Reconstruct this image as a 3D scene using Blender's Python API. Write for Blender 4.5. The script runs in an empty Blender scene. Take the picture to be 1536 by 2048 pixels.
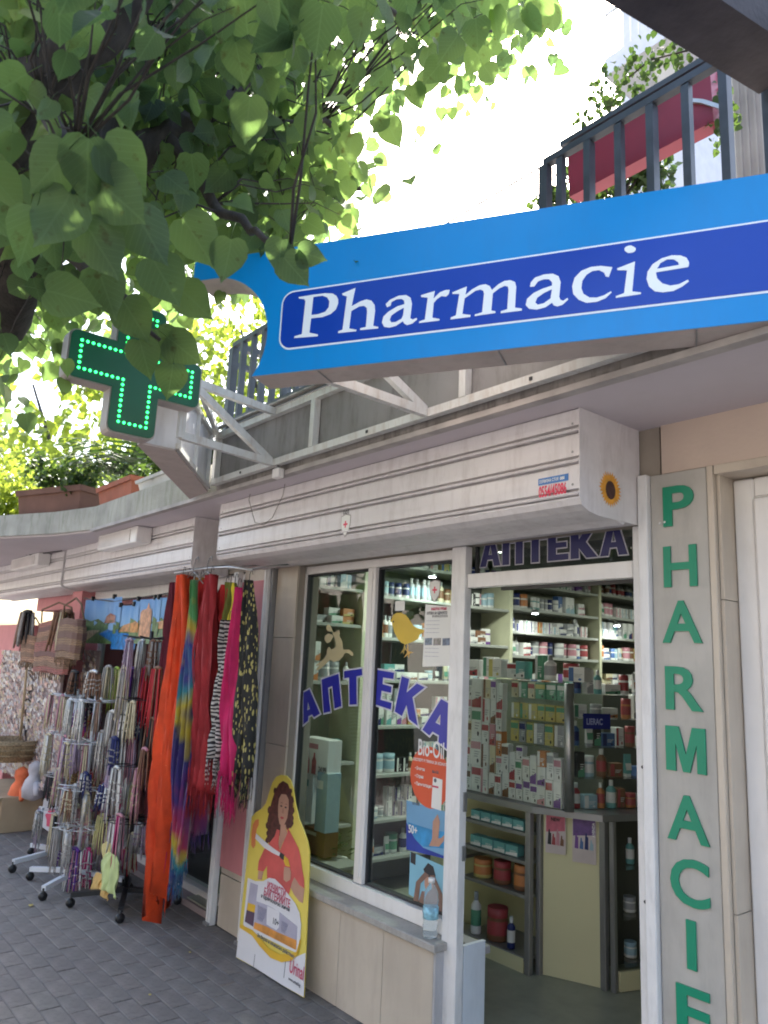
import bpy, math, random
from mathutils import Vector, Matrix
random.seed(7)
R = random.random
U = random.uniform
scene = bpy.context.scene
COL = scene.collection

# ------------------------------------------------------------------ camera, sky, sun, exposure
CAM = Vector((0, 0, 1.62))
RIGHT, UP, FWD = Vector((0.63885, 0.76801, 0.04506)), Vector((0.12073, -0.15793, 0.98004)), Vector((-0.7598, 0.62066, 0.19362))
cd = bpy.data.cameras.new('camera')
cam = bpy.data.objects.new('camera', cd); COL.objects.link(cam)
m = Matrix.Identity(4)
for i in range(3):
    m[i][0], m[i][1], m[i][2], m[i][3] = RIGHT[i], UP[i], -FWD[i], CAM[i]
cam.matrix_world = m
cd.sensor_fit = 'VERTICAL'; cd.sensor_height = 36; cd.lens = 26.78
cd.dof.use_dof = True; cd.dof.focus_distance = 3.4; cd.dof.aperture_fstop = 4.5
cd.clip_start = 0.05; cd.clip_end = 600
scene.camera = cam
SUN_AZ, SUN_EL = math.radians(-38), math.radians(50)      # azimuth from +Y towards +X
world = bpy.data.worlds.new('World'); scene.world = world; world.use_nodes = True
wn = world.node_tree.nodes; wl = world.node_tree.links
sky = wn.new('ShaderNodeTexSky'); sky.sky_type = 'NISHITA'; sky.sun_disc = False
sky.sun_elevation = SUN_EL; sky.sun_rotation = SUN_AZ; sky.dust_density = 4; sky.air_density = 1.2
wn['Background'].inputs[1].default_value = 0.15
wl.new(sky.outputs[0], wn['Background'].inputs[0])
sl = bpy.data.lights.new('sun', 'SUN'); sl.energy = 4.5; sl.angle = math.radians(0.5); sl.color = (1, 0.95, 0.86)
so = bpy.data.objects.new('sun', sl); COL.objects.link(so)
sd = Vector((math.sin(SUN_AZ) * math.cos(SUN_EL), math.cos(SUN_AZ) * math.cos(SUN_EL), math.sin(SUN_EL)))
so.rotation_euler = sd.to_track_quat('Z', 'Y').to_euler(); so.location = sd * 40
scene.view_settings.view_transform = 'Standard'; scene.view_settings.look = 'None'
scene.view_settings.gamma = 1; scene.view_settings.exposure = 2.3
try: scene.view_settings.use_curve_mapping = False
except Exception: pass
scene.render.engine = 'CYCLES'
scene.cycles.filter_width = 1.9
scene.cycles.max_bounces = 10; scene.cycles.transparent_max_bounces = 24
scene.cycles.diffuse_bounces = 5; scene.cycles.transmission_bounces = 8

# ------------------------------------------------------------------ helpers
MATS = {}
def mat(name, col, rough=0.6, metal=0.0, var=0.12, scale=6.0, bump=0.0, bscale=60.0, spec=0.5, stain=None, stretch=(1, 1, 1), emit=None, coords='Object', trans=0.0):
    if name in MATS: return MATS[name]
    mt = bpy.data.materials.new(name); mt.use_nodes = True
    n, l = mt.node_tree.nodes, mt.node_tree.links
    b = n['Principled BSDF']
    b.inputs['Roughness'].default_value = rough; b.inputs['Metallic'].default_value = metal
    b.inputs['Specular IOR Level'].default_value = spec
    c4 = (*col, 1)
    tc = n.new('ShaderNodeTexCoord'); mp = n.new('ShaderNodeMapping'); mp.inputs['Scale'].default_value = stretch
    l.new(tc.outputs[coords], mp.inputs[0])
    b.inputs['Base Color'].default_value = c4
    if var:
        nz = n.new('ShaderNodeTexNoise'); nz.inputs['Scale'].default_value = scale; nz.inputs['Detail'].default_value = 6
        l.new(mp.outputs[0], nz.inputs['Vector'])
        rp = n.new('ShaderNodeValToRGB')
        rp.color_ramp.elements[0].position = 0.3; rp.color_ramp.elements[1].position = 0.7
        rp.color_ramp.elements[0].color = (*[max(0, c * (1 - var)) for c in col], 1)
        rp.color_ramp.elements[1].color = (*[min(1, c * (1 + var)) for c in col], 1)
        l.new(nz.outputs[0], rp.inputs[0]); src = rp.outputs[0]
        if stain:
            n2 = n.new('ShaderNodeTexNoise'); n2.inputs['Scale'].default_value = scale * 2.3; n2.inputs['Detail'].default_value = 9
            n2.inputs['Roughness'].default_value = 0.7
            mp2 = n.new('ShaderNodeMapping'); mp2.inputs['Scale'].default_value = (1.6, 1.6, 0.35); l.new(tc.outputs[coords], mp2.inputs[0]); l.new(mp2.outputs[0], n2.inputs['Vector'])
            r2 = n.new('ShaderNodeValToRGB'); r2.color_ramp.elements[0].position = 0.48; r2.color_ramp.elements[1].position = 0.68
            mx = n.new('ShaderNodeMixRGB'); l.new(n2.outputs[0], r2.inputs[0]); 
            ml = n.new('ShaderNodeMath'); ml.operation = 'MULTIPLY'; ml.inputs[1].default_value = stain[1]
            l.new(r2.outputs[0], ml.inputs[0]); l.new(ml.outputs[0], mx.inputs[0])
            l.new(src, mx.inputs[1]); mx.inputs[2].default_value = (*stain[0], 1); src = mx.outputs[0]
        l.new(src, b.inputs['Base Color'])
    if bump:
        nb = n.new('ShaderNodeTexNoise'); nb.inputs['Scale'].default_value = bscale; nb.inputs['Detail'].default_value = 5
        l.new(mp.outputs[0], nb.inputs['Vector'])
        bp = n.new('ShaderNodeBump'); bp.inputs['Strength'].default_value = bump; bp.inputs['Distance'].default_value = 0.01
        l.new(nb.outputs[0], bp.inputs['Height']); l.new(bp.outputs[0], b.inputs['Normal'])
    if emit:
        b.inputs['Emission Color'].default_value = (*emit[0], 1); b.inputs['Emission Strength'].default_value = emit[1]
    if trans:
        b.inputs['Transmission Weight'].default_value = trans
    MATS[name] = mt
    return mt

def glass_mat(name, tint=(0.92, 0.97, 0.95), rough=0.0, refl=1.0):
    if name in MATS: return MATS[name]
    mt = bpy.data.materials.new(name); mt.use_nodes = True
    n, l = mt.node_tree.nodes, mt.node_tree.links
    n.remove(n['Principled BSDF'])
    t = n.new('ShaderNodeBsdfTransparent'); t.inputs[0].default_value = (*tint, 1)
    g = n.new('ShaderNodeBsdfGlossy'); g.inputs['Roughness'].default_value = rough; g.inputs[0].default_value = (refl, refl, refl, 1)
    f = n.new('ShaderNodeFresnel'); f.inputs[0].default_value = 1.6
    ge = n.new('ShaderNodeNewGeometry'); su = n.new('ShaderNodeMath'); su.operation = 'SUBTRACT'; su.inputs[0].default_value = 1; l.new(ge.outputs['Backfacing'], su.inputs[1])
    mu = n.new('ShaderNodeMath'); mu.operation = 'MULTIPLY'; l.new(f.outputs[0], mu.inputs[0]); l.new(su.outputs[0], mu.inputs[1])
    mx = n.new('ShaderNodeMixShader'); l.new(mu.outputs[0], mx.inputs[0]); l.new(t.outputs[0], mx.inputs[1]); l.new(g.outputs[0], mx.inputs[2])
    l.new(mx.outputs[0], n['Material Output'].inputs[0])
    MATS[name] = mt
    return mt

def leaf_mat(name, col, tcol, tr=0.45, var=0.35, rough=0.5):
    if name in MATS: return MATS[name]
    mt = bpy.data.materials.new(name); mt.use_nodes = True
    n, l = mt.node_tree.nodes, mt.node_tree.links
    b = n['Principled BSDF']; b.inputs['Roughness'].default_value = rough; b.inputs['Specular IOR Level'].default_value = 0.35
    tc = n.new('ShaderNodeTexCoord'); geo = n.new('ShaderNodeNewGeometry')
    nz = n.new('ShaderNodeTexNoise'); nz.inputs['Scale'].default_value = 2.2; nz.inputs['Detail'].default_value = 3
    l.new(geo.outputs['Position'], nz.inputs['Vector'])
    # veins along the leaf (UV: u across, v along)
    sp = n.new('ShaderNodeSeparateXYZ'); l.new(tc.outputs['UV'], sp.inputs[0])
    ab = n.new('ShaderNodeMath'); ab.operation = 'ABSOLUTE'; l.new(sp.outputs[0], ab.inputs[0])
    vv = n.new('ShaderNodeMath'); vv.operation = 'SUBTRACT'; l.new(sp.outputs[1], vv.inputs[0]); l.new(ab.outputs[0], vv.inputs[1])
    fr = n.new('ShaderNodeMath'); fr.operation = 'MULTIPLY'; fr.inputs[1].default_value = 7.0; l.new(vv.outputs[0], fr.inputs[0])
    f2 = n.new('ShaderNodeMath'); f2.operation = 'PINGPONG'; f2.inputs[1].default_value = 0.5; l.new(fr.outputs[0], f2.inputs[0])
    f3 = n.new('ShaderNodeMath'); f3.operation = 'LESS_THAN'; f3.inputs[1].default_value = 0.05; l.new(f2.outputs[0], f3.inputs[0])
    f4 = n.new('ShaderNodeMath'); f4.operation = 'LESS_THAN'; f4.inputs[1].default_value = 0.018; l.new(ab.outputs[0], f4.inputs[0])
    f5 = n.new('ShaderNodeMath'); f5.operation = 'MAXIMUM'; l.new(f3.outputs[0], f5.inputs[0]); l.new(f4.outputs[0], f5.inputs[1])
    f6 = n.new('ShaderNodeMath'); f6.operation = 'MULTIPLY'; f6.inputs[1].default_value = 0.16; l.new(f5.outputs[0], f6.inputs[0])
    nf = n.new('ShaderNodeTexNoise'); nf.inputs['Scale'].default_value = 38; nf.inputs['Detail'].default_value = 4; l.new(geo.outputs['Position'], nf.inputs['Vector'])
    rf = n.new('ShaderNodeValToRGB'); rf.color_ramp.elements[0].position = .62; rf.color_ramp.elements[1].position = .74; rf.color_ramp.elements[0].color = (1, 1, 1, 1); rf.color_ramp.elements[1].color = (.75, .55, .5, 1); l.new(nf.outputs[0], rf.inputs[0])
    def ramp(c):
        rp = n.new('ShaderNodeValToRGB'); rp.color_ramp.elements[0].position = 0.32; rp.color_ramp.elements[1].position = 0.68
        rp.color_ramp.elements[0].color = (*[x * (1 - var) for x in c], 1)
        rp.color_ramp.elements[1].color = (min(1, c[0] * (1 + var * 1.6)), min(1, c[1] * (1 + var)), c[2], 1)
        l.new(nz.outputs[0], rp.inputs[0])
        mx = n.new('ShaderNodeMixRGB'); l.new(f6.outputs[0], mx.inputs[0]); l.new(rp.outputs[0], mx.inputs[1])
        mx.inputs[2].default_value = (min(1, c[0] * 2.2), min(1, c[1] * 1.9), min(1, c[2] * 2), 1)
        bl = n.new('ShaderNodeMixRGB'); bl.blend_type = 'MULTIPLY'; bl.inputs[0].default_value = 1; l.new(mx.outputs[0], bl.inputs[1]); l.new(rf.outputs[0], bl.inputs[2])
        return bl.outputs[0]
    l.new(ramp(col), b.inputs['Base Color'])
    t = n.new('ShaderNodeBsdfTranslucent'); l.new(ramp(tcol), t.inputs[0])
    ms = n.new('ShaderNodeMixShader'); ms.inputs[0].default_value = tr
    l.new(b.outputs[0], ms.inputs[1]); l.new(t.outputs[0], ms.inputs[2]); l.new(ms.outputs[0], n['Material Output'].inputs[0])
    MATS[name] = mt
    return mt

WL = {}
def tag(o, label=None, cat=None, group=None, kind=None):
    if label: o['label'] = label
    if cat: o['category'] = cat
    if group: o['group'] = group
    if kind: o['kind'] = kind
    return o
def thing(name, loc, label, cat, group=None, kind=None):
    o = bpy.data.objects.new(name, None); COL.objects.link(o); o.location = loc; o.empty_display_size = 0.1
    WL[o.name] = Vector(loc)
    return tag(o, label, cat, group, kind)
def wloc(p):
    return WL.get(p.name, Vector((0, 0, 0))) if p else Vector((0, 0, 0))

class MB:
    def __init__(s): s.v = []; s.f = []; s.mi = []; s.uv = None; s.smooth = []
    def add(s, vs, fs, mi=0, smooth=False):
        o = len(s.v); s.v += [tuple(p) for p in vs]
        for f in fs: s.f.append([i + o for i in f]); s.mi.append(mi); s.smooth.append(smooth)
        return s
    def box(s, x0, x1, y0, y1, z0, z1, mi=0):
        return s.add([(x0, y0, z0), (x1, y0, z0), (x1, y1, z0), (x0, y1, z0), (x0, y0, z1), (x1, y0, z1), (x1, y1, z1), (x0, y1, z1)],
                     [(0, 3, 2, 1), (4, 5, 6, 7), (0, 1, 5, 4), (1, 2, 6, 5), (2, 3, 7, 6), (3, 0, 4, 7)], mi)
    def bbox(s, x0, x1, y0, y1, z0, z1, b=0.004, mi=0):
        # box with chamfered edges
        P = []
        for (X, Y, Z) in [(x, y, z) for x in (0, 1) for y in (0, 1) for z in (0, 1)]:
            x = x1 if X else x0; y = y1 if Y else y0; z = z1 if Z else z0
            sx = -b if X else b; sy = -b if Y else b; sz = -b if Z else b
            P += [(x, y + sy, z + sz), (x + sx, y, z + sz), (x + sx, y + sy, z)]
        def I(X, Y, Z, k): return ((X * 2 + Y) * 2 + Z) * 3 + k
        F = [(I(0,0,0,0), I(0,0,1,0), I(0,1,1,0), I(0,1,0,0)), (I(1,0,0,0), I(1,1,0,0), I(1,1,1,0), I(1,0,1,0)),
             (I(0,0,0,1), I(1,0,0,1), I(1,0,1,1), I(0,0,1,1)), (I(0,1,0,1), I(0,1,1,1), I(1,1,1,1), I(1,1,0,1)),
             (I(0,0,0,2), I(0,1,0,2), I(1,1,0,2), I(1,0,0,2)), (I(0,0,1,2), I(1,0,1,2), I(1,1,1,2), I(0,1,1,2))]
        for X in (0, 1):
            for Y in (0, 1): F.append((I(X,Y,0,0), I(X,Y,1,0), I(X,Y,1,1), I(X,Y,0,1)))
            for Z in (0, 1): F.append((I(X,0,Z,0), I(X,1,Z,0), I(X,1,Z,2), I(X,0,Z,2)))
        for Y in (0, 1):
            for Z in (0, 1): F.append((I(0,Y,Z,1), I(1,Y,Z,1), I(1,Y,Z,2), I(0,Y,Z,2)))
        for X in (0, 1):
            for Y in (0, 1):
                for Z in (0, 1): F.append((I(X,Y,Z,0), I(X,Y,Z,1), I(X,Y,Z,2)))
        return s.add(P, F, mi)
    def prism(s, poly, fn, d0, d1, mi=0):
        # poly: 2-d points; fn(u,v,w) -> world; extruded between w=d0 and w=d1
        n = len(poly)
        vs = [fn(u, v, d0) for u, v in poly] + [fn(u, v, d1) for u, v in poly]
        fs = [tuple(range(n)), tuple(range(2 * n - 1, n - 1, -1))] + [(i, i + n, (i + 1) % n + n, (i + 1) % n) for i in range(n)]
        return s.add(vs, fs, mi)
    def bar(s, a, b, w, h=None, mi=0, up=(0, 0, 1)):
        h = h or w; a = Vector(a); b = Vector(b); d = (b - a).normalized(); u = Vector(up)
        if abs(d.dot(u)) > 0.95: u = Vector((1, 0, 0))
        x = d.cross(u).normalized(); y = x.cross(d)
        vs = []
        for p in (a, b):
            for i, j in ((-1, -1), (1, -1), (1, 1), (-1, 1)): vs.append(p + x * w / 2 * i + y * h / 2 * j)
        return s.add(vs, [(0, 1, 2, 3), (7, 6, 5, 4), (0, 4, 5, 1), (1, 5, 6, 2), (2, 6, 7, 3), (3, 7, 4, 0)], mi)
    def tube(s, pts, r, seg=6, mi=0, cap=True):
        pts = [Vector(p) for p in pts]; n = len(pts); rr = r if isinstance(r, (list, tuple)) else [r] * n
        vs = []; prev = None
        for i, p in enumerate(pts):
            d = (pts[min(i + 1, n - 1)] - pts[max(i - 1, 0)]).normalized()
            x = prev - d * prev.dot(d) if prev else d.cross(Vector((0, 0, 1)) if abs(d.z) < 0.9 else Vector((1, 0, 0)))
            x.normalize(); prev = x; y = d.cross(x)
            for k in range(seg):
                a = 2 * math.pi * k / seg; vs.append(p + (x * math.cos(a) + y * math.sin(a)) * rr[i])
        fs = [(i * seg + k, i * seg + (k + 1) % seg, (i + 1) * seg + (k + 1) % seg, (i + 1) * seg + k) for i in range(n - 1) for k in range(seg)]
        if cap: fs += [tuple(range(seg - 1, -1, -1)), tuple(range((n - 1) * seg, n * seg))]
        return s.add(vs, fs, mi, True)
    def lathe(s, c, prof, seg=12, mi=0, mis=None):
        vs = []; n = len(prof)
        for r, z in prof:
            for k in range(seg):
                a = 2 * math.pi * k / seg; vs.append((c[0] + r * math.cos(a), c[1] + r * math.sin(a), c[2] + z))
        for i in range(n - 1):
            o = [(i * seg + k, i * seg + (k + 1) % seg, (i + 1) * seg + (k + 1) % seg, (i + 1) * seg + k) for k in range(seg)]
            if i == 0: base = len(s.v); s.v += [tuple(p) for p in vs]
            for f in o: s.f.append([q + base for q in f]); s.mi.append(mis[i] if mis else mi); s.smooth.append(True)
        s.f.append([base + k for k in range(seg - 1, -1, -1)]); s.mi.append(mis[0] if mis else mi); s.smooth.append(False)
        s.f.append([base + (n - 1) * seg + k for k in range(seg)]); s.mi.append(mis[-1] if mis else mi); s.smooth.append(False)
        return s
    def mesh(s, name, mats, off=Vector((0, 0, 0))):
        me = bpy.data.meshes.new(name)
        me.from_pydata([(p[0] - off[0], p[1] - off[1], p[2] - off[2]) for p in s.v], [], s.f)
        for mm in (mats if isinstance(mats, (list, tuple)) else [mats]): me.materials.append(mm)
        me.polygons.foreach_set('material_index', s.mi)
        me.polygons.foreach_set('use_smooth', s.smooth)
        if s.uv:
            uvl = me.uv_layers.new(name='uv'); flat = []
            for lp in me.loops: flat += s.uv[lp.vertex_index]
            uvl.data.foreach_set('uv', flat)
        me.update()
        return me
    def build(s, name, mats, parent=None, loc=None, **k):
        off = Vector(loc) if loc is not None else wloc(parent)
        o = bpy.data.objects.new(name, s.mesh(name, mats, off)); COL.objects.link(o)
        if parent is not None: o.parent = parent; WL[o.name] = wloc(parent)
        elif loc is not None: o.location = loc; WL[o.name] = Vector(loc)
        if loc is not None and parent is not None: o.location = Vector(loc) - wloc(parent); WL[o.name] = Vector(loc)
        return tag(o, **k)

def mid(b): return b
def box(name, m_, dims, parent=None, bev=0.0, **k):
    b = MB(); (b.bbox(*dims, b=bev) if bev else b.box(*dims)); return b.build(name, m_, parent, **k)

# flat lettering and print: outlines laid in a plane, filled with their holes
def curve_mesh(name, polys, th):
    cu = bpy.data.curves.new(name, 'CURVE'); cu.dimensions = '2D'; cu.fill_mode = 'BOTH'; cu.extrude = th / 2
    for pl in polys:
        sp = cu.splines.new('POLY'); sp.points.add(len(pl) - 1); sp.use_cyclic_u = True
        for i, p in enumerate(pl): sp.points[i].co = (p[0], p[1], 0, 1)
    o = bpy.data.objects.new(name, cu); me = bpy.data.meshes.new_from_object(o); bpy.data.objects.remove(o); bpy.data.curves.remove(cu)
    return me
def text_mesh(body, size, offset=0.0, th=0.001, xs=1.0, shear=0.0, align='LEFT', spacing=1.0):
    cu = bpy.data.curves.new('text', 'FONT'); cu.body = body; cu.size = size; cu.offset = offset; cu.extrude = th / 2
    cu.shear = shear; cu.align_x = align; cu.space_character = spacing; cu.resolution_u = 4
    o = bpy.data.objects.new('text', cu); me = bpy.data.meshes.new_from_object(o); bpy.data.objects.remove(o); bpy.data.curves.remove(cu)
    for v in me.vertices: v.co.x *= xs
    return me
def place(me, name, m_, fn, parent, w=0.0, rot=0.0, at=(0, 0), **k):
    off = wloc(parent); c, s_ = math.cos(rot), math.sin(rot)
    for v in me.vertices:
        x, y = v.co.x * c - v.co.y * s_ + at[0], v.co.x * s_ + v.co.y * c + at[1]
        v.co = Vector(fn(x, y, v.co.z + w)) - off
    me.materials.clear(); me.materials.append(m_)
    o = bpy.data.objects.new(name, me); COL.objects.link(o)
    if parent is not None: o.parent = parent; WL[o.name] = off
    return tag(o, **k)
def facade(y): return lambda u, v, w: (u, y - w, v)
def inflate(poly, d):
    # mitred offset of an outline
    n = len(poly); A = sum(poly[i - 1][0] * poly[i][1] - poly[i][0] * poly[i - 1][1] for i in range(n)); s_ = 1 if A > 0 else -1
    out = []
    for i in range(n):
        p0, p1, p2 = Vector(poly[i - 1]), Vector(poly[i]), Vector(poly[(i + 1) % n])
        a, b = (p1 - p0).normalized(), (p2 - p1).normalized()
        na, nb = Vector((a.y, -a.x)) * s_, Vector((b.y, -b.x)) * s_
        k = na + nb; q = k / max(0.35, (1 + na.dot(nb)))
        out.append(tuple(p1 + q * d))
    return out
GLYPHS={'P': [[(0.169,0.261),(0.219,0.262),(0.268,0.261),(0.295,0.256),(0.309,0.246),(0.316,0.233),(0.317,0.218),(0.31,0.198),(0.292,0.184),(0.263,0.177),(0.221,0.178),(0.218,0.127),(0.25,0.117),(0.25,0.111),(0.163,0.115),(0.164,0.121),(0.191,0.125),(0.196,0.242),(0.191,0.251),(0.17,0.256)],[(0.224,0.254),(0.258,0.254),(0.276,0.245),(0.285,0.23),(0.284,0.209),(0.272,0.194),(0.246,0.189),(0.221,0.189)]],'h': [[(0.33,0.251),(0.376,0.264),(0.366,0.201),(0.398,0.214),(0.418,0.218),(0.436,0.211),(0.447,0.195),(0.45,0.174),(0.446,0.123),(0.464,0.117),(0.463,0.112),(0.401,0.114),(0.402,0.12),(0.421,0.122),(0.423,0.173),(0.421,0.188),(0.41,0.197),(0.393,0.197),(0.366,0.185),(0.362,0.124),(0.388,0.117),(0.387,0.112),(0.324,0.113),(0.324,0.119),(0.339,0.123),(0.348,0.239),(0.332,0.245)]],'a': [[(0.491,0.181),(0.486,0.192),(0.5,0.205),(0.529,0.215),(0.554,0.214),(0.569,0.203),(0.575,0.182),(0.571,0.133),(0.58,0.127),(0.592,0.131),(0.594,0.126),(0.578,0.114),(0.561,0.111),(0.551,0.118),(0.547,0.126),(0.524,0.113),(0.502,0.11),(0.484,0.115),(0.476,0.13),(0.48,0.15),(0.497,0.165),(0.526,0.179),(0.55,0.183),(0.548,0.196),(0.539,0.203),(0.522,0.204),(0.505,0.197),(0.503,0.185)],[(0.549,0.172),(0.527,0.163),(0.507,0.151),(0.502,0.137),(0.508,0.127),(0.523,0.126),(0.542,0.135),(0.547,0.146)]],'r': [[(0.604,0.206),(0.649,0.214),(0.645,0.188),(0.666,0.207),(0.683,0.212),(0.697,0.211),(0.695,0.198),(0.686,0.19),(0.671,0.194),(0.657,0.186),(0.647,0.175),(0.644,0.125),(0.667,0.118),(0.667,0.113),(0.601,0.113),(0.602,0.118),(0.62,0.122),(0.627,0.195),(0.605,0.2)]],'m': [[(0.706,0.201),(0.752,0.214),(0.748,0.186),(0.769,0.202),(0.792,0.212),(0.811,0.213),(0.824,0.205),(0.831,0.191),(0.851,0.207),(0.869,0.215),(0.887,0.215),(0.901,0.207),(0.905,0.192),(0.902,0.124),(0.923,0.118),(0.922,0.112),(0.859,0.112),(0.86,0.118),(0.879,0.122),(0.882,0.186),(0.879,0.196),(0.87,0.199),(0.854,0.194),(0.834,0.18),(0.83,0.124),(0.843,0.12),(0.843,0.115),(0.779,0.113),(0.78,0.118),(0.802,0.122),(0.807,0.182),(0.804,0.193),(0.795,0.198),(0.779,0.196),(0.746,0.176),(0.74,0.125),(0.766,0.118),(0.765,0.112),(0.703,0.112),(0.704,0.118),(0.72,0.123),(0.729,0.193),(0.707,0.196)]],'a2': [[(0.946,0.185),(0.949,0.199),(0.961,0.212),(0.987,0.218),(1.013,0.217),(1.03,0.206),(1.036,0.187),(1.032,0.141),(1.035,0.131),(1.043,0.126),(1.055,0.133),(1.058,0.129),(1.041,0.114),(1.026,0.111),(1.015,0.117),(1.011,0.125),(0.992,0.113),(0.966,0.109),(0.944,0.115),(0.934,0.128),(0.938,0.147),(0.957,0.163),(0.983,0.173),(1.011,0.179),(1.011,0.19),(1.002,0.201),(0.987,0.203),(0.97,0.199),(0.959,0.184)],[(1.011,0.168),(0.987,0.159),(0.968,0.147),(0.962,0.132),(0.97,0.124),(0.987,0.126),(1.007,0.139)]],'c': [[(1.182,0.211),(1.172,0.182),(1.163,0.186),(1.159,0.198),(1.145,0.208),(1.126,0.208),(1.11,0.199),(1.098,0.182),(1.095,0.159),(1.101,0.14),(1.118,0.126),(1.138,0.123),(1.158,0.127),(1.177,0.137),(1.179,0.133),(1.162,0.118),(1.138,0.11),(1.109,0.111),(1.087,0.124),(1.072,0.144),(1.069,0.168),(1.076,0.194),(1.095,0.213),(1.122,0.221),(1.151,0.22)]],'i': [[(1.195,0.205),(1.244,0.219),(1.235,0.128),(1.258,0.122),(1.258,0.117),(1.19,0.115),(1.191,0.12),(1.213,0.126),(1.222,0.195),(1.196,0.2)],[(1.247,0.257),(1.245,0.252),(1.242,0.249),(1.237,0.248),(1.231,0.248),(1.225,0.249),(1.221,0.253),(1.217,0.257),(1.216,0.262),(1.217,0.266),(1.221,0.269),(1.226,0.271),(1.232,0.271),(1.237,0.269),(1.242,0.265),(1.246,0.261)]],'e': [[(1.385,0.184),(1.386,0.194),(1.38,0.208),(1.365,0.218),(1.342,0.222),(1.315,0.217),(1.291,0.203),(1.277,0.182),(1.274,0.16),(1.28,0.137),(1.295,0.12),(1.316,0.114),(1.343,0.114),(1.366,0.124),(1.384,0.137),(1.381,0.142),(1.358,0.132),(1.336,0.131),(1.315,0.141),(1.302,0.158),(1.299,0.177),(1.383,0.18)],[(1.302,0.187),(1.312,0.204),(1.33,0.212),(1.347,0.209),(1.358,0.199),(1.36,0.19)]]}
ARCH=[[[(-3.764,1.448),(-3.645,1.321),(-3.701,1.295),(-3.722,1.31),(-3.76,1.296),(-3.76,1.272),(-3.804,1.247),(-3.823,1.426)],[(-3.772,1.377),(-3.748,1.339),(-3.773,1.328)]],[[(-3.649,1.508),(-3.489,1.547),(-3.446,1.375),(-3.508,1.358),(-3.542,1.478),(-3.582,1.466),(-3.546,1.339),(-3.608,1.326)]],[[(-3.44,1.563),(-3.282,1.582),(-3.276,1.549),(-3.326,1.54),(-3.311,1.394),(-3.374,1.388),(-3.39,1.532),(-3.434,1.525)]],[[(-3.155,1.581),(-3.014,1.571),(-3.019,1.54),(-3.101,1.544),(-3.103,1.51),(-3.03,1.501),(-3.033,1.47),(-3.108,1.477),(-3.114,1.431),(-3.024,1.421),(-3.029,1.388),(-3.171,1.407)]],[[(-2.953,1.556),(-2.898,1.545),(-2.913,1.478),(-2.839,1.526),(-2.781,1.511),(-2.868,1.459),(-2.823,1.327),(-2.886,1.352),(-2.91,1.419),(-2.941,1.363),(-2.997,1.381)]],[[(-2.666,1.463),(-2.61,1.446),(-2.617,1.241),(-2.675,1.267),(-2.672,1.297),(-2.717,1.31),(-2.738,1.29),(-2.788,1.312)],[(-2.667,1.394),(-2.667,1.344),(-2.699,1.353)]]]
DEER=[[(-3.51,1.789),(-3.498,1.769),(-3.507,1.758),(-3.48,1.733),(-3.466,1.712),(-3.467,1.694),(-3.457,1.68),(-3.403,1.681),(-3.368,1.664),(-3.364,1.646),(-3.386,1.651),(-3.413,1.663),(-3.443,1.661),(-3.459,1.641),(-3.494,1.618),(-3.542,1.611),(-3.581,1.62),(-3.611,1.601),(-3.659,1.573),(-3.697,1.557),(-3.711,1.564),(-3.681,1.591),(-3.716,1.579),(-3.714,1.59),(-3.676,1.606),(-3.639,1.625),(-3.616,1.651),(-3.613,1.681),(-3.595,1.692),(-3.574,1.678),(-3.538,1.689),(-3.534,1.711),(-3.542,1.733),(-3.557,1.755),(-3.571,1.769)],[(-3.546,1.769),(-3.572,1.784),(-3.585,1.806),(-3.608,1.821),(-3.633,1.814),(-3.63,1.791),(-3.61,1.78),(-3.584,1.78)],[(-3.57,1.762),(-3.609,1.769),(-3.64,1.754),(-3.641,1.732),(-3.616,1.714),(-3.585,1.721),(-3.568,1.74),(-3.556,1.751)]]
CHICK=[[(-3.068,1.835),(-3.053,1.843),(-3.044,1.863),(-3.019,1.875),(-2.983,1.875),(-2.941,1.861),(-2.91,1.834),(-2.884,1.808),(-2.849,1.794),(-2.803,1.787),(-2.805,1.777),(-2.833,1.763),(-2.841,1.744),(-2.874,1.731),(-2.908,1.721),(-2.937,1.714),(-2.968,1.722),(-3.0,1.743),(-3.028,1.776),(-3.045,1.809),(-3.048,1.823)],[(-2.925,1.714),(-2.917,1.714),(-2.914,1.682),(-2.876,1.676),(-2.905,1.668),(-2.908,1.644),(-2.919,1.663),(-2.948,1.646),(-2.925,1.672)],[(-2.949,1.716),(-2.941,1.716),(-2.936,1.695),(-2.92,1.682),(-2.944,1.686),(-2.949,1.662),(-2.957,1.678),(-2.979,1.665),(-2.954,1.691)]]
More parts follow.
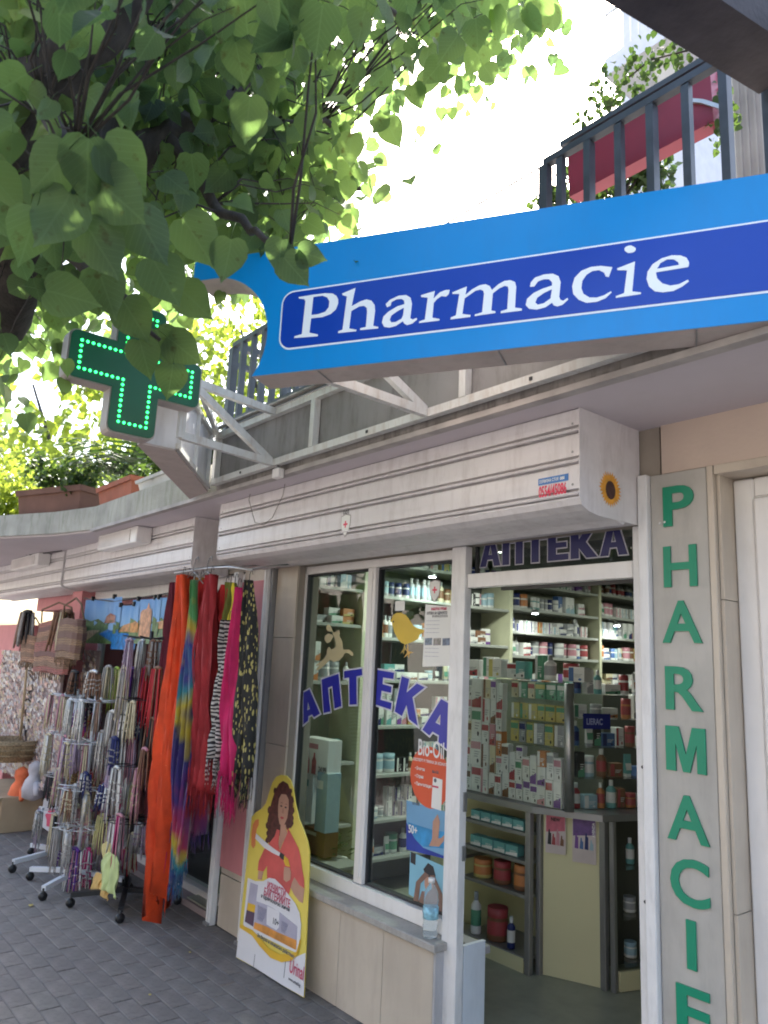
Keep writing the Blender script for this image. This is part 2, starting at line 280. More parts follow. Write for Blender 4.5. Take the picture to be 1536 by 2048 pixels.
STAND={'outline': [(-3.988,-0.002),(-4.006,0.721),(-3.966,0.752),(-3.909,0.783),(-3.872,0.816),(-3.855,0.873),(-3.833,0.931),(-3.803,0.965),(-3.758,0.983),(-3.701,0.985),(-3.654,0.968),(-3.621,0.932),(-3.586,0.862),(-3.534,0.791),(-3.476,0.74),(-3.435,0.699),(-3.41,0.655),(-3.396,0.587),(-3.326,0.016),(-3.52,0.01),(-3.506,0.025),(-3.798,0.007)],'hair': [(-3.726,0.955),(-3.674,0.947),(-3.636,0.912),(-3.612,0.852),(-3.594,0.798),(-3.597,0.758),(-3.625,0.735),(-3.668,0.722),(-3.724,0.636),(-3.78,0.62),(-3.816,0.63),(-3.82,0.676),(-3.836,0.733),(-3.826,0.788),(-3.815,0.837),(-3.793,0.894),(-3.763,0.935)],'face': [(-3.723,0.887),(-3.678,0.891),(-3.647,0.87),(-3.638,0.825),(-3.641,0.778),(-3.659,0.744),(-3.686,0.73),(-3.709,0.737),(-3.731,0.774),(-3.743,0.819),(-3.742,0.861)],'neck': [(-3.697,0.734),(-3.648,0.743),(-3.64,0.721),(-3.621,0.702),(-3.658,0.649),(-3.678,0.611),(-3.697,0.642),(-3.693,0.7)],'shirt': [(-3.728,0.705),(-3.697,0.705),(-3.697,0.642),(-3.675,0.606),(-3.653,0.65),(-3.621,0.705),(-3.625,0.733),(-3.566,0.695),(-3.502,0.652),(-3.478,0.619),(-3.451,0.565),(-3.426,0.522),(-3.414,0.482),(-3.458,0.487),(-3.512,0.513),(-3.53,0.482),(-3.544,0.424),(-3.61,0.436),(-3.678,0.453),(-3.768,0.449),(-3.782,0.509),(-3.812,0.474),(-3.87,0.467),(-3.871,0.514),(-3.833,0.58),(-3.786,0.624),(-3.74,0.668)],'left_arm': [(-3.864,0.465),(-3.812,0.473),(-3.817,0.45),(-3.818,0.43),(-3.86,0.423)],'right_arm': [(-3.512,0.513),(-3.458,0.487),(-3.414,0.479),(-3.414,0.413),(-3.449,0.414),(-3.503,0.434),(-3.549,0.466),(-3.542,0.495)],'hand': [(-3.612,0.541),(-3.559,0.547),(-3.544,0.528),(-3.542,0.495),(-3.577,0.474),(-3.604,0.481),(-3.611,0.513)],'hose': [(-3.932,0.646),(-3.827,0.622),(-3.732,0.606),(-3.657,0.596),(-3.666,0.58),(-3.74,0.582),(-3.834,0.591),(-3.935,0.619)],'grip': [(-3.666,0.602),(-3.624,0.597),(-3.627,0.571),(-3.649,0.572),(-3.672,0.581)],'grip_yellow': [(-3.624,0.594),(-3.585,0.585),(-3.559,0.552),(-3.602,0.548),(-3.624,0.566)],'sausage': [(-3.96,0.711),(-3.925,0.723),(-3.919,0.694),(-3.935,0.667),(-3.935,0.619),(-3.927,0.585),(-3.945,0.563),(-3.971,0.576),(-3.984,0.634),(-3.981,0.683)],'cloud': [(-3.962,0.408),(-3.88,0.41),(-3.8,0.428),(-3.746,0.457),(-3.69,0.464),(-3.611,0.446),(-3.544,0.421),(-3.478,0.397),(-3.433,0.365),(-3.408,0.319),(-3.4,0.243),(-3.418,0.186),(-3.514,0.179),(-3.708,0.173),(-3.915,0.156),(-3.948,0.176)],'bottle_print': [(-3.926,0.393),(-3.848,0.397),(-3.842,0.19),(-3.934,0.191)],'bottle_dark': [(-3.929,0.253),(-3.846,0.26),(-3.845,0.192),(-3.935,0.194)],'bottle_band': [(-3.925,0.291),(-3.846,0.297),(-3.846,0.26),(-3.929,0.253)],'pack': [(-3.843,0.318),(-3.728,0.326),(-3.617,0.324),(-3.436,0.301),(-3.425,0.2),(-3.612,0.195),(-3.839,0.191)],'pack_stripe': [(-3.834,0.217),(-3.715,0.227),(-3.605,0.229),(-3.429,0.24),(-3.425,0.197),(-3.611,0.192),(-3.838,0.185)],'pack_white': [(-3.728,0.323),(-3.607,0.326),(-3.597,0.253),(-3.617,0.236),(-3.716,0.237)],'base_white': [(-3.988,0.154),(-3.819,0.154),(-3.667,0.114),(-3.518,0.125),(-3.431,0.162),(-3.348,0.206),(-3.326,0.019),(-3.52,0.011),(-3.799,0.009),(-3.986,0.002)],'loop': [(-3.978,0.168),(-3.846,0.175),(-3.762,0.158),(-3.669,0.135),(-3.562,0.139),(-3.472,0.165),(-3.419,0.191),(-3.401,0.253),(-3.394,0.25),(-3.408,0.184),(-3.449,0.143),(-3.537,0.109),(-3.643,0.099),(-3.757,0.121),(-3.842,0.148),(-3.975,0.151)]}
BIO={'disc': [(-2.592,1.103),(-2.594,1.073),(-2.603,1.045),(-2.617,1.019),(-2.637,0.997),(-2.661,0.98),(-2.688,0.969),(-2.717,0.964),(-2.748,0.966),(-2.777,0.975),(-2.804,0.99),(-2.828,1.011),(-2.846,1.038),(-2.859,1.067),(-2.864,1.099),(-2.862,1.13),(-2.853,1.161),(-2.838,1.188),(-2.816,1.21),(-2.791,1.227),(-2.762,1.237),(-2.731,1.24),(-2.701,1.236),(-2.672,1.226),(-2.646,1.209),(-2.624,1.187),(-2.608,1.162),(-2.597,1.133)],'pack': [(-2.704,1.107),(-2.641,1.103),(-2.643,0.967),(-2.71,0.971)],'sky': [(-2.886,0.975),(-2.599,0.968),(-2.59,0.771),(-2.872,0.755)],'sea': [(-2.871,0.878),(-2.695,0.875),(-2.596,0.883),(-2.593,0.814),(-2.757,0.791),(-2.817,0.814)],'deck': [(-2.88,0.876),(-2.817,0.814),(-2.756,0.786),(-2.592,0.778),(-2.59,0.77),(-2.872,0.755)],'feet': [(-2.716,0.802),(-2.697,0.838),(-2.696,0.912),(-2.666,0.949),(-2.65,0.92),(-2.657,0.845),(-2.637,0.852),(-2.618,0.868),(-2.621,0.842),(-2.651,0.812)]}
SPRAYS=[(-1.62,0.37,3.15),(-1.65,0.27,3.14),(-1.54,0.27,3.01),(-1.92,0.4,3.11),(-1.51,0.74,3.23),(-1.46,0.6,3.12),(-1.89,0.25,2.62),(-1.67,0.37,2.81),(-2.17,0.73,3.07),(-1.56,0.19,3.02),(-1.59,0.39,2.87),(-1.6,0.69,3.45),(-2.24,0.19,3.23),(-1.64,0.36,2.75),(-1.3,0.39,3.01),(-1.34,0.54,2.93),(-1.95,0.19,3.19),(-1.7,0.26,3.21),(-2.19,0.39,2.96),(-1.53,0.71,3.14),(-1.78,0.19,2.77),(-1.31,0.62,3.17),(-1.56,0.38,2.98),(-2.09,0.27,3.29),(-2.14,0.77,2.92),(-2.07,0.45,2.78),(-1.91,0.39,3.53),(-1.88,0.46,2.65),(-1.83,0.13,3.23),(-1.34,0.82,3.2),(-2.24,0.58,3.14),(-1.86,0.23,3.22),(-1.74,0.32,3.15),(-2.15,0.75,3.09),(-1.87,0.61,2.88),(-2.1,0.25,3.24),(-1.72,0.72,3.42),(-1.5,0.22,2.97),(-1.32,0.83,3.26),(-1.3,0.36,2.98),(-2.19,0.4,2.78),(-1.9,0.46,3.12),(-1.33,0.5,3.12),(-2.03,0.33,3.49),(-1.66,0.22,2.89),(-2.1,0.52,3.32),(-1.27,0.65,3.01),(-1.64,0.16,2.78),(-1.71,0.83,3.47),(-1.29,0.59,3.1),(-2.0,0.33,3.35),(-1.48,0.86,3.38),(-1.43,0.85,3.44),(-1.72,0.56,3.4),(-1.31,0.8,3.03),(-1.73,0.19,2.67),(-2.77,0.84,3.77),(-3.48,0.37,3.88),(-3.25,1.06,3.46),(-2.87,0.49,4.4),(-2.51,0.86,3.19),(-1.9,0.92,3.89),(-2.21,0.38,3.64),(-2.72,0.42,3.59),(-2.99,0.94,3.57),(-1.81,2.01,4.53),(-2.7,0.35,2.81),(-2.26,0.45,3.82),(-2.73,1.71,4.29),(-3.14,0.59,4.24),(-2.25,0.31,3.44),(-1.51,1.25,3.8),(-2.69,0.6,3.88),(-2.73,0.65,3.19),(-3.38,1.3,3.58),(-3.29,0.7,4.09),(-2.11,0.43,3.69),(-3.06,0.31,3.81),(-2.22,0.82,3.87),(-1.81,0.77,3.53),(-2.09,0.82,3.82),(-2.33,1.2,4.13),(-2.68,1.7,3.69),(-3.29,0.33,3.69),(-2.16,0.32,3.64),(-2.48,0.73,3.45),(-1.92,1.25,3.88),(-2.69,0.71,3.75),(-1.71,1.74,4.0),(-3.29,0.66,2.92),(-3.67,0.55,3.14),(-3.38,0.43,3.71),(-2.54,0.6,3.34),(-2.23,0.86,4.17),(-2.35,0.31,3.15),(-2.34,0.13,3.7),(-3.23,0.53,3.34),(-2.42,0.31,3.19),(-2.85,0.52,2.94),(-2.21,1.29,4.24),(-2.92,0.89,3.95),(-2.23,1.2,3.36),(-2.06,1.31,4.02),(-2.12,1.29,3.29),(-2.36,0.71,3.58),(-2.47,0.75,3.87),(-2.83,0.84,3.84),(-1.45,1.4,3.63),(-2.51,0.31,2.57),(-3.13,0.72,4.24),(-2.37,0.9,3.83),(-2.57,0.45,2.75),(-3.09,0.26,4.44),(-2.78,0.94,3.91),(-3.19,0.26,3.74),(-2.85,1.69,4.04),(-2.19,0.8,3.93),(-2.21,0.44,3.79),(-3.15,0.54,3.69),(-3.33,1.14,3.58),(-2.09,0.6,3.31),(-1.77,1.25,3.66),(-2.47,0.5,2.62),(-2.31,0.62,3.8),(-3.0,1.07,3.76),(-2.49,0.71,3.11),(-1.62,1.08,3.53),(-2.69,0.75,4.38),(-2.1,1.79,4.41),(-1.95,0.5,3.57),(-2.37,1.56,4.29),(-2.59,0.37,3.01),(-3.08,0.21,3.99),(-2.4,0.5,4.01),(-2.84,1.03,3.52),(-2.34,0.84,3.07),(-2.84,0.68,4.34),(-3.33,1.21,3.51),(-2.15,0.79,3.67),(-3.36,0.55,2.97),(-2.24,0.3,3.52),(-2.42,0.92,3.27),(-2.97,0.26,3.54),(-2.46,1.53,4.42),(-1.93,1.01,3.91),(-2.38,0.34,3.13),(-2.61,1.53,4.34),(-3.01,0.26,3.57),(-3.33,0.67,3.78),(-2.47,0.91,3.03),(-2.03,0.62,3.76),(-1.86,0.96,3.71),(-3.06,1.14,3.81),(-1.94,0.92,3.52),(-3.0,1.53,4.04),(-2.88,0.4,3.61),(-2.08,1.32,3.21),(-2.12,1.05,3.88),(-2.85,0.57,3.81),(-2.33,0.88,3.94),(-2.95,0.84,3.77),(-2.48,0.32,2.85),(-1.92,2.06,4.38),(-2.63,0.3,3.2),(-2.78,0.39,4.17),(-2.34,0.97,3.61),(-2.6,0.98,3.37),(-3.47,0.61,3.87),(-2.62,0.47,2.82),(-1.91,1.62,4.35),(-1.81,1.71,4.39),(-2.56,0.2,3.71),(-2.34,1.54,4.19),(-2.3,0.39,3.83),(-2.18,0.58,3.27),(-2.53,0.63,4.05),(-2.85,0.53,2.77),(-1.54,1.68,3.98),(-2.16,1.1,3.74),(-2.79,0.85,3.29),(-3.11,1.0,3.43),(-2.7,0.89,3.88),(-2.94,1.9,3.91),(-2.5,0.5,3.93),(-2.79,0.5,3.85),(-2.63,0.48,3.47),(-2.11,1.09,3.36),(-2.79,1.03,3.53),(-2.62,1.23,3.78),(-2.37,1.1,4.21),(-2.66,0.49,3.23),(-1.61,1.04,3.58),(-2.57,0.52,3.2),(-1.93,1.73,4.25),(-1.64,1.65,4.19),(-2.96,0.91,3.81),(-2.77,0.48,4.19),(-1.45,1.36,3.74),(-3.47,0.5,3.58),(-2.78,0.62,3.09),(-3.14,0.7,2.85),(-3.09,0.27,4.44),(-3.52,0.47,3.67),(-2.87,0.37,3.51),(-2.1,1.25,3.58),(-2.91,1.21,4.11),(-1.93,0.82,3.59),(-1.72,1.57,4.13),(-2.58,0.5,3.15),(-2.44,0.63,3.15),(-1.63,1.46,3.82),(-2.78,0.39,3.51),(-3.04,0.4,3.58),(-2.1,0.71,3.62),(-2.75,0.62,3.44),(-1.33,1.43,3.8),(-2.69,0.99,3.25),(-2.45,0.31,3.22),(-3.18,0.65,3.72),(-2.98,0.5,4.27),(-2.48,0.6,3.69),(-2.12,0.62,3.78),(-2.95,0.27,3.76),(-2.92,1.0,3.84),(-2.07,1.79,4.46),(-2.6,0.49,3.09),(-2.37,0.88,3.26),(-2.3,0.51,3.82),(-1.63,1.56,3.74),(-3.27,0.63,3.47),(-2.19,0.15,3.42),(-1.95,1.71,4.4),(-2.2,0.49,3.37),(-2.99,1.75,3.92),(-3.11,0.69,4.36),(-1.89,0.83,3.84),(-2.02,0.35,3.52),(-1.8,1.51,3.99),(-1.8,0.92,3.69),(-2.59,0.61,3.52),(-2.3,0.6,3.85),(-2.78,0.32,3.58),(-2.34,1.15,3.62),(-2.68,0.41,3.37),(-3.14,1.17,3.88),(-2.49,1.27,4.4),(-2.79,0.48,2.98),(-2.26,1.17,3.47),(-2.49,0.2,3.59),(-2.24,0.67,3.52),(-3.08,0.41,3.33),(-2.87,0.71,3.41),(-2.61,0.94,3.34),(-2.71,1.33,3.85),(-3.18,0.42,2.92),(-3.42,0.45,3.38),(-2.84,0.95,4.34),(-2.94,1.45,4.1),(-2.89,0.92,4.04),(-2.68,0.53,3.91),(-2.93,0.4,2.63),(-2.01,0.95,4.01),(-2.94,0.57,4.27),(-2.44,1.13,3.61),(-2.46,0.61,3.66),(-3.25,0.43,3.67),(-1.57,1.62,3.95),(-2.82,0.85,4.26),(-3.39,1.09,3.62),(-2.7,0.69,3.83),(-3.02,0.45,3.46),(-1.52,1.41,3.74),(-2.92,0.8,4.31),(-2.53,0.22,3.37),(-2.97,1.62,3.89),(-2.91,0.97,3.55),(-3.21,0.42,3.4),(-2.56,0.63,4.09),(-2.23,0.56,3.64),(-2.05,0.74,3.72),(-2.56,0.5,3.29),(-2.83,0.31,3.99),(-2.34,1.17,3.84),(-2.94,0.54,3.54),(-2.04,1.15,4.16),(-3.2,0.67,2.86),(-2.51,1.5,4.85),(-4.07,2.28,4.66),(-3.21,1.32,4.29),(-4.47,0.78,5.41),(-5.46,1.22,4.83),(-3.51,0.91,4.34),(-4.85,0.91,5.0),(-2.61,1.78,4.61),(-4.42,0.56,4.78),(-4.42,0.26,5.26),(-4.27,0.94,5.82),(-3.88,0.62,3.42),(-4.35,1.41,5.64),(-3.8,1.62,4.32),(-3.74,0.75,4.52),(-4.73,0.7,3.7),(-3.78,0.92,4.19),(-3.88,1.35,4.81),(-4.3,1.38,5.74),(-3.88,2.07,5.17),(-4.0,0.56,4.61),(-4.05,1.8,5.02),(-2.63,1.9,4.35),(-3.8,0.39,5.01),(-4.89,1.24,4.67),(-4.38,1.28,5.66),(-3.21,1.77,5.05),(-2.86,3.03,6.16),(-4.96,0.98,3.59),(-4.01,0.63,4.71),(-2.85,2.8,5.45),(-3.74,2.31,4.81),(-2.37,2.37,5.06),(-4.83,1.63,4.76),(-3.25,1.59,5.38),(-5.16,0.73,5.14),(-4.27,0.88,4.38),(-3.19,1.63,4.19),(-4.2,0.98,4.04),(-3.63,0.67,3.72),(-3.42,1.95,5.97),(-4.41,0.48,4.88),(-2.83,2.65,5.47),(-4.58,0.81,3.9),(-3.02,2.02,5.53),(-3.67,1.49,5.74),(-3.74,1.44,5.62),(-3.83,2.45,6.19),(-3.66,1.81,5.84),(-2.99,1.49,4.38),(-4.66,1.27,3.77),(-3.78,2.1,4.28),(-3.78,0.44,3.55),(-3.41,3.28,5.84),(-5.19,1.18,4.31),(-4.35,0.42,4.86),(-5.29,1.25,3.93),(-2.93,1.78,5.05),(-2.77,2.54,5.56),(-5.15,0.88,3.84),(-5.21,1.06,3.68),(-3.49,2.29,6.07),(-2.7,2.03,4.4),(-3.69,1.38,4.45),(-3.91,2.25,5.25),(-2.98,1.64,4.75),(-3.71,0.41,4.8),(-4.09,1.18,5.2),(-3.5,1.37,3.49),(-3.67,1.06,3.93),(-4.82,0.61,4.17),(-4.13,1.16,5.8),(-4.21,0.79,5.62),(-4.22,0.76,3.7),(-4.56,1.58,5.38),(-4.2,0.62,3.47),(-4.94,1.7,4.6),(-3.45,1.92,4.15),(-3.36,1.25,4.24),(-3.35,1.51,3.69),(-2.94,3.24,6.14),(-3.68,0.88,4.13),(-3.14,1.68,5.28),(-4.36,0.88,3.9),(-2.42,2.29,5.26),(-3.9,1.96,6.15),(-3.41,1.25,5.02),(-4.22,0.6,3.12),(-4.63,0.59,3.13),(-3.22,2.08,4.8),(-4.63,1.95,5.37),(-4.02,2.01,6.29),(-4.18,0.94,4.11),(-4.07,0.42,4.74),(-4.1,0.36,5.1),(-3.23,1.21,5.14),(-3.98,1.04,3.93),(-3.18,1.95,4.01),(-2.45,2.13,5.03),(-2.87,2.04,5.34),(-2.86,2.16,5.28),(-2.83,2.11,5.03),(-4.02,1.83,6.05),(-3.65,1.51,5.45),(-3.1,1.25,5.2),(-4.02,0.68,4.41),(-3.46,0.94,5.21),(-3.41,1.18,4.52),(-4.08,2.36,5.93),(-4.64,0.49,4.36),(-2.67,1.59,4.8),(-2.94,1.72,5.39),(-3.58,1.13,5.27),(-4.46,1.96,4.27),(-3.92,1.55,5.77),(-4.46,1.47,4.89),(-3.64,1.96,5.59),(-5.93,1.34,3.91),(-4.72,1.74,4.82),(-4.21,1.1,4.05),(-3.91,1.37,5.77),(-4.32,1.52,4.53),(-3.1,3.04,6.04),(-2.38,2.5,5.01),(-5.61,0.87,4.12),(-3.25,1.41,4.82),(-2.97,1.83,5.36),(-4.01,1.3,5.38),(-2.2,2.4,5.31),(-2.93,2.84,6.05),(-3.82,1.01,4.71),(-4.34,1.17,3.95),(-4.6,0.93,4.91),(-2.82,1.89,4.83),(-2.89,2.31,5.56),(-5.73,0.83,3.49),(-4.26,0.42,5.03),(-3.15,2.74,6.27),(-2.64,2.92,5.96),(-3.25,1.82,5.22),(-3.98,1.94,5.32),(-3.79,1.91,5.0),(-3.42,0.99,4.77),(-3.65,1.01,4.01),(-3.43,0.73,3.96),(-4.72,1.42,4.59),(-3.83,1.92,5.65),(-3.54,0.64,4.02),(-4.28,0.95,5.08),(-2.97,3.18,6.3),(-3.16,0.98,4.33),(-3.41,0.93,5.22),(-3.39,0.94,4.21),(-3.72,1.78,4.53),(-3.88,1.04,5.48),(-4.51,0.62,4.42),(-4.92,2.04,4.5),(-4.63,0.54,5.79),(-4.63,0.83,4.45),(-4.19,0.71,3.84),(-3.46,2.19,5.71),(-3.94,0.24,4.89),(-3.14,1.96,4.77),(-4.06,1.16,4.91),(-4.44,1.94,4.66),(-2.65,2.61,5.69),(-4.33,1.86,5.67),(-4.99,1.52,4.5),(-2.81,2.71,5.62),(-3.72,0.97,3.38),(-4.61,0.44,4.99),(-4.07,1.26,4.49),(-3.28,1.94,5.58),(-2.93,1.56,4.96),(-4.03,0.48,4.08),(-3.48,2.07,5.37),(-3.63,0.21,4.85),(-3.75,2.3,5.58),(-5.31,0.82,4.55),(-2.52,2.77,5.68),(-4.17,1.11,4.39),(-2.2,2.29,4.96),(-4.92,0.67,3.92),(-3.69,0.43,4.66),(-3.31,1.91,5.09),(-2.7,1.19,4.78),(-3.25,1.77,5.2),(-4.13,0.45,3.99),(-4.58,2.99,5.04),(-3.62,1.84,4.54),(-4.07,1.23,5.78),(-3.65,0.87,4.69),(-4.03,1.21,5.46),(-3.32,1.15,5.15),(-3.4,1.83,5.73),(-2.26,1.83,4.81),(-3.66,0.68,4.62),(-3.75,2.58,5.85),(-4.11,1.02,5.24),(-2.88,1.28,5.01),(-3.34,0.89,4.39),(-4.81,0.62,5.34),(-2.35,2.5,4.98),(-3.85,1.12,5.41),(-4.02,1.33,5.74),(-4.04,1.09,4.73),(-5.39,0.53,5.15),(-2.28,1.91,4.83),(-2.74,2.18,5.25),(-5.73,0.87,3.66),(-3.37,1.69,4.68),(-4.1,1.87,5.38),(-3.09,1.58,5.11),(-4.96,1.1,4.53),(-3.83,1.4,3.55),(-2.87,1.68,5.21),(-3.48,1.46,4.01),(-3.25,1.96,4.41),(-2.76,1.19,4.81),(-3.8,1.1,3.38),(-4.49,1.61,5.89),(-3.56,1.46,3.75),(-3.56,1.52,5.55),(-3.37,1.95,5.8),(-4.61,1.65,3.91),(-4.87,0.78,4.06),(-4.11,1.14,5.69),(-3.35,0.57,4.63),(-2.39,2.58,5.06),(-3.36,1.8,5.79),(-2.52,1.57,4.95),(-2.93,1.32,4.71),(-3.29,0.55,4.34),(-3.4,1.99,5.73),(-4.2,1.61,5.17),(-2.82,1.02,4.73),(-3.08,1.8,4.41),(-4.87,1.06,3.58),(-2.87,2.04,4.88),(-5.32,0.72,4.97),(-3.52,1.69,5.41),(-5.22,1.75,4.15),(-3.24,0.6,4.8),(-3.37,0.77,4.01),(-3.96,0.39,5.14),(-2.49,2.55,5.6),(-3.2,1.64,4.19),(-3.4,2.04,5.23),(-5.02,1.08,5.27),(-3.76,1.98,5.89),(-4.67,1.32,3.95),(-3.9,1.59,5.36),(-3.28,1.93,4.29),(-3.76,1.03,5.34),(-4.06,0.63,3.43),(-2.57,2.64,5.21),(-4.65,0.67,5.74),(-2.68,2.77,6.0),(-3.68,0.33,4.27),(-3.14,3.07,6.21),(-4.52,0.45,5.53),(-4.81,1.72,4.05),(-4.32,0.99,3.25),(-3.07,3.04,6.42),(-3.41,1.14,3.82),(-3.34,0.28,4.25),(-3.2,2.16,5.93),(-3.22,1.83,4.21),(-3.68,0.48,3.91),(-3.55,2.5,6.22),(-4.16,1.94,6.21),(-4.76,0.7,3.77),(-4.66,1.16,3.71),(-3.62,0.94,4.2),(-3.68,0.66,5.12),(-3.6,0.57,3.93),(-2.16,2.32,5.15),(-4.57,0.65,4.09),(-2.47,2.35,5.37),(-3.86,1.78,4.55),(-2.25,2.19,5.02),(-3.32,2.31,5.85),(-4.18,1.34,3.83),(-3.11,1.52,4.15),(-3.56,1.55,3.86),(-3.22,1.32,4.44),(-4.37,0.98,4.2),(-3.67,1.05,3.51),(-3.01,1.07,4.86),(-4.89,0.55,4.45),(-5.07,1.97,4.48),(-4.1,2.07,5.51),(-4.24,1.1,5.92),(-3.86,2.5,4.64),(-2.53,2.0,4.43),(-2.38,2.19,5.16),(-3.46,1.37,4.28),(-4.92,1.02,4.89),(-4.14,1.76,6.13),(-2.36,2.39,4.94),(-4.43,1.09,4.65),(-2.35,2.46,5.07),(-4.0,1.51,5.79),(-4.49,1.0,4.19),(-3.24,0.82,4.48),(-4.18,1.27,5.08),(-4.48,0.56,3.92),(-2.76,2.99,6.15),(-3.5,1.16,4.02),(-5.78,0.89,3.54),(-3.02,1.55,5.37),(-5.04,1.17,5.04),(-4.99,0.7,4.88),(-3.52,1.53,4.76),(-3.31,1.52,5.17),(-3.82,0.4,5.11),(-2.82,3.05,5.96),(-5.19,0.85,4.92),(-3.19,1.55,4.57),(-4.81,0.59,4.92),(-3.04,1.92,5.47),(-3.18,3.18,6.0),(-4.0,1.48,5.91),(-4.08,0.96,3.98),(-3.03,2.0,4.82),(-3.91,1.57,4.73),(-4.44,0.56,3.79),(-3.45,0.64,4.76),(-4.75,0.62,3.38),(-3.77,0.9,5.35),(-3.93,1.77,4.44),(-3.63,1.01,4.81),(-2.75,2.85,6.0),(-3.71,1.03,4.46),(-4.55,0.55,5.78),(-3.63,0.34,4.13),(-2.56,2.24,5.11),(-2.97,1.81,5.25),(-5.54,0.84,4.46),(-4.52,0.53,3.84),(-3.84,1.54,3.86),(-2.83,2.95,5.68),(-3.51,1.34,5.39),(-2.93,1.08,4.49),(-3.9,1.6,4.27),(-3.98,1.72,3.9),(-4.45,1.03,5.09),(-4.45,0.63,5.47),(-4.22,1.95,5.72),(-2.49,2.67,5.38),(-4.3,0.63,4.73),(-4.47,0.65,3.27),(-3.6,1.22,4.8),(-4.22,2.18,5.97),(-5.15,1.36,4.8),(-3.96,0.47,4.74),(-2.48,1.63,4.85),(-2.23,2.18,4.75),(-4.29,0.77,5.62),(-5.24,0.99,3.56),(-3.35,3.23,5.79),(-3.71,0.44,3.72),(-3.44,2.3,4.3),(-4.15,0.89,4.05),(-3.57,0.56,4.51),(-3.48,1.22,5.22),(-4.32,0.49,3.73),(-4.42,1.03,4.93),(-2.99,1.02,4.85),(-4.81,1.26,5.51),(-3.55,1.52,5.42),(-5.06,0.94,3.95),(-4.67,1.69,4.81),(-3.92,1.03,4.92),(-5.23,0.7,4.39),(-4.26,1.04,3.68),(-4.93,1.04,4.7),(-4.75,1.02,5.35),(-4.13,2.43,5.59),(-3.93,2.04,6.19),(-4.94,1.38,5.38),(-3.56,0.87,4.43),(-3.56,2.57,6.03),(-3.89,1.27,4.43),(-2.74,1.79,5.08),(-3.73,1.33,5.8),(-3.56,0.78,4.34),(-4.19,1.8,4.66),(-4.39,0.81,4.52),(-5.29,2.01,4.6),(-3.75,1.05,5.43),(-3.65,0.35,3.8),(-4.08,0.89,5.68),(-3.05,1.57,5.31),(-4.82,0.48,5.73),(-3.5,1.06,4.69),(-3.46,1.29,3.74),(-4.47,0.87,3.94),(-3.14,2.65,6.06),(-4.27,1.58,4.13),(-2.32,1.06,3.51),(-2.51,1.01,3.78),(-2.22,1.2,3.44),(-2.4,1.42,3.37),(-2.37,1.38,3.32),(-3.13,1.75,3.86),(-2.15,1.61,3.45),(-3.33,1.45,3.81),(-2.27,1.29,3.2),(-2.86,1.6,4.27),(-2.96,1.35,3.89),(-2.47,1.07,3.67),(-2.58,1.78,4.2),(-2.68,1.43,3.76),(-2.27,1.07,3.48),(-2.19,1.22,3.46),(-2.4,1.44,3.6),(-2.23,1.38,3.8),(-2.78,1.61,3.86),(-2.9,1.3,3.93),(-2.52,1.29,3.99),(-2.71,1.6,3.81),(-2.47,1.28,3.93),(-2.91,1.62,3.78),(-2.51,1.01,3.77),(-2.21,0.98,3.43),(-2.67,1.12,3.96),(-2.53,1.56,3.72),(-3.2,1.6,4.17),(-2.97,1.69,3.82),(-2.46,1.06,3.69),(-2.85,1.66,4.32),(-2.93,1.41,3.83),(-2.46,1.44,3.87),(-2.56,1.2,3.53),(-2.73,1.57,3.73),(-2.44,1.55,3.56),(-2.78,1.16,3.83),(-2.54,1.54,3.48),(-2.23,1.41,3.83),(-2.32,1.15,3.61),(-2.02,1.39,3.61),(-2.59,1.54,3.69),(-2.32,1.16,3.52),(-2.56,1.43,3.76),(-2.58,1.64,3.74),(-2.49,1.49,4.04),(-3.01,1.31,3.97),(-2.65,1.17,3.46),(-2.32,1.42,3.55),(-2.38,1.45,3.51),(-3.12,1.85,3.86),(-2.8,1.21,3.96),(-2.37,1.35,3.36),(-2.46,1.32,3.62),(-2.27,1.33,3.6),(-2.74,1.29,3.71),(-2.47,1.49,3.4),(-2.65,1.89,4.27),(-2.67,1.45,3.74),(-2.7,1.54,3.81),(-2.89,1.77,3.8),(-2.6,1.3,3.87),(-2.37,0.99,3.46),(-2.74,1.7,4.26),(-2.23,0.95,3.46),(-2.38,1.24,3.56),(-2.13,1.23,3.29),(-2.89,1.61,4.04),(-2.77,1.53,3.89),(-1.97,1.23,3.6),(-3.16,1.28,4.16),(-2.37,1.01,3.15),(-2.63,1.18,3.79),(-2.5,1.28,3.91)]
NEARLEAVES=[(-2.017,0.747,2.435,0.118,-75),(-2.049,0.846,2.4,0.116,-95),(-1.995,0.701,2.525,0.143,-60),(-2.052,0.873,2.507,0.134,-40),(-1.659,1.002,2.661,0.116,-50),(-1.705,0.978,2.715,0.103,-100),(-1.62,1.025,2.699,0.087,-20),(-1.542,0.356,2.477,0.142,-120),(-1.535,0.449,2.445,0.142,-60),(-1.57,0.32,2.44,0.118,-100),(-1.478,0.46,2.539,0.154,-40),(-1.524,0.547,2.516,0.146,-60),(-1.768,0.463,2.432,0.131,-10),(-1.823,0.558,2.5,0.138,-70),(-1.438,0.447,2.605,0.142,-40),(-1.84,0.714,2.592,0.159,-60),(-1.907,0.832,2.601,0.136,-40),(-2.113,0.842,2.531,0.129,-60),(-1.475,0.392,2.574,0.142,-90),(-1.503,0.325,2.556,0.13,-130),(-1.766,0.754,2.694,0.159,-60),(-1.745,0.842,2.663,0.13,-100)]
def at(px, py, y):
    # the point of the vertical plane y that this photo pixel looks at
    d = RIGHT * (px - 768) + UP * (1024 - py) + FWD * 1523.0
    return CAM + d * (y / d.y)
def ray(px, py):
    return (RIGHT * (px - 768) + UP * (1024 - py) + FWD * 1523.0).normalized()

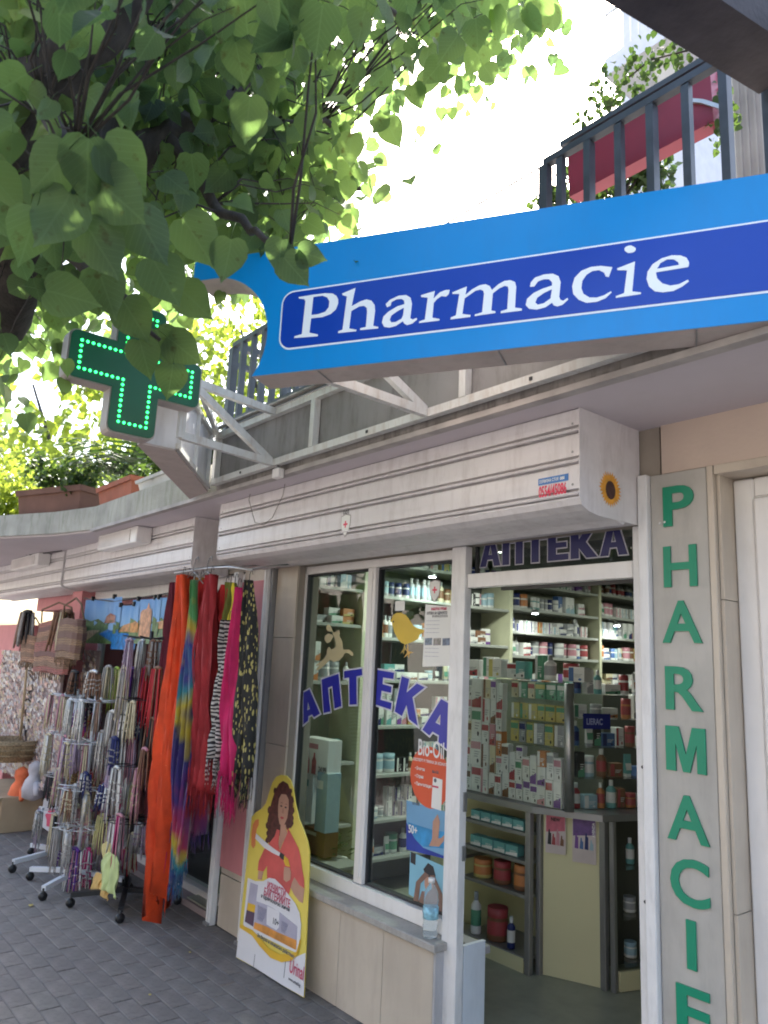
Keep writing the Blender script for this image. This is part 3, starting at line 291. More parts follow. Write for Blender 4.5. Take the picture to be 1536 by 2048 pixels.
# ------------------------------------------------------------------ materials
white_alu = mat('white_enamel', (0.68, 0.65, 0.665), 0.35, var=0.06, scale=5, bump=0.02, stain=((0.40, 0.35, 0.35), 0.42), stretch=(0.4, 3, 3))
white_pvc = mat('white_pvc', (0.76, 0.74, 0.73), 0.3, var=0.05, scale=4, stain=((0.5, 0.47, 0.44), 0.22))
guide_white = mat('guide_rail_white', (0.72, 0.71, 0.71), 0.4, var=0.05, scale=7, stain=((0.4, 0.38, 0.37), 0.35))
cream_marble = mat('cream_marble', (0.53, 0.46, 0.38), 0.35, var=0.10, scale=3, bump=0.02, stain=((0.40, 0.33, 0.27), 0.45))
grey_marble = mat('grey_marble', (0.42, 0.40, 0.37), 0.4, var=0.10, scale=5, stain=((0.30, 0.28, 0.26), 0.4))
plaster_cream = mat('cream_plaster', (0.56, 0.45, 0.38), 0.8, var=0.06, scale=4, bump=0.08, stain=((0.5, 0.4, 0.33), 0.3))
soffit_white = mat('soffit_paint', (0.58, 0.53, 0.57), 0.8, var=0.04, scale=2, bump=0.05, stain=((0.52, 0.48, 0.49), 0.25))
conc = mat('raw_concrete', (0.27, 0.25, 0.24), 0.9, var=0.22, scale=6, bump=0.25, bscale=90, stain=((0.12, 0.105, 0.10), 0.8))
conc_light = mat('weathered_concrete', (0.36, 0.35, 0.31), 0.9, var=0.2, scale=5, bump=0.3, bscale=70, stain=((0.20, 0.22, 0.16), 0.75))
sill_stone = mat('sill_stone', (0.36, 0.34, 0.32), 0.5, var=0.12, scale=18, bump=0.04, stain=((0.24, 0.22, 0.2), 0.5))
pink_paint = mat('pink_paint', (0.62, 0.24, 0.26), 0.7, var=0.07, scale=4, stain=((0.42, 0.15, 0.17), 0.3))
dark_gap = mat('dark_rubber', (0.03, 0.03, 0.035), 0.6, var=0)
steel = mat('brushed_steel', (0.42, 0.42, 0.43), 0.35, 0.85, var=0.08, scale=20)
alu_grey = mat('grey_aluminium', (0.30, 0.30, 0.31), 0.4, 0.6, var=0.06, scale=9)
dark_iron = mat('dark_iron_paint', (0.035, 0.045, 0.06), 0.5, var=0.3, scale=12)
black_metal = mat('black_metal', (0.02, 0.02, 0.022), 0.4, var=0.1)
truss_paint = mat('truss_white_paint', (0.62, 0.63, 0.62), 0.5, var=0.08, scale=8, stain=((0.38, 0.30, 0.24), 0.5))
window_glass = glass_mat('window_glass', (0.86, 0.92, 0.90))
case_glass = glass_mat('case_glass', (0.955, 0.975, 0.97))
cream_panel = mat('cream_laminate', (0.60, 0.57, 0.36), 0.5, var=0.04, scale=2)
paper_white = mat('paper_white', (0.78, 0.78, 0.76), 0.6, var=0.02)

# ------------------------------------------------------------------ the ground
ground = box('ground', mat('asphalt', (0.06, 0.06, 0.062), 0.9, var=0.2, scale=3, bump=0.2), (-300, 300, -300, 300, -0.4, -0.11), kind='structure')
pv_base = box('pavement', mat('mortar_bed', (0.140, 0.126, 0.118), 0.95, var=0.2, scale=20), (-60, 12, -3.2, 2.72, -0.11, -0.0045), kind='structure')
pv_mats = [mat('paver_%d' % i, c, 0.8, var=0.18, scale=9, bump=0.18, bscale=120, stain=((0.085, 0.078, 0.072), 0.6)) for i, c in enumerate([(0.185, 0.166, 0.155), (0.176, 0.159, 0.150), (0.196, 0.172, 0.160), (0.178, 0.157, 0.148)])]
pv_mesh = []
for pm in pv_mats:
    b = MB(); b.bbox(-0.0975, 0.0975, -0.0475, 0.0475, -0.03, 0, b=0.003); pv_mesh.append(b.mesh('paving_stone', pm))
spots = []
for j in range(-10, 25):
    for i in range(-50, 2):
        y = 0.05 + j * 0.1; x = -0.1 + i * 0.2 + (0.1 if j % 2 else 0)
        if y < -0.9 or y > 2.62: continue
        spots.append((x, y))
def seen(p):
    v = Vector((p[0], p[1], 0)) - CAM; z = v.dot(FWD)
    if z < 0.5: return 0
    px = 768 + 1523 * v.dot(RIGHT) / z; py = 1024 - 1523 * v.dot(UP) / z
    return z if (-60 < px < 900 and 1500 < py < 2110) else 0
vis = sorted([s for s in spots if seen(s) and s[1] < 2.5], key=seen)[:300]
vs_ = set(vis)
for x, y in vis:
    o = bpy.data.objects.new('paving_stone', random.choice(pv_mesh)); COL.objects.link(o); o.parent = pv_base
    o.location = (x, y, U(-0.002, 0.0012)); o.rotation_euler = (U(-.006, .006), U(-.006, .006), U(-.008, .008))
rest = MB()
for x, y in spots:
    if (x, y) in vs_: continue
    z = U(-0.002, 0.0012); rest.box(x - .097, x + .097, y - .047, y + .047, z - 0.03, z, random.randrange(4))
rest.build('paving_stones', pv_mats, pv_base, kind='stuff')
far_pv = MB()
for i in range(-60, -10):
    for j in range(-8, 27): far_pv.box(i * 0.4 - 0.2 + .004, i * 0.4 + .192, j * 0.1, j * 0.1 + .094, -0.03, U(-.002, .001), random.randrange(4)) if i * 0.4 < -10.2 else None
far_pv.build('far_paving_stones', pv_mats, pv_base, kind='stuff')
for px_, py_, lab in ((62, 1812, 'small yellow fallen leaf lying alone on the paving at the far left'), (380, 1905, 'tiny dry fallen leaf on the paving below the orange scarf'), (560, 1965, 'tiny dry fallen leaf near the foot of the cardboard figure'), (300, 1990, 'tiny dry fallen leaf low in the left corner of the paving')):
    d = RIGHT * (px_ - 768) + UP * (1024 - py_) + FWD * 1523.0; p = CAM + d * (-CAM.z / d.z); b = MB(); s = .03 if px_ == 62 else .014
    b.add([p + Vector(q) * s for q in ((-1, 0, .15), (-.3, .5, .3), (.6, .35, .2), (1.1, 0, .4), (.5, -.4, .15), (-.4, -.5, .25))], [(0, 1, 2, 3, 4, 5)]); tag(b.build('fallen_leaf', mat('dry_leaf', (.38, .30, .08), .7, var=.3), None, loc=p), lab, 'leaf', 'fallen leaves on the paving')
kerb = box('kerb', mat('kerb_stone', (0.3, 0.29, 0.27), 0.8, var=0.15), (-60, 12, -3.36, -3.205, -0.2, 0.0), kind='structure')

# ------------------------------------------------------------------ the building that holds both shops
bld = thing('shop_building', (-4, 2.6, 0), 'single storey shop row under a concrete terrace slab with cream marble and pink walls', 'building')
# terrace slab with its soffit, straight over the pharmacy and bending out to the left
def slab(name, poly, z0, z1, m_, kindmat):
    b = MB(); b.prism(poly, lambda u, v, w: (u, v, w), z0, z1); 
    return b.build(name, m_, bld)
slab('terrace_slab', [(-3.98, 1.985), (3.5, 1.985), (3.5, 9.0), (-3.98, 9.0)], 2.545, 2.9, conc, 0)
slab('terrace_slab', [(-3.985, 1.985), (-3.985, 9.0), (-12.6, 9.0), (-12.6, 0.9), (-9.0, 0.95), (-7.25, 1.55), (-6.6, 1.84), (-6.05, 1.985)], 2.545, 2.73, conc_light, 0)
slab('soffit', [(-12.55, 0.94), (-9.0, 0.99), (-7.24, 1.59), (-6.6, 1.87), (-6.05, 2.01), (3.5, 2.01), (3.5, 8.9), (-12.55, 8.9)], 2.53, 2.546, soffit_white, 0)
box('drip_edge', mat('drip_edge', (0.40, 0.37, 0.36), 0.8, var=0.2, scale=10), (-6.05, 3.5, 1.968, 2.012, 2.526, 2.548), bld)
# facade masonry, left to right
def slabpiece(x0, x1, z0, z1, y0=2.5, y1=2.62, m_=cream_marble): return box('marble_slab', m_, (x0 + .0015, x1 - .0015, y0, y1, z0 + .0015, z1 - .0015), bld, bev=0.0015)
mortar = mat('joint_mortar', (0.30, 0.26, 0.22), 0.9, var=0.1)
box('lintel_wall', plaster_cream, (-1.46, 3.4, 2.503, 2.75, 2.345, 2.53), bld)
box('lintel_wall', mortar, (-7.55, -1.47, 2.51, 2.75, 2.17, 2.53), bld)
# cream pillar left of the shop window
box('pillar_core', mortar, (-4.10, -3.85, 2.515, 2.66, 0, 2.17), bld)
for a, b_ in ((0, 0.52), (0.52, 1.12), (1.12, 1.74), (1.74, 2.17)): slabpiece(-4.08, -3.85, a, b_, 2.50, 2.514)
# pier between the two shops
box('pier_core', mortar, (-4.5, -4.165, 2.52, 2.62, 0, 2.53), bld)
for a, b_ in ((0, 0.30), (0.302, 0.62)): slabpiece(-4.49, -4.17, a, b_, 2.50, 2.519)
box('pier_face', cream_marble, (-4.495, -4.17, 2.506, 2.519, 0.622, 2.53), bld)
# low wall below the window with its stone sill
box('low_wall_core', mortar, (-3.85, -2.535, 2.47, 2.64, 0, 0.435), bld)
for i in range(4):
    x0 = -3.85 + i * 0.329; slabpiece(x0, x0 + 0.329, 0.0, 0.433, 2.45, 2.468)
box('marble_slab', mat('end_slab', (0.42, 0.41, 0.42), 0.4, var=0.1, stain=((.3, .29, .3), .4)), (-2.534, -2.522, 2.452, 2.545, 0.0, 0.433), bld)
box('window_sill', sill_stone, (-3.85, -2.505, 2.425, 2.56, 0.436, 0.468), bld, bev=0.004)
box('inner_ledge', mat('inner_ledge', (0.32, 0.31, 0.32), 0.5, var=0.08), (-3.85, -2.46, 2.645, 2.72, 0.40, 0.43), bld)
box('door_jamb_panel', mat('jamb_panel', (0.62, 0.66, 0.72), 0.4, var=0.05, stain=((.45, .48, .52), .3)), (-2.47, -2.452, 2.55, 2.68, 0.056, 0.46), bld)
# right of the door
box('wall_core', mortar, (-1.50, -1.262, 2.515, 2.9, 0, 2.343), bld)
box('marble_slab', cream_marble, (-1.26, -1.248, 2.512, 2.66, 1.88, 2.34), bld)
box('marble_slab', cream_marble, (-1.26, -1.249, 2.512, 2.66, 0.9, 1.877), bld)
box('marble_slab', cream_marble, (-1.26, -1.248, 2.512, 2.66, 0.0, 0.897), bld)
box('marble_slab', cream_marble, (-1.284, -1.262, 2.490, 2.514, 0.0, 2.343), bld, bev=0.002)
box('lintel_trim', cream_marble, (-1.26, 3.3, 2.494, 2.66, 2.31, 2.343), bld, bev=0.002)
box('marble_slab', cream_marble, (-0.3, 3.3, 2.50, 2.70, 0, 2.308), bld)
# far piers in pink
for x0, x1, y0 in ((-7.72, -7.45, 2.42),):
    box('pink_pier', pink_paint, (x0, x1, y0, 3.4, 0, 2.53), bld)
box('lintel_rail', white_alu, (-7.44, -4.51, 2.54, 2.60, 2.07, 2.168), bld, bev=.004); box('pink_lintel', pink_paint, (-7.44, -4.51, 2.62, 2.74, 2.03, 2.17), bld)
box('pink_lintel', pink_paint, (-9.4, -7.73, 2.56, 2.74, 2.02, 2.53), bld)
fw = box('pink_end_wall', pink_paint, (-10.9, -9.35, 2.42, 2.6, 0, 1.86)); tag(fw, 'pink low wall in glare at the far left end of the shops', 'wall')
# rooms
floor = box('shop_floor', mat('shop_floor', (0.30, 0.31, 0.25), 0.35, var=0.12, scale=12, bump=0.02), (-4.95, 1.2, 2.52, 8.6, -0.1, 0.05), kind='structure')
room = mat('room_paint', (0.42, 0.42, 0.33), 0.8, var=0.05)
box('room_wall', room, (-4.95, -4.85, 2.75, 8.6, 0.05, 2.53), bld)
box('room_wall', room, (-4.85, 1.1, 8.5, 8.6, 0.05, 2.53), bld)
box('room_wall', room, (1.1, 1.2, 2.75, 8.6, 0.05, 2.53), bld)
box('room_wall', room, (-4.84, -4.101, 2.67, 2.74, 0.05, 2.168), bld)
box('room_ceiling', mat('room_ceiling', (0.3, 0.3, 0.28), 0.8, var=0.04), (-4.85, 1.1, 2.76, 8.5, 2.50, 2.528), bld)
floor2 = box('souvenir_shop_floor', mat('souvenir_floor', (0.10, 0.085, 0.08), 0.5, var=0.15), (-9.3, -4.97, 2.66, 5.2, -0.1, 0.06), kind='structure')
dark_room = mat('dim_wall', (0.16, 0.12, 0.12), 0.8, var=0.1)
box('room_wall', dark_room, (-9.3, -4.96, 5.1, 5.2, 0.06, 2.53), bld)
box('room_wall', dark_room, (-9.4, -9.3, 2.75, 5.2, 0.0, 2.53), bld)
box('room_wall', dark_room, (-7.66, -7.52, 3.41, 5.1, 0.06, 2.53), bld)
box('threshold', white_pvc, (-7.44, -4.52, 2.60, 2.70, 0.0, 0.085), bld, bev=0.004)
box('threshold_step', mat('mauve_step', (0.30, 0.24, 0.25), 0.6, var=0.12), (-7.44, -4.52, 2.50, 2.598, 0.0, 0.04), bld)
box('threshold', sill_stone, (-2.45, -1.59, 2.44, 2.66, 0.0, 0.054), bld, bev=0.004)

# shop window: frames and panes
win = thing('shop_window', (-3.2, 2.57, 0.47), 'two pane white framed pharmacy window with a blue arched lettering across it', 'window')
def fr(x0, x1, z0, z1, y0=2.545, y1=2.61, name='frame', m_=white_pvc, p=None, bev=.003): return box(name, m_, (x0, x1, y0, y1, z0, z1), p or win, bev=bev)
fr(-3.85, -3.838, 0.535, 2.165, 2.555, 2.60, bev=.001); fr(-3.85, -2.545, 0.469, 0.534, 2.535, 2.60); fr(-3.85, -2.545, 2.12, 2.166, 2.555, 2.60)
fr(-3.228, -3.160, 0.536, 2.118, 2.545, 2.585, name='mullion'); fr(-3.206, -3.182, 0.56, 2.10, 2.540, 2.5445, name='mullion_bead', bev=.001)
for x0, x1 in ((-3.837, -3.229), (-3.159, -2.546)):
    for a in ((x0, x0 + .010, .536, 2.118), (x1 - .010, x1, .536, 2.118), (x0 + .010, x1 - .010, .536, .546), (x0 + .010, x1 - .010, 2.108, 2.118)):
        box('gasket', dark_gap, (a[0], a[1], 2.566, 2.60, a[2], a[3]), win)
    box('pane', window_glass, (x0 + .010, x1 - .010, 2.58, 2.586, .546, 2.108), win)

# arched lettering on the panes
blue_film = mat('blue_film', (0.03, 0.035, 0.38), 0.35, var=0.03)
white_film = mat('white_film', (0.62, 0.63, 0.70), 0.4, var=0.02)
ar = thing('window_lettering', (-3.2, 2.57, 1.4), 'arched blue АПТЕКА letters with white outlines across both window panes', 'lettering')
for i, g in enumerate(ARCH):
    wp = [inflate(pl, 0.009 if k == 0 else -0.005) for k, pl in enumerate(g)]
    o = place(curve_mesh('letter', wp[:1] if len(g) == 1 else [inflate(g[0], .009), inflate(g[1], -.006)], 0.0008), 'letter', white_film, facade(2.5785), ar, 0)
    q = place(curve_mesh('letter_face', g, 0.0008), 'letter_face', blue_film, facade(2.5785), o, 0.0012)

# door frame and transom
dfr = thing('door_frame', (-2.0, 2.55, 0.05), 'white painted door frame of the pharmacy with a glazed transom over the open doorway', 'door frame')
fr(-2.542, -2.452, 0.055, 2.165, 2.50, 2.545, 'post', guide_white, dfr)
fr(-1.592, -1.545, 0.055, 2.165, 2.51, 2.56, 'post', guide_white, dfr)
fr(-1.543, -1.505, 0.0, 2.345, 2.47, 2.512, 'guide_rail', guide_white, dfr)
fr(-2.45, -1.594, 1.972, 2.036, 2.512, 2.555, 'transom_bar', white_pvc, dfr)
box('transom_pane', window_glass, (-2.45, -1.594, 2.572, 2.578, 2.037, 2.168), dfr)
box('transom_gasket', dark_gap, (-2.45, -2.438, 2.562, 2.58, 2.037, 2.168), dfr)
box('hinge', alu_grey, (-2.451, -2.445, 2.52, 2.54, 1.0, 1.08), dfr); box('hinge', alu_grey, (-2.451, -2.445, 2.52, 2.54, 0.80, 0.86), dfr)
for z in (0.86, 0.46, 1.3): 
    b = MB(); b.lathe((0, 0, 0), [(0.006, 0), (0.006, 0.003)], 8); 
    for i, v in enumerate(b.v): b.v[i] = (-1.565 + v[0], 2.509 - v[2], z + v[1])
    b.build('screw', dark_gap, dfr)
box('dark_backing', mat('transom_board', (0.12, 0.115, 0.11), 0.7, var=0.1), (-2.43, -1.60, 2.72, 2.74, 1.98, 2.30), dfr)
tl = thing('transom_lettering', (-2.0, 2.57, 2.07), 'dark blue АПТЕКА letters over the doorway, their tops hidden by the shutter box', 'lettering')
navy_film = mat('navy_film', (0.012, 0.012, 0.09), 0.4, var=0.03)
GB = {'А': [[(0, 0), (.24, 0), (.29, .25), (.5, .25), (.55, 0), (.8, 0), (.54, 1), (.25, 1)], [(.33, .42), (.47, .42), (.40, .78)]],
      'П': [[(0, 0), (.26, 0), (.26, .78), (.5, .78), (.5, 0), (.76, 0), (.76, 1), (0, 1)]],
      'Т': [[(.24, 0), (.5, 0), (.5, .78), (.74, .78), (.74, 1), (0, 1), (0, .78), (.24, .78)]],
      'Е': [[(0, 0), (.68, 0), (.68, .2), (.27, .2), (.27, .42), (.62, .42), (.62, .6), (.27, .6), (.27, .8), (.68, .8), (.68, 1), (0, 1)]],
      'К': [[(0, 0), (.26, 0), (.26, .34), (.5, 0), (.84, 0), (.48, .52), (.8, 1), (.5, 1), (.26, .62), (.26, 1), (0, 1)]]}
x = -2.425
for ch in 'АПТЕКА':
    g = [[(x + u * 0.155, 2.072 + v * 0.125) for u, v in pl] for pl in GB[ch]]
    wq = [inflate(g[0], .005)] + [inflate(h, -.004) for h in g[1:]]
    o = place(curve_mesh('letter', wq, .0008), 'letter', mat('grey_outline', (0.42, 0.41, 0.47), .5, var=0), facade(2.5705), tl)
    place(curve_mesh('letter_face', g, .0008), 'letter_face', navy_film, facade(2.5705), o, 0.0012)
    x += 0.155 * (max(u for u, v in GB[ch][0]) + 0.075)

# window right of the marble panel
w2 = thing('side_window', (-0.8, 2.62, 0.3), 'white plastic framed window at the right edge beside the lettered marble panel', 'window')
fr(-1.246, -1.175, 0.0, 2.305, 2.60, 2.66, 'frame', white_pvc, w2, .006); fr(-1.174, -0.32, 2.235, 2.305, 2.60, 2.66, 'frame', white_pvc, w2, .006)
fr(-1.173, -1.115, 0.0, 2.233, 2.585, 2.65, 'sash', white_pvc, w2, .008); fr(-1.114, -0.34, 2.175, 2.233, 2.585, 2.65, 'sash', white_pvc, w2, .008)
fr(-0.37, -0.305, 0.0, 2.233, 2.585, 2.65, 'sash', white_pvc, w2, .008)
box('panel', mat('opal_panel', (0.70, 0.72, 0.70), 0.25, var=0.03), (-1.114, -0.38, 2.615, 2.63, 0, 2.174), w2)
box('gasket', dark_gap, (-1.114, -1.108, 2.61, 2.616, 0, 2.174), w2); box('gasket', dark_gap, (-1.108, -0.38, 2.61, 2.616, 2.168, 2.174), w2)

# green PHARMACIE on grey marble
sg = thing('letter_panel', (-1.39, 2.5, 0), 'tall grey marble panel with green PHARMACIE letters reading down beside the door', 'sign')
box('panel', grey_marble, (-1.502, -1.287, 2.494, 2.514, 0.0, 2.342), sg, bev=0.002)
green_let = mat('green_letters', (0.0, 0.235, 0.13), 0.4, var=0.04)
for i, ch in enumerate('PHARMACIE'):
    me = text_mesh(ch, 0.2055, offset=0.0042, th=0.006, align='LEFT') if ch != 'M' else curve_mesh('M', [[(0, 0), (.25, 0), (.25, .62), (.43, 0), (.60, 0), (.78, .62), (.78, 0), (1, 0), (1, 1), (.68, 1), (.51, .38), (.34, 1), (0, 1)]], .006)
    xs_ = [v.co.x for v in me.vertices]; ys_ = [v.co.y for v in me.vertices]
    w0, w1, h0, h1 = min(xs_), max(xs_), min(ys_), max(ys_)
    W_ = {'P': .117, 'H': .125, 'A': .147, 'R': .135, 'M': .143, 'C': .135, 'I': .033, 'E': .115}[ch]
    zt = (2.290, 2.072, 1.878, 1.652, 1.452, 1.232, 1.036, 0.850, 0.652)[i]
    for v in me.vertices:
        v.co.x = (v.co.x - w0) / (w1 - w0) * W_; v.co.y = (v.co.y - h1) / (h1 - h0) * 0.146
    place(me, 'letter', green_let, facade(2.4935), sg, 0.0032, rot=0.0, at=(-1.392 - W_ / 2, zt))
for i, (u, v) in enumerate(((-1.466, 2.155), (-1.447, 2.158))): box('screw', white_pvc, (u, u + .006, 2.484, 2.494, v, v + .007), sg)

# ------------------------------------------------------------------ roller shutter boxes
def shutter(x0, x1, yf, label, dull=False, zb=2.165, depth=None):
    t = thing('shutter_box', ((x0 + x1) / 2, yf + .2, 2.53), label, 'roller shutter', 'white roller shutter boxes over the shop fronts')
    L = [2.528, 2.437, 2.325, 2.213]
    for i in range(3):
        z1, z0 = L[i], L[i + 1] + .0045 * (i < 2)
        prof = [(yf + .004, z1), (yf - .001, z1 - .004), (yf - .003, (z1 + z0) / 2), (yf - .002, z0 + .026), (yf + .020, z0 + .024), (yf + .020, z0 + .017), (yf - .004, z0 + .015), (yf - .007, z0 + .010), (yf - .004, z0 + .005), (yf + .020, z0 + .003), (yf + .020, z0 + .001), (yf + .03, z0 + .001), (yf + .03, z1)]
        b = MB(); b.prism(prof, lambda u, v, w: (w, u, v), x0 + .004, x1 - .004); b.build('slat', white_alu, t)
    prof = [(yf + .004, 2.212), (yf - .001, 2.205), (yf + .012, 2.185), (yf + .05, zb + .006), (yf + .105, zb - .002), (yf + .115, zb + .004), (yf + .115, zb + .03), (yf + .03, 2.212)]
    b = MB(); b.prism(prof, lambda u, v, w: (w, u, v), x0 + .004, x1 - .004); b.build('slat', white_alu, t)
    b = MB(); b.prism([(yf + .116, zb + .002), (yf + .19, zb - .006), (yf + .2, zb), (yf + .2, zb + .03), (yf + .116, zb + .03)], lambda u, v, w: (w, u, v), x0 + .004, x1 - .004); b.build('slat', white_alu, t)
    b = MB(); b.prism([(yf + .203, zb - .004), (yf + .26, zb - .016), (yf + .275, zb - .004), (yf + .275, zb + .03), (yf + .203, zb + .03)], lambda u, v, w: (w, u, v), x0 + .004, x1 - .004); b.build('slat', white_alu, t)
    b = MB(); b.prism([(yf + .28, zb - .004), (2.498, zb), (2.498, zb + .03), (yf + .28, zb + .03)], lambda u, v, w: (w, u, v), x0 + .004, x1 - .004); b.build('slat', white_alu, t)
    side = [(yf - .004, 2.529), (yf - .004, 2.205), (yf + .01, 2.18), (yf + .05, zb), (yf + .105, zb - .008), (2.499, zb - .004), (2.499, 2.529)]
    for xa, xb in ((x1 - .003, x1), (x0, x0 + .003)):
        b = MB(); b.prism(side, lambda u, v, w: (w, u, v), xa, xb); b.build('side_plate', white_alu, t)
    for z in (2.475, 2.372, 2.255):
        for xr in (x1 - .03, x0 + .03):
            b = MB(); b.lathe((0, 0, 0), [(0.005, 0), (0.005, .002)], 8)
            b.v = [(xr + v[0], yf - .001 - v[2], z + v[1]) for v in b.v]; b.build('rivet', alu_grey, t)
    return t
shutter(-4.19, -1.548, 2.13, 'long white roller shutter box over the pharmacy door and window')
shutter(-7.42, -4.73, 2.225, 'white roller shutter box over the nearer half of the souvenir shop')
shutter(-10.15, -7.48, 2.225, 'farthest white roller shutter box at the left edge of the photo')
s_ = thing('shutter_sticker', (-1.66, 2.12, 2.26), 'blue and red service phone sticker 0554/45086 on the shutter box', 'sticker')
b = MB(); b.prism([(-1.727, 2.272), (-1.595, 2.272), (-1.595, 2.297), (-1.727, 2.297)], facade(2.1262), 0, .0008); b.build('blue_strip', mat('sticker_blue', (0.07, 0.2, 0.5), .4, var=.05), s_)
place(text_mesh('СЕРВИЗНА СТОЯ  0888', 0.0155, .0003, .0004, .66), 'strip_lettering', paper_white, facade(2.1262), s_, .0014, at=(-1.723, 2.279))
place(text_mesh('0554/45086', 0.058, .0012, .0006, .44), 'number', mat('sticker_red', (0.75, 0.06, 0.12), .4, var=.03), facade(2.1265), s_, .0008, at=(-1.725, 2.227))
sf = thing('sunflower_sticker', (-1.545, 2.3, 2.26), 'yellow sunflower sticker with brown centre on the side of the shutter box', 'sticker')
sidefn = lambda u, v, w: (-1.5475 + w, u, v)
pet = []
for k in range(56):
    a = 2 * math.pi * k / 56; rr_ = (0.052 if k % 2 else 0.069) + U(-.003, .003); pet.append((2.306 + rr_ * math.cos(a) * 0.98, 2.265 + rr_ * math.sin(a) * .95))
place(curve_mesh('petals', [pet], .0006), 'petals', mat('petal_yellow', (0.72, 0.33, 0.04), .5, var=.2, scale=40), sidefn, sf, .0004)
place(curve_mesh('disc', [[(2.306 + .030 * math.cos(k * .393), 2.262 + .034 * math.sin(k * .393)) for k in range(16)]], .0006), 'seed_disc', mat('seed_brown', (0.07, 0.03, 0.025), .7, var=.3, scale=60), sidefn, sf, .0014)
def shield(x, z, y, s, label):
    t = thing('security_sticker', (x, y, z), label, 'sticker')
    pl = [(0, -.06), (.028, -.03), (.034, .0), (.034, .035), (0, .043), (-.034, .035), (-.034, 0), (-.028, -.03)]
    f = facade(y)
    place(curve_mesh('e', [[(u * 1.12, v * 1.1) for u, v in pl]], .0004), 'border', mat('sticker_grey', (0.33, 0.3, 0.3), .5, var=0), f, t, 0, at=(x, z))
    place(curve_mesh('e', [pl], .0004), 'field', paper_white, f, t, .0008, at=(x, z))
    place(text_mesh('СОТ', .026, .0006, .0004, .9, align='CENTER'), 'lettering', mat('sticker_ink', (.05, .05, .06), .5, var=0), f, t, .0012, at=(x, z + .046))
    place(text_mesh('+', .06, .002, .0004, 1, align='CENTER'), 'emblem', mat('sticker_red'
, (0.75, 0.06, 0.12)), f, t, .0016, at=(x, z - .025))
shield(-2.888, 2.262, 2.1263, 1, 'small shield shaped security sticker on the front of the long shutter box')
shield(-2.735, 1.985, 2.5795, 1, 'small shield shaped security sticker near the top of the right window pane')
# cable loop hanging from the box
b = MB(); p0 = at(562, 945, 2.1); p1 = at(498, 1000, 2.1); p2 = at(510, 1045, 2.1); p3 = at(545, 1035, 2.1); p4 = at(575, 940, 2.1)
b.tube([at(575, 900, 1.97), p4, at(566, 990, 2.09), p3, at(528, 1050, 2.1), p2, p1, at(502, 980, 2.1), at(540, 950, 2.05), at(556, 925, 1.98)], .0022, 5)
tag(b.build('hanging_cable', mat('grey_cable', (.2, .18, .17), .5, var=0), None, loc=p4), 'thin grey cable looped over the front of the long shutter box', 'cable')
jb = thing('junction_box', at(560, 950, 1.96), 'small broken white junction box on the slab edge above the shutter', 'junction box')
c_ = at(560, 948, 1.96); box('case', white_pvc, (c_.x - .03, c_.x + .03, 1.93, 1.967, c_.z - .025, c_.z + .025), jb, bev=.004); box('gland', alu_grey, (c_.x - .008, c_.x + .008, 1.935, 1.955, c_.z + .026, c_.z + .045), jb)

# guide posts left of the window and of the pier
for x, lab in ((-4.137, 'white shutter guide post left of the standing cardboard figure'), (-4.53, 'white shutter guide post between the souvenir shop opening and the pink panel')):
    t = thing('guide_post', (x, 2.48, 0), lab, 'post', 'white shutter guide posts')
    b = MB(); b.bbox(x - .028, x + .028, 2.455, 2.499, 0, 2.165, .004); b.box(x - .006, x + .006, 2.450, 2.4545, .02, 2.15); b.build('rail', guide_white, t)
    box('foot', alu_grey, (x - .03, x + .03, 2.44, 2.4545, 0, .018), t)
box_t = thing('dark_side_strip', (-4.09, 2.5, 0), 'dark grey strip filling the gap between guide post and cream pillar', 'strip'); 
box('strip', alu_grey, (-4.107, -4.083, 2.47, 2.512, 0, 2.165), box_t); box('gasket', dark_gap, (-4.1085, -4.1075, 2.472, 2.51, 0, 2.16), box_t)  # dark strip filling the gap beside the pillar
pp = thing('pink_panel', (-4.33, 2.49, 0.9), 'pink board fixed on the pier behind the hanging scarves', 'panel')
box('board', pink_paint, (-4.495, -4.215, 2.488, 2.503, 0.34, 2.10), pp, bev=.003)
box('edge_trim', cream_marble, (-4.213, -4.171, 2.492, 2.503, 0.34, 2.10), pp)
# ------------------------------------------------------------------ Pharmacie sign board, set at an angle out from the slab
SA = Vector((-2.193, 1.179, 2.55)); SE = Vector((0.8733, 0.4872, 0)); SN = Vector((0.4872, -0.8733, 0))
sgf = lambda u, v, w: SA + SE * u + SN * w + Vector((0, 0, v))
sb = thing('sign_board', (-2.19, 1.18, 2.55), 'long light blue sign board reading Pharmacie, its left end cut to a hollow curve', 'sign')
arc = [(-0.19 + 0.245 * math.cos(a), 0.142 + 0.245 * math.sin(a)) for a in [math.radians(-36 + i * 7.0) for i in range(19)]]
outl = [(1.66, 0.0), (1.66, 0.428), (-0.27, 0.462), (-0.27, 0.388)] + arc[::-1]
b = MB(); b.prism(outl, sgf, -0.125, -0.004); b.build('housing', mat('sign_housing', (0.46, 0.40, 0.38), 0.6, var=0.10, scale=4, stain=((0.33, 0.28, 0.26), .5)), sb)
place(curve_mesh('face', [outl], 0.003), 'face', mat('sign_light_blue', (0.0, 0.205, 0.56), 0.32, var=0.05, scale=3, stain=((0.02, 0.16, 0.42), .25), emit=((0.0, 0.235, 0.62), 0.05)), sgf, sb, 0.0)  # faint emission added to the sign's blues and white, with no lamp behind
def rr(x0, x1, z0, z1, r):
    p = []
    for k in range(9): a = math.radians(270 - k * 11.25); p.append((x0 + r + r * math.cos(a), z0 + r + r * math.sin(a)))
    for k in range(9): a = math.radians(180 - k * 11.25); p.append((x0 + r + r * math.cos(a), z1 - r + r * math.sin(a)))
    return p + [(x1, z1), (x1, z0)]
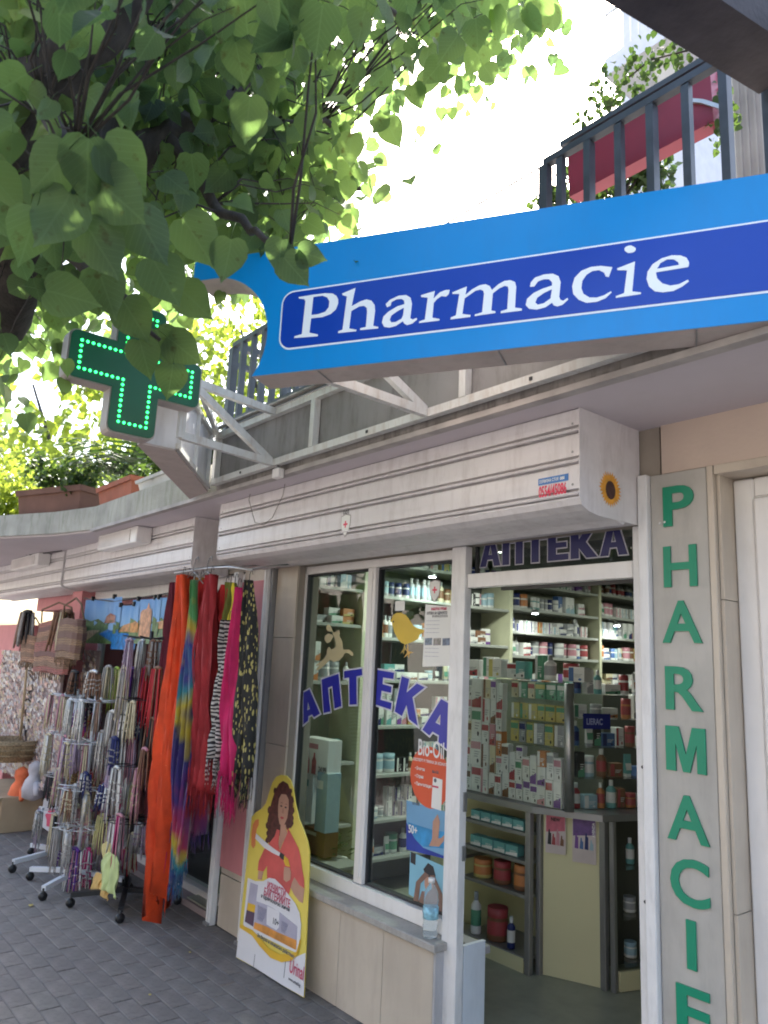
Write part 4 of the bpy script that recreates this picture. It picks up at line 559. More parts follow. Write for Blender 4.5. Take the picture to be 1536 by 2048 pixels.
place(curve_mesh('o', [rr(0.104, 1.655, 0.077, 0.289, .045)], 0.0012), 'outline', mat('sign_white', (0.70, 0.76, 0.82), .4, var=0, emit=((0.7, 0.8, 0.9), 0.05)), sgf, sb, 0.0030)
place(curve_mesh('o', [rr(0.1095, 1.659, 0.083, 0.283, .04)], 0.0012), 'name_panel', mat('sign_deep_blue', (0.0, 0.038, 0.34), 0.32, var=0.05, scale=3, emit=((0.0, 0.05, 0.42), 0.05)), sgf, sb, 0.0046)
for i, k in enumerate(('P', 'h', 'a', 'r', 'm', 'a2', 'c', 'i', 'e')):
    place(curve_mesh('letter', GLYPHS[k], 0.002), 'letter', MATS['sign_white'], sgf, sb, 0.0066)
for s_q in (0.25, 0.85, 1.4): 
    b = MB(); b.bar(sgf(s_q, -.002, -.12), sgf(s_q, -.002, -.01), .004, .004); b.build('seam', alu_grey, sb)

# second sign box running back from the cross to the slab (seen from behind)
s2 = thing('rear_sign_box', (-3.8, 1.7, 2.55), 'pale back and underside of the second sign board running from green cross to slab', 'sign')
q = [(-3.262, 1.40), (-3.97, 1.925), (-4.24, 1.945), (-3.30, 1.235), (-3.262, 1.235)]
b = MB(); b.prism(q, lambda u, v, w: (u, v, w), 2.545, 2.87); b.build('housing', mat('sign_back', (0.62, 0.63, 0.66), .5, var=.06, stain=((.42, .40, .40), .4)), s2)
b = MB(); b.prism([(u, v) for u, v in q], lambda u, v, w: (u, v, w), 2.535, 2.544); b.build('underside', MATS['sign_housing'], s2)
d_ = Vector((-0.803, 0.596, 0)); n_ = Vector((0.596, 0.803, 0))
for t_ in (0.02, 0.42, 0.80):
    p = Vector((-3.262, 1.40, 0)) + d_ * t_ + n_ * .006; b = MB(); b.bar(p + Vector((0, 0, 2.55)), p + Vector((0, 0, 2.88)), .022, .012); b.build('edge_strip', truss_paint, s2)
for z in (2.56, 2.865):
    p = Vector((-3.262, 1.40, z)) + n_ * .008; b = MB(); b.bar(p, p + d_ * .86, .016, .025); b.build('edge_strip', truss_paint, s2)

# ------------------------------------------------------------------ green cross
gc = thing('pharmacy_cross', (-3.15, 1.13, 2.55), 'green pharmacy cross with lit green dots around its edge, facing along the shop front', 'pharmacy cross')
CY, CZ = 1.128, 2.808
def crossp(h, L, r):
    P = []
    for q_ in range(4):
        ca, sa = math.cos(q_ * math.pi / 2), math.sin(q_ * math.pi / 2)
        loc = []
        for k in range(4): a = math.radians(-90 + k * 30); loc.append((L - r + r * math.cos(a), -h + r + r * math.sin(a)))
        for k in range(4): a = math.radians(k * 30); loc.append((L - r + r * math.cos(a), h - r + r * math.sin(a)))
        loc.append((h, h))
        P += [(x * ca - y * sa, x * sa + y * ca) for x, y in loc]
    return P
cf = lambda u, v, w: (-3.1 + w, CY + u, CZ + v)
b = MB(); b.prism(crossp(.106, .296, .03), cf, -.085, -.006); b.build('housing', mat('cross_housing', (0.40, 0.35, 0.33), .5, var=.06), gc)
place(curve_mesh('f', [crossp(.101, .289, .028)], .006), 'face', mat('cross_green', (0.0, 0.045, 0.026), .35, var=.25, scale=5, emit=((0.0, 0.30, 0.10), 0.02)), cf, gc, -.002)  # faint face emission stands in for green glow spilling from the LED dots
led = MB()
pts = []; h, L = .060, .246
seq = [(L, -h), (L, h), (h, h), (h, L), (-h, L), (-h, h), (-L, h), (-L, -h), (-h, -h), (-h, -L), (h, -L), (h, -h)]
for i in range(12):
    a, c = seq[i], seq[(i + 1) % 12]; n = 5 if abs(a[0] - c[0]) + abs(a[1] - c[1]) < .15 else 8
    for k in range(n): pts.append((a[0] + (c[0] - a[0]) * k / n, a[1] + (c[1] - a[1]) * k / n))
for u, v in pts:
    o0 = len(led.v); led.lathe((0, 0, 0), [(.0070, 0), (.0062, .003), (.0025, .005)], 7)
    for i in range(o0, len(led.v)): vx, vy, vz = led.v[i]; led.v[i] = (-3.0975 + vz, CY + u + vx, CZ + v + vy)
led.build('led_dots', mat('led_green', (0.1, 1, 0.4), .5, var=0, emit=((0.03, 0.9, 0.16), 1.1)), gc, kind='stuff')

# ------------------------------------------------------------------ steel carrying frame of the signs
tr = thing('steel_truss', (-2.5, 1.94, 2.55), 'white painted steel frame with rails and slanting struts carrying the signs on the slab edge', 'steel frame')
def tb(a, b_, w=.034, h=.034, name='strut'): b = MB(); b.bar(a, b_, w, h); return b.build(name, truss_paint, tr)
tb((-3.95, 1.945, 2.592), (-1.06, 1.945, 2.592), name='rail'); tb((-3.95, 1.945, 2.866), (-1.06, 1.945, 2.866), name='rail')
for x in (-3.925, -2.935, -1.93, -1.09): tb((x, 1.943, 2.61), (x, 1.943, 2.849), name='upright')
for x, yo, xo in ((-3.287, 1.385, -3.185), (-2.13, 1.335, -2.10)):
    tb((x, 1.925, 2.594), (xo, yo, 2.592), .028, .036); tb((x, 1.925, 2.862), (xo, yo, 2.864), .028, .036)
    tb((x, 1.92, 2.60), (xo, yo + .02, 2.855), .026, .036); tb((xo, yo, 2.58), (xo, yo, 2.88), .03, .03, 'upright')
tb((-3.2, 1.44, 2.885), (-3.93, 1.93, 2.885), .026, .03)
for x in (-3.6, -2.5, -1.6, -1.1): box('bolt', dark_gap, (x - .006, x + .006, 1.923, 1.9275, 2.586, 2.598), tr)
box('grey_panel', mat('slab_panel', (0.25, 0.245, 0.245), .8, var=.12, scale=4, stain=((.15, .14, .135), .7)), (-3.96, 1.6, 1.965, 1.983, 2.612, 2.90), tr)

# ------------------------------------------------------------------ terrace railing
rl = thing('terrace_railing', (-2, 2.0, 2.9), 'dark iron railing with upright bars along the terrace above the sign', 'railing')
def rb(a, b_, w=.03, h=.03, name='rail'): b = MB(); b.bar(a, b_, w, h); return b.build(name, dark_iron, rl)
rb((-3.94, 2.0, 3.45), (-3.0, 2.0, 3.45), .03, .026); rb((-1.60, 2.0, 3.45), (1.2, 2.0, 3.45), .03, .026); rb((-2.98, 2.0, 3.10), (-1.62, 2.0, 3.10), .026, .026); rb((-1.60, 2.0, 2.975), (-1.60, 2.0, 3.435), .035, .035, 'post'); rb((-3.0, 2.0, 2.975), (-3.0, 2.0, 3.435), .035, .035, 'post')
b = MB(); b.tube([(-3.0, 2.0, 3.45), (-2.3, 2.0, 3.44), (-1.6, 2.0, 3.45)], .004, 5); b.build('cable', dark_iron, rl); rb((-3.94, 2.0, 2.965), (1.2, 2.0, 2.965), .03, .02); rb((-3.94, 2.0, 2.935), (1.2, 1.99, 2.93), .03, .016)
rb((-3.94, 2.03, 3.45), (-3.94, 5.0, 3.45), .045, .035); rb((-3.94, 2.03, 2.965), (-3.94, 5.0, 2.965), .03, .02); rb((-3.94, 2.0, 3.33), (-3.94, 5.0, 3.33), .03, .03)
rb((-3.94, 2.0, 2.90), (-3.94, 2.0, 3.43), .045, .045, 'post')
i = 0; x = -3.82
while x < 0.6:
    rb((x, 2.0, 2.975), (x, 2.0, 3.085 if -2.99 < x < -1.61 else 3.433), .026 if i % 2 else .034, .026, 'bar'); x += 0.1205; i += 1
y = 2.14
while y < 4.9: rb((-3.94, y, 2.975), (-3.94, y, 3.433), .022, .026, 'bar'); y += .13
tb_ = MB()
for z, y in ((2.925, 1.95), (2.905, 1.92)): tb_.tube([(-3.9, y, z), (-3.2, y - .01, z - .01), (-2.4, y, z + .004), (-1.1, y, z)], .011, 6)
tag(tb_.build('conduit_pipes', mat('old_pipe', (.16, .14, .13), .6, var=.3, scale=20), None, loc=(-2.5, 1.94, 2.9)), 'grey conduit pipes lying along the slab edge below the railing', 'pipes')
# dark beam
bd = Vector((0.187, 0.982, 0)); bc = Vector((-0.853, 1.40, 3.31))
bm_ = thing('dark_beam', (-.85, 1.4, 3.3), 'thick dark beam crossing the upper right corner in front of the railing', 'beam')
b = MB(); b.bar(bc - bd * 1.3, bc + bd * .57, .15, .12); b.build('beam', mat('dark_beam', (0.035, 0.028, 0.03), .7, var=.3, scale=14, bump=.15), bm_)
b = MB(); b.bar((-0.36, 1.93, 2.9), (-0.36, 1.93, 3.37), .08, .06); b.bar((-0.36, 1.93, 3.31), (-0.68, 1.93, 3.31), .06, .08); b.build('bracket', MATS['dark_beam'], bm_)
cp = thing('terrace_column', at(1512, 300, 3.2), 'grey terrace column behind the railing at the right edge', 'column')
c_ = at(1512, 300, 3.2); b = MB(); b.bbox(c_.x - .07, c_.x + .07, 3.13, 3.27, 2.9, 4.6, .01); b.build('shaft', mat('column_grey', (.30, .27, .25), .8, var=.15, scale=6, bump=.1), cp)
for dx in (-.035, 0, .035): box('flute', MATS['column_grey'], (c_.x + dx - .006, c_.x + dx + .006, 3.124, 3.1295, 2.95, 4.55), cp)
# red planter
rp_ = thing('red_planter', (-1.25, 2.2, 3.3), 'long red ribbed planter box hung behind the railing bars, ivy trailing over it', 'planter')
red_pl = mat('red_plastic', (0.25, 0.014, 0.04), .45, var=.12, scale=5)
b = MB(); b.prism([(2.13, 3.59), (2.142, 3.38), (2.20, 3.38), (2.22, 3.59)], lambda u, v, w: (w, u, v), -1.60, -1.035); b.build('trough', red_pl, rp_)
for z in (3.41, 3.45, 3.50, 3.55):
    b = MB(); b.bar((-1.60, 2.1375 + (3.6 - z) * .1 , z), (-1.06, 2.1375 + (3.6 - z) * .1, z), .008, .008); b.build('rib', mat('red_rib', (.62, .30, .30), .5, var=.1), rp_)
b = MB(); b.bar((-1.62, 2.125, 3.60), (-1.02, 2.125, 3.60), .03, .022); b.build('rim', dark_iron, rp_)
b = MB(); b.bar((-1.062, 2.13, 3.46), (-1.00, 2.13, 3.40), .012, .012); b.bar((-1.12, 2.13, 3.50), (-1.062, 2.13, 3.46), .012, .012); b.build('hanger', mat('galvanised', (.5, .5, .5), .4, .6, var=.1), rp_)
# far pale building
fb = thing('pale_house', (-7, 11, 2), 'pale plastered house with a balcony slab, washed out behind the terrace', 'house')
pale = mat('pale_plaster', (0.62, 0.60, 0.66), .8, var=.06)
p0 = at(1222, 60, 11.0); p1 = at(1392, 60, 11.0)
box('wall', pale, (p0.x + .2, p1.x - .1, 11.0, 15, -.1, 15), fb)
p2 = at(1215, 150, 10.0); box('balcony', pale, (p2.x, p2.x + 1.6, 9.9, 10.99, p2.z - .1, p2.z + .25), fb)
b = MB(); b.prism([(10.2, p2.z - .1), (10.98, p2.z - .9), (10.98, p2.z - .1)], lambda u, v, w: (w, u, v), p2.x + .7, p2.x + 1.0); b.build('bracket', pale, fb)
for k in range(1): box('window', mat('house_glass', (.08, .10, .13), .1, var=0), (p0.x + 1.2 + k * 2, p0.x + 2.2 + k * 2, 10.95, 10.99, p2.z + 1.2, p2.z + 2.6), fb)
b = MB()
for k in range(11): b.tube([(p2.x + .05 + k * .15, 9.95, p2.z + .26), (p2.x + .05 + k * .15, 9.95, p2.z + 1.15)], .012, 4)
b.bar((p2.x, 9.95, p2.z + 1.17), (p2.x + 1.6, 9.95, p2.z + 1.17), .05, .04); b.build('balcony_railing', white_pvc, fb)

# ------------------------------------------------------------------ cardboard figure leaning at the low wall
st = thing('cardboard_figure', (-3.7, 2.42, 0), 'cut out cardboard advertising stand of a curly haired woman in a red shirt on yellow', 'advertising stand')
lean = lambda u, v, w: (u, 2.355 + v * 0.062 - w, v)
def pr(key, m_, w, name, p=st): return place(curve_mesh(name, [STAND[key]], .0006), name, m_, lean, p, w)
sy = mat('print_yellow', (0.72, 0.58, 0.10), .45, var=.10, scale=3)
place(curve_mesh('board', [STAND['outline']], .006), 'board', sy, lean, st, -.003)
white_p = mat('print_white', (0.70, 0.69, 0.72), .45, var=.03); skin = mat('print_skin', (0.48, 0.27, 0.19), .5, var=.10, scale=12)
shirt = mat('print_red', (0.60, 0.10, 0.09), .5, var=.15, scale=9)
pr('base_white', white_p, .0010, 'white_base'); pr('hair', mat('print_hair', (0.09, 0.03, 0.025), .5, var=.45, scale=45), .0010, 'hair')
for k in range(26):
    h0 = STAND['hair'][k % len(STAND['hair'])]; h1 = STAND['hair'][(k + 1) % len(STAND['hair'])]; t_ = U(0, 1); cx, cz = h0[0] + (h1[0] - h0[0]) * t_, h0[1] + (h1[1] - h0[1]) * t_
    if cz < .62 or cz > .93: continue
    r_ = U(.012, .022); place(curve_mesh('curl', [[(cx + r_ * math.cos(a), cz + r_ * math.sin(a)) for a in range(6)]], .0004), 'curl', MATS['print_hair'], lean, st, .0012 + k * .00002)
pr('neck', skin, .0018, 'neck'); pr('face', skin, .0022, 'face'); pr('left_arm', skin, .0018, 'arm'); pr('right_arm', skin, .0020, 'arm'); pr('shirt', shirt, .0028, 'shirt')
pr('sausage', mat('print_orange', (.65, .22, .08), .5, var=.15), .0016, 'bulb'); pr('hose', white_p, .0036, 'wand'); pr('grip', dark_gap, .0042, 'grip'); pr('grip_yellow', mat('print_amber', (.7, .42, .03), .5), .0048, 'grip')
pr('cloud', white_p, .0036, 'white_field'); pr('hand', skin, .0054, 'hand')
grp = mat('print_lilac', (.42, .40, .50), .5, var=.1)
pr('bottle_print', grp, .0044, 'pack_picture'); pr('bottle_dark', mat('print_plum', (.09, .05, .09), .5), .0052, 'pack_picture'); pr('bottle_band', MATS['print_amber'], .0052, 'pack_picture')
pr('pack', grp, .0048, 'pack_picture'); pr('pack_stripe', mat('print_stripe', (.62, .26, .05), .5, var=.35, scale=14), .0056, 'pack_picture'); pr('pack_white', white_p, .0060, 'pack_picture'); pr('loop', MATS['print_amber'], .0062, 'loop')
F = {k: STAND[k] for k in ('face',)}
fx = [p[0] for p in STAND['face']]; fz = [p[1] for p in STAND['face']]; fx0, fx1, fz0, fz1 = min(fx), max(fx), min(fz), max(fz)
def fp(u, v): return (fx0 + (fx1 - fx0) * u, fz0 + (fz1 - fz0) * v)
for u in (.30, .72):
    place(curve_mesh('eye', [[fp(u - .13, .60), fp(u, .635), fp(u + .13, .60), fp(u, .57)]], .0004), 'eye', dark_gap, lean, st, .0028)
    place(curve_mesh('brow', [[fp(u - .15, .68), fp(u, .72), fp(u + .15, .69), fp(u, .70)]], .0004), 'brow', MATS['print_hair'], lean, st, .0028)
place(curve_mesh('nose', [[fp(.47, .56), fp(.42, .40), fp(.60, .39), fp(.55, .56)]], .0004), 'nose', mat('print_skin_dark', (.36, .18, .13), .5), lean, st, .0026)
place(curve_mesh('mouth', [[fp(.30, .25), fp(.5, .29), fp(.70, .26), fp(.5, .20)]], .0004), 'mouth', mat('print_lip', (.42, .05, .06), .5), lean, st, .0028)
redink = mat('print_crimson', (.55, .05, .12), .5, var=0); ink = mat('print_ink', (.12, .12, .14), .5, var=0)
def tx(s, size, px_, py_, m_, name='lettering', w=.0066, xs=.9, off=.0006, rot=0):
    p = at(490 + px_ / 4.45, 1540 + py_ / 4.45, 2.44); return place(text_mesh(s, size, off, .0004, xs), name, m_, lean, st, w, rot, at=(p.x, p.z))
tx('ИЗЧИСТИ', .052, 288, 1040, redink, xs=.72); tx('БАКТЕРИИТЕ', .052, 262, 1092, redink, xs=.76); tx('и здравословно живей', .026, 240, 1112, ink, xs=.98)
tx('Urinal', .085, 518, 1760, redink, xs=.62); tx('www.urinal.bg', .020, 518, 1830, ink, xs=.9); tx('За бързо и ефикасно действие', .024, 225, 1455, ink, xs=1.0)
for k in range(4): tx('||||||||||||'[:9 - k], .018, 215, 1200 + k * 32, mat('print_grey', (.33, .32, .42), .5, var=0), 'print_line', xs=2.2)
for k in range(3): tx('||||||||||||'[:6 - k], .018, 430, 1340 + k * 32, MATS['print_grey'], 'print_line', xs=2.2)
p = at(490 + 370 / 4.45, 1540 + 1330 / 4.45, 2.44); place(text_mesh('10+', .04, .001, .0004), 'badge', ink, lean, st, .0066, at=(p.x - .02, p.z - .01))
for px_ in (200, 475):
    p = at(490 + px_ / 4.45, 1540 + 1700 / 4.45, 2.44); b = MB(); b.prism([(p.x, p.z - .06), (p.x + .004, p.z - .06), (p.x + .004, p.z + .05), (p.x, p.z + .05)], lean, .0014, .0020); b.build('slot', MATS['print_ink'], st)
b = MB(); b.prism([(2.372, 0.0), (2.44, 0.0), (2.40, .45)], lambda u, v, w: (w, u, v), -3.75, -3.745); b.build('strut', mat('cardboard', (.42, .31, .2), .8, var=.1), st)

# ------------------------------------------------------------------ stickers, notices and posters on the right hand pane
gf = facade(2.5790)
def flat_thing(name, label, cat, polys, m_, w=.0, part='sheet', fn=gf):
    x = sum(p[0] for p in polys[0]) / len(polys[0]); z = sum(p[1] for p in polys[0]) / len(polys[0])
    t = thing(name, fn(x, z, 0), label, cat); place(curve_mesh(part, polys, .0006), part, m_, fn, t, w); return t
dr = flat_thing('deer_sticker', 'cream leaping deer sticker on the left window pane', 'sticker', [DEER[0]], mat('deer_cream', (.58, .50, .28), .5, var=.06), part='body')
for k in (1, 2): place(curve_mesh('antler', [DEER[k]], .0006), 'antler', MATS['deer_cream'], gf, dr, .001 * k)
ck = flat_thing('chick_sticker', 'yellow chick sticker with orange legs high on the right window pane', 'sticker', [CHICK[0]], mat('chick_yellow', (.66, .46, .06), .5, var=.08), part='body')
for k in (1, 2): place(curve_mesh('leg', [CHICK[k]], .0006), 'leg', mat('chick_leg', (.62, .38, .10), .5), gf, ck, -.0008 * k)
e_ = at(784.5, 1243, 2.57); place(curve_mesh('eye', [[(e_.x + .006 * math.cos(k), e_.z + .006 * math.sin(k)) for k in range(6)]], .0004), 'eye', dark_gap, gf, ck, .001)
nt = flat_thing('notice_sheet', 'white printed notice with small text and a row of pictures taped on the right pane', 'notice', [[(-2.805, 1.608), (-2.612, 1.618), (-2.601, 1.895), (-2.798, 1.912)]], paper_white)
def tn(s, size, x, z, m_, t, w=.0012, xs=1., off=.0004, fn=gf): return place(text_mesh(s, size, off, .0004, xs), 'lettering', m_, fn, t, w, at=(x, z))
tn('РАБОТНО ВРЕМЕ', .016, -2.755, 1.882, redink, nt, off=.0008, xs=.8); tn('АПТЕКА ЗА ЗДРАВЕТО', .017, -2.785, 1.862, ink, nt, off=.0008, xs=.75); tn('И КРАСОТАТА', .015, -2.745, 1.847, ink, nt)
for k in range(10):
    if k not in (4, 5): tn('lorem'.replace('lorem', '-- --- ---- -- ----- --- --'), .012, -2.79, 1.828 - k * .019, MATS['print_grey'], nt, xs=.95)
for k in range(3):
    x0 = -2.793 + k * .062; b = MB(); b.prism([(x0, 1.712), (x0 + .052, 1.714), (x0 + .052, 1.748), (x0, 1.746)], gf, .0008, .0012); b.build('picture', mat('print_pic%d' % k, [(.22, .27, .33), (.30, .28, .26), (.16, .20, .28)][k], .5, var=.5, scale=50), nt)
cs = flat_thing('small_price_card', 'small blank white card stuck above the chick on the right pane', 'card', [[(-3.03, 1.885), (-2.955, 1.885), (-2.955, 1.935), (-3.03, 1.935)]], paper_white)
bo = flat_thing('round_poster', 'round orange Bio-Oil poster with a pictured white carton on the right pane', 'poster', [BIO['disc']], mat('bio_orange', (.66, .10, .04), .5, var=.05), .0006, 'disc')
place(curve_mesh('c', [BIO['pack']], .0005), 'carton_picture', paper_white, gf, bo, .0016)
tn('Bio-Oil', .105, -2.815, 1.195, mat('chalk_white', (.8, .8, .8), .6, var=0), bo, .0030, .60, .0010)
bo_l = bo.children[-1]
tn('ЕКСПЕРТ В ГРИЖА ЗА КОЖАТА', .018, -2.845, 1.165, paper_white, bo, .0020, .85); 
for k, s in enumerate(('• Белези', '• Стрии', '• Пигментация')): tn(s, .021, -2.83, 1.125 - k * .035, paper_white, bo, .0020, .8)
tn('Bio-Oil', .018, -2.71, 1.125, ink, bo, .0026, .8); tn('\u2022', .07, -2.70, 1.07, ink, bo, .0026)
b = MB(); b.prism([(-2.705, 1.062), (-2.665, 1.062), (-2.665, 1.070), (-2.705, 1.070)], gf, .0022, .0026); b.build('red_bar', redink, bo)
se = flat_thing('beach_poster', 'blue beach poster of bare feet above the sea under the round orange poster', 'poster', [BIO['sky']], mat('poster_sky', (.16, .36, .58), .45, var=.08), -.0006, 'sheet')
place(curve_mesh('c', [BIO['sea']], .0005), 'sea', mat('poster_sea', (.03, .25, .52), .45, var=.35, scale=14), gf, se, .0002)
place(curve_mesh('c', [BIO['deck']], .0005), 'navy_band', mat('poster_navy', (.015, .04, .30), .45, var=.3, scale=8), gf, se, .0010)
place(curve_mesh('c', [BIO['feet']], .0005), 'feet', skin, gf, se, .0018)
tn('50+', .05, -2.862, .835, paper_white, se, .0022, .8, .001); tn('LE LAB', .016, -2.84, .965, ink, se, .0022)
mn = flat_thing('shading_man_poster', 'light blue poster of a dark haired person shading the eyes, lowest on the right pane', 'poster', [[(-2.845, .565), (-2.60, .53), (-2.603, .735), (-2.845, .752)]], mat('poster_cyan', (.22, .48, .62), .45, var=.05), .0, 'sheet')
def mp(l, name, m_, w): return place(curve_mesh(name, [[(-2.72 + x, .60 + z) for x, z in l]], .0005), name, m_, gf, mn, w)
dskin = mat('poster_tan', (.22, .13, .10), .5, var=.2, scale=20)
mp([(-.03, .095), (.0, .128), (.035, .12), (.052, .085), (.045, .055), (.0, .05)], 'hair', dark_gap, .0010)
mp([(-.02, .07), (.042, .07), (.035, .02), (.02, 0), (-.005, 0), (-.018, .03)], 'face', skin, .0016)
mp([(-.09, -.055), (-.075, .03), (-.02, .085), (.01, .078), (-.045, .03), (-.055, -.05)], 'arm', dskin, .0022)
mp([(.115, -.065), (.10, .02), (.045, .085), (.015, .078), (.065, .03), (.078, -.06)], 'arm', dskin, .0022)
mp([(-.054, -.05), (-.035, .0), (.0, .005), (.03, .003), (.06, -.01), (.077, -.06)], 'shoulders', dskin, .0012)
mp([(-.12, .105), (-.085, .10), (-.085, .15), (-.12, .152)], 'dark_label', dark_gap, .0010)

# water bottle on the sill
wb = thing('water_bottle', (-2.585, 2.475, 0.469), 'clear plastic water bottle with blue label standing at the right end of the sill', 'bottle')
pet_m = bpy.data.materials.new('clear_plastic'); pet_m.use_nodes = True
pb = pet_m.node_tree.nodes['Principled BSDF']; pb.inputs['Transmission Weight'].default_value = 0.85; pb.inputs['Roughness'].default_value = .08; pb.inputs['IOR'].default_value = 1.15; pb.inputs['Base Color'].default_value = (.86, .93, .96, 1)
b = MB(); b.lathe((-2.585, 2.475, .469), [(.020, 0), (.031, .004), (.033, .02), (.030, .035), (.033, .05), (.030, .064), (.033, .08), (.030, .12), (.033, .15), (.030, .162), (.032, .175), (.024, .195), (.013, .21), (.012, .222)], 16); b.build('body', pet_m, wb)
b = MB(); b.lathe((-2.585, 2.475, .469), [(.0338, .078), (.0338, .125)], 16); b.build('label', mat('bottle_label', (.25, .50, .62), .4, var=.6, scale=40), wb)
b = MB(); b.lathe((-2.585, 2.475, .469), [(.015, .221), (.015, .238), (.012, .240)], 12); b.build('cap', white_pvc, wb)
# ------------------------------------------------------------------ souvenir shop goods
def dye(name, stops, scale=3.0, noise=.8, axis=2, rough=.75):
    if name in MATS: return MATS[name]
    mt = bpy.data.materials.new(name); mt.use_nodes = True; n, l = mt.node_tree.nodes, mt.node_tree.links
    b = n['Principled BSDF']; b.inputs['Roughness'].default_value = rough; b.inputs['Sheen Weight'].default_value = .3
    g = n.new('ShaderNodeNewGeometry'); sp = n.new('ShaderNodeSeparateXYZ'); l.new(g.outputs['Position'], sp.inputs[0])
    nz = n.new('ShaderNodeTexNoise'); nz.inputs['Scale'].default_value = scale; l.new(g.outputs['Position'], nz.inputs['Vector'])
    a = n.new('ShaderNodeMath'); a.operation = 'MULTIPLY_ADD'; a.inputs[1].default_value = noise; l.new(nz.outputs[0], a.inputs[0]); l.new(sp.outputs[axis], a.inputs[2])
    dv = n.new('ShaderNodeMath'); dv.operation = 'MULTIPLY'; dv.inputs[1].default_value = .42; l.new(a.outputs[0], dv.inputs[0])
    r = n.new('ShaderNodeValToRGB'); el = r.color_ramp.elements
    el[0].position = stops[0][0]; el[0].color = (*stops[0][1], 1); el[1].position = stops[-1][0]; el[1].color = (*stops[-1][1], 1)
    for p, c in stops[1:-1]: e = el.new(p); e.color = (*c, 1)
    l.new(dv.outputs[0], r.inputs[0]); l.new(r.outputs[0], b.inputs['Base Color'])
    MATS[name] = mt; return mt
def cloth(name, col, pat=None, rough=.75):
    if name in MATS: return MATS[name]
    mt = mat(name, col, rough, var=.22, scale=8, bump=.6, bscale=22)
    if pat:
        n, l = mt.node_tree.nodes, mt.node_tree.links; b = n['Principled BSDF']
        old = b.inputs['Base Color'].links[0].from_socket; g = n.new('ShaderNodeNewGeometry')
        mp_ = n.new('ShaderNodeMapping'); mp_.inputs['Scale'].default_value = pat[2]; l.new(g.outputs['Position'], mp_.inputs[0])
        if pat[0] == 'wave':
            w = n.new('ShaderNodeTexWave'); w.inputs['Scale'].default_value = pat[3]; w.inputs['Distortion'].default_value = 7; w.inputs['Detail'].default_value = 2; w.bands_direction = 'Z'
            l.new(mp_.outputs[0], w.inputs['Vector']); src = w.outputs['Fac']
        else:
            w = n.new('ShaderNodeTexVoronoi'); w.inputs['Scale'].default_value = pat[3]; l.new(mp_.outputs[0], w.inputs['Vector']); src = w.outputs['Distance']
        c = n.new('ShaderNodeMath'); c.operation = 'LESS_THAN' if pat[0] != 'wave' else 'GREATER_THAN'; c.inputs[1].default_value = pat[4]; l.new(src, c.inputs[0])
        mx = n.new('ShaderNodeMixRGB'); l.new(c.outputs[0], mx.inputs[0]); l.new(old, mx.inputs[1]); mx.inputs[2].default_value = (*pat[1], 1); l.new(mx.outputs[0], b.inputs['Base Color'])
    return mt
def scarf(topp, botp, wt, wb_, m_, label, fringe=None, folds=4, depth=.045, name='hanging_scarf', hook=True, bulge=0.0, ragged=.05):
    a, c = Vector(topp), Vector(botp); nu, nv = 36, 44; ph = U(0, 6); ph2 = U(0, 6)
    b = MB(); vs = []
    for j in range(nv + 1):
        t = j / nv; p = a.lerp(c, t); w = wt + (wb_ - wt) * min(1, t * 1.6) + bulge * math.sin(math.pi * t) ; w *= (0.45 + 0.55 * min(1, t * 6 + .1))
        if ragged > .15: w *= 1 - .6 * max(0, (t - .72) / .28) ** 1.4
        w *= 1 + .10 * math.sin(9 * t + ph)
        for i in range(nu + 1):
            u = i / nu - .5; f = folds * 2 * math.pi * u + ph
            dx = .35 * w / folds * .5 * math.sin(f * 1.0 + 2.2 * t + .8 * math.sin(5 * t + ph2))
            dy = depth * (math.sin(f + 1.5 * math.sin(3.3 * t + ph)) + .5 * math.sin(2.3 * f + 6 * t + ph2) + .22 * math.sin(5.1 * f + 17 * t + ph)) * (.5 + .5 * t)
            z = p.z - (ragged * (.5 + .5 * math.sin(u * 5 + ph)) + abs(u) * ragged * .8 if j == nv else 0)
            vs.append((p.x + u * w + dx + .012 * math.sin(7 * t + ph2), p.y + dy, z))
    fs = [(j * (nu + 1) + i, j * (nu + 1) + i + 1, (j + 1) * (nu + 1) + i + 1, (j + 1) * (nu + 1) + i) for j in range(nv) for i in range(nu)]
    b.add(vs, fs, 0, True)
    t_ = thing(name, a, label, 'scarf', 'scarves hanging in front of the souvenir shop')
    o = b.build('cloth', m_, t_); md = o.modifiers.new('thick', 'SOLIDIFY'); md.thickness = .0015
    if fringe:
        fb_ = MB()
        for i in range(0, nu + 1):
            for q_ in range(2):
                v = Vector(vs[nv * (nu + 1) + i]) + Vector((U(-.008, .008), U(-.004, .004), .01)); L = fringe * U(.7, 1.1)
                fb_.tube([v, v + Vector((U(-.008, .008), U(-.006, .006), -L * .5)), v + Vector((U(-.015, .015), U(-.01, .01), -L))], [.0022, .0018, .001], 3)
        fb_.build('fringe', m_, t_, kind='stuff')
    if hook:
        h = MB(); h.tube([a + Vector((0, 0, -.02)), a + Vector((0, 0, .03)), a + Vector((.012, 0, .05)), a + Vector((.028, 0, .045)), a + Vector((.032, 0, .028))], .0022, 5); h.build('hook', black_metal, t_)
    return t_
orange = cloth('orange_cloth', (0.62, 0.055, 0.008), ('vor', (.8, .35, .2), (3, 3, 1.2), 14, .045))
crimson = cloth('crimson_cloth', (0.28, 0.010, 0.016), ('vor', (.55, .12, .06), (3, 3, .6), 12, .07))
maroon = cloth('maroon_cloth', (0.14, 0.012, 0.03), ('vor', (.35, .05, .05), (2, 2, .5), 14, .06))
magenta = cloth('magenta_cloth', (0.48, 0.006, 0.10))
zebra = cloth('zebra_cloth', (0.03, 0.025, 0.03), ('wave', (.55, .52, .50), (1, 1, 1.6), 9, .55))
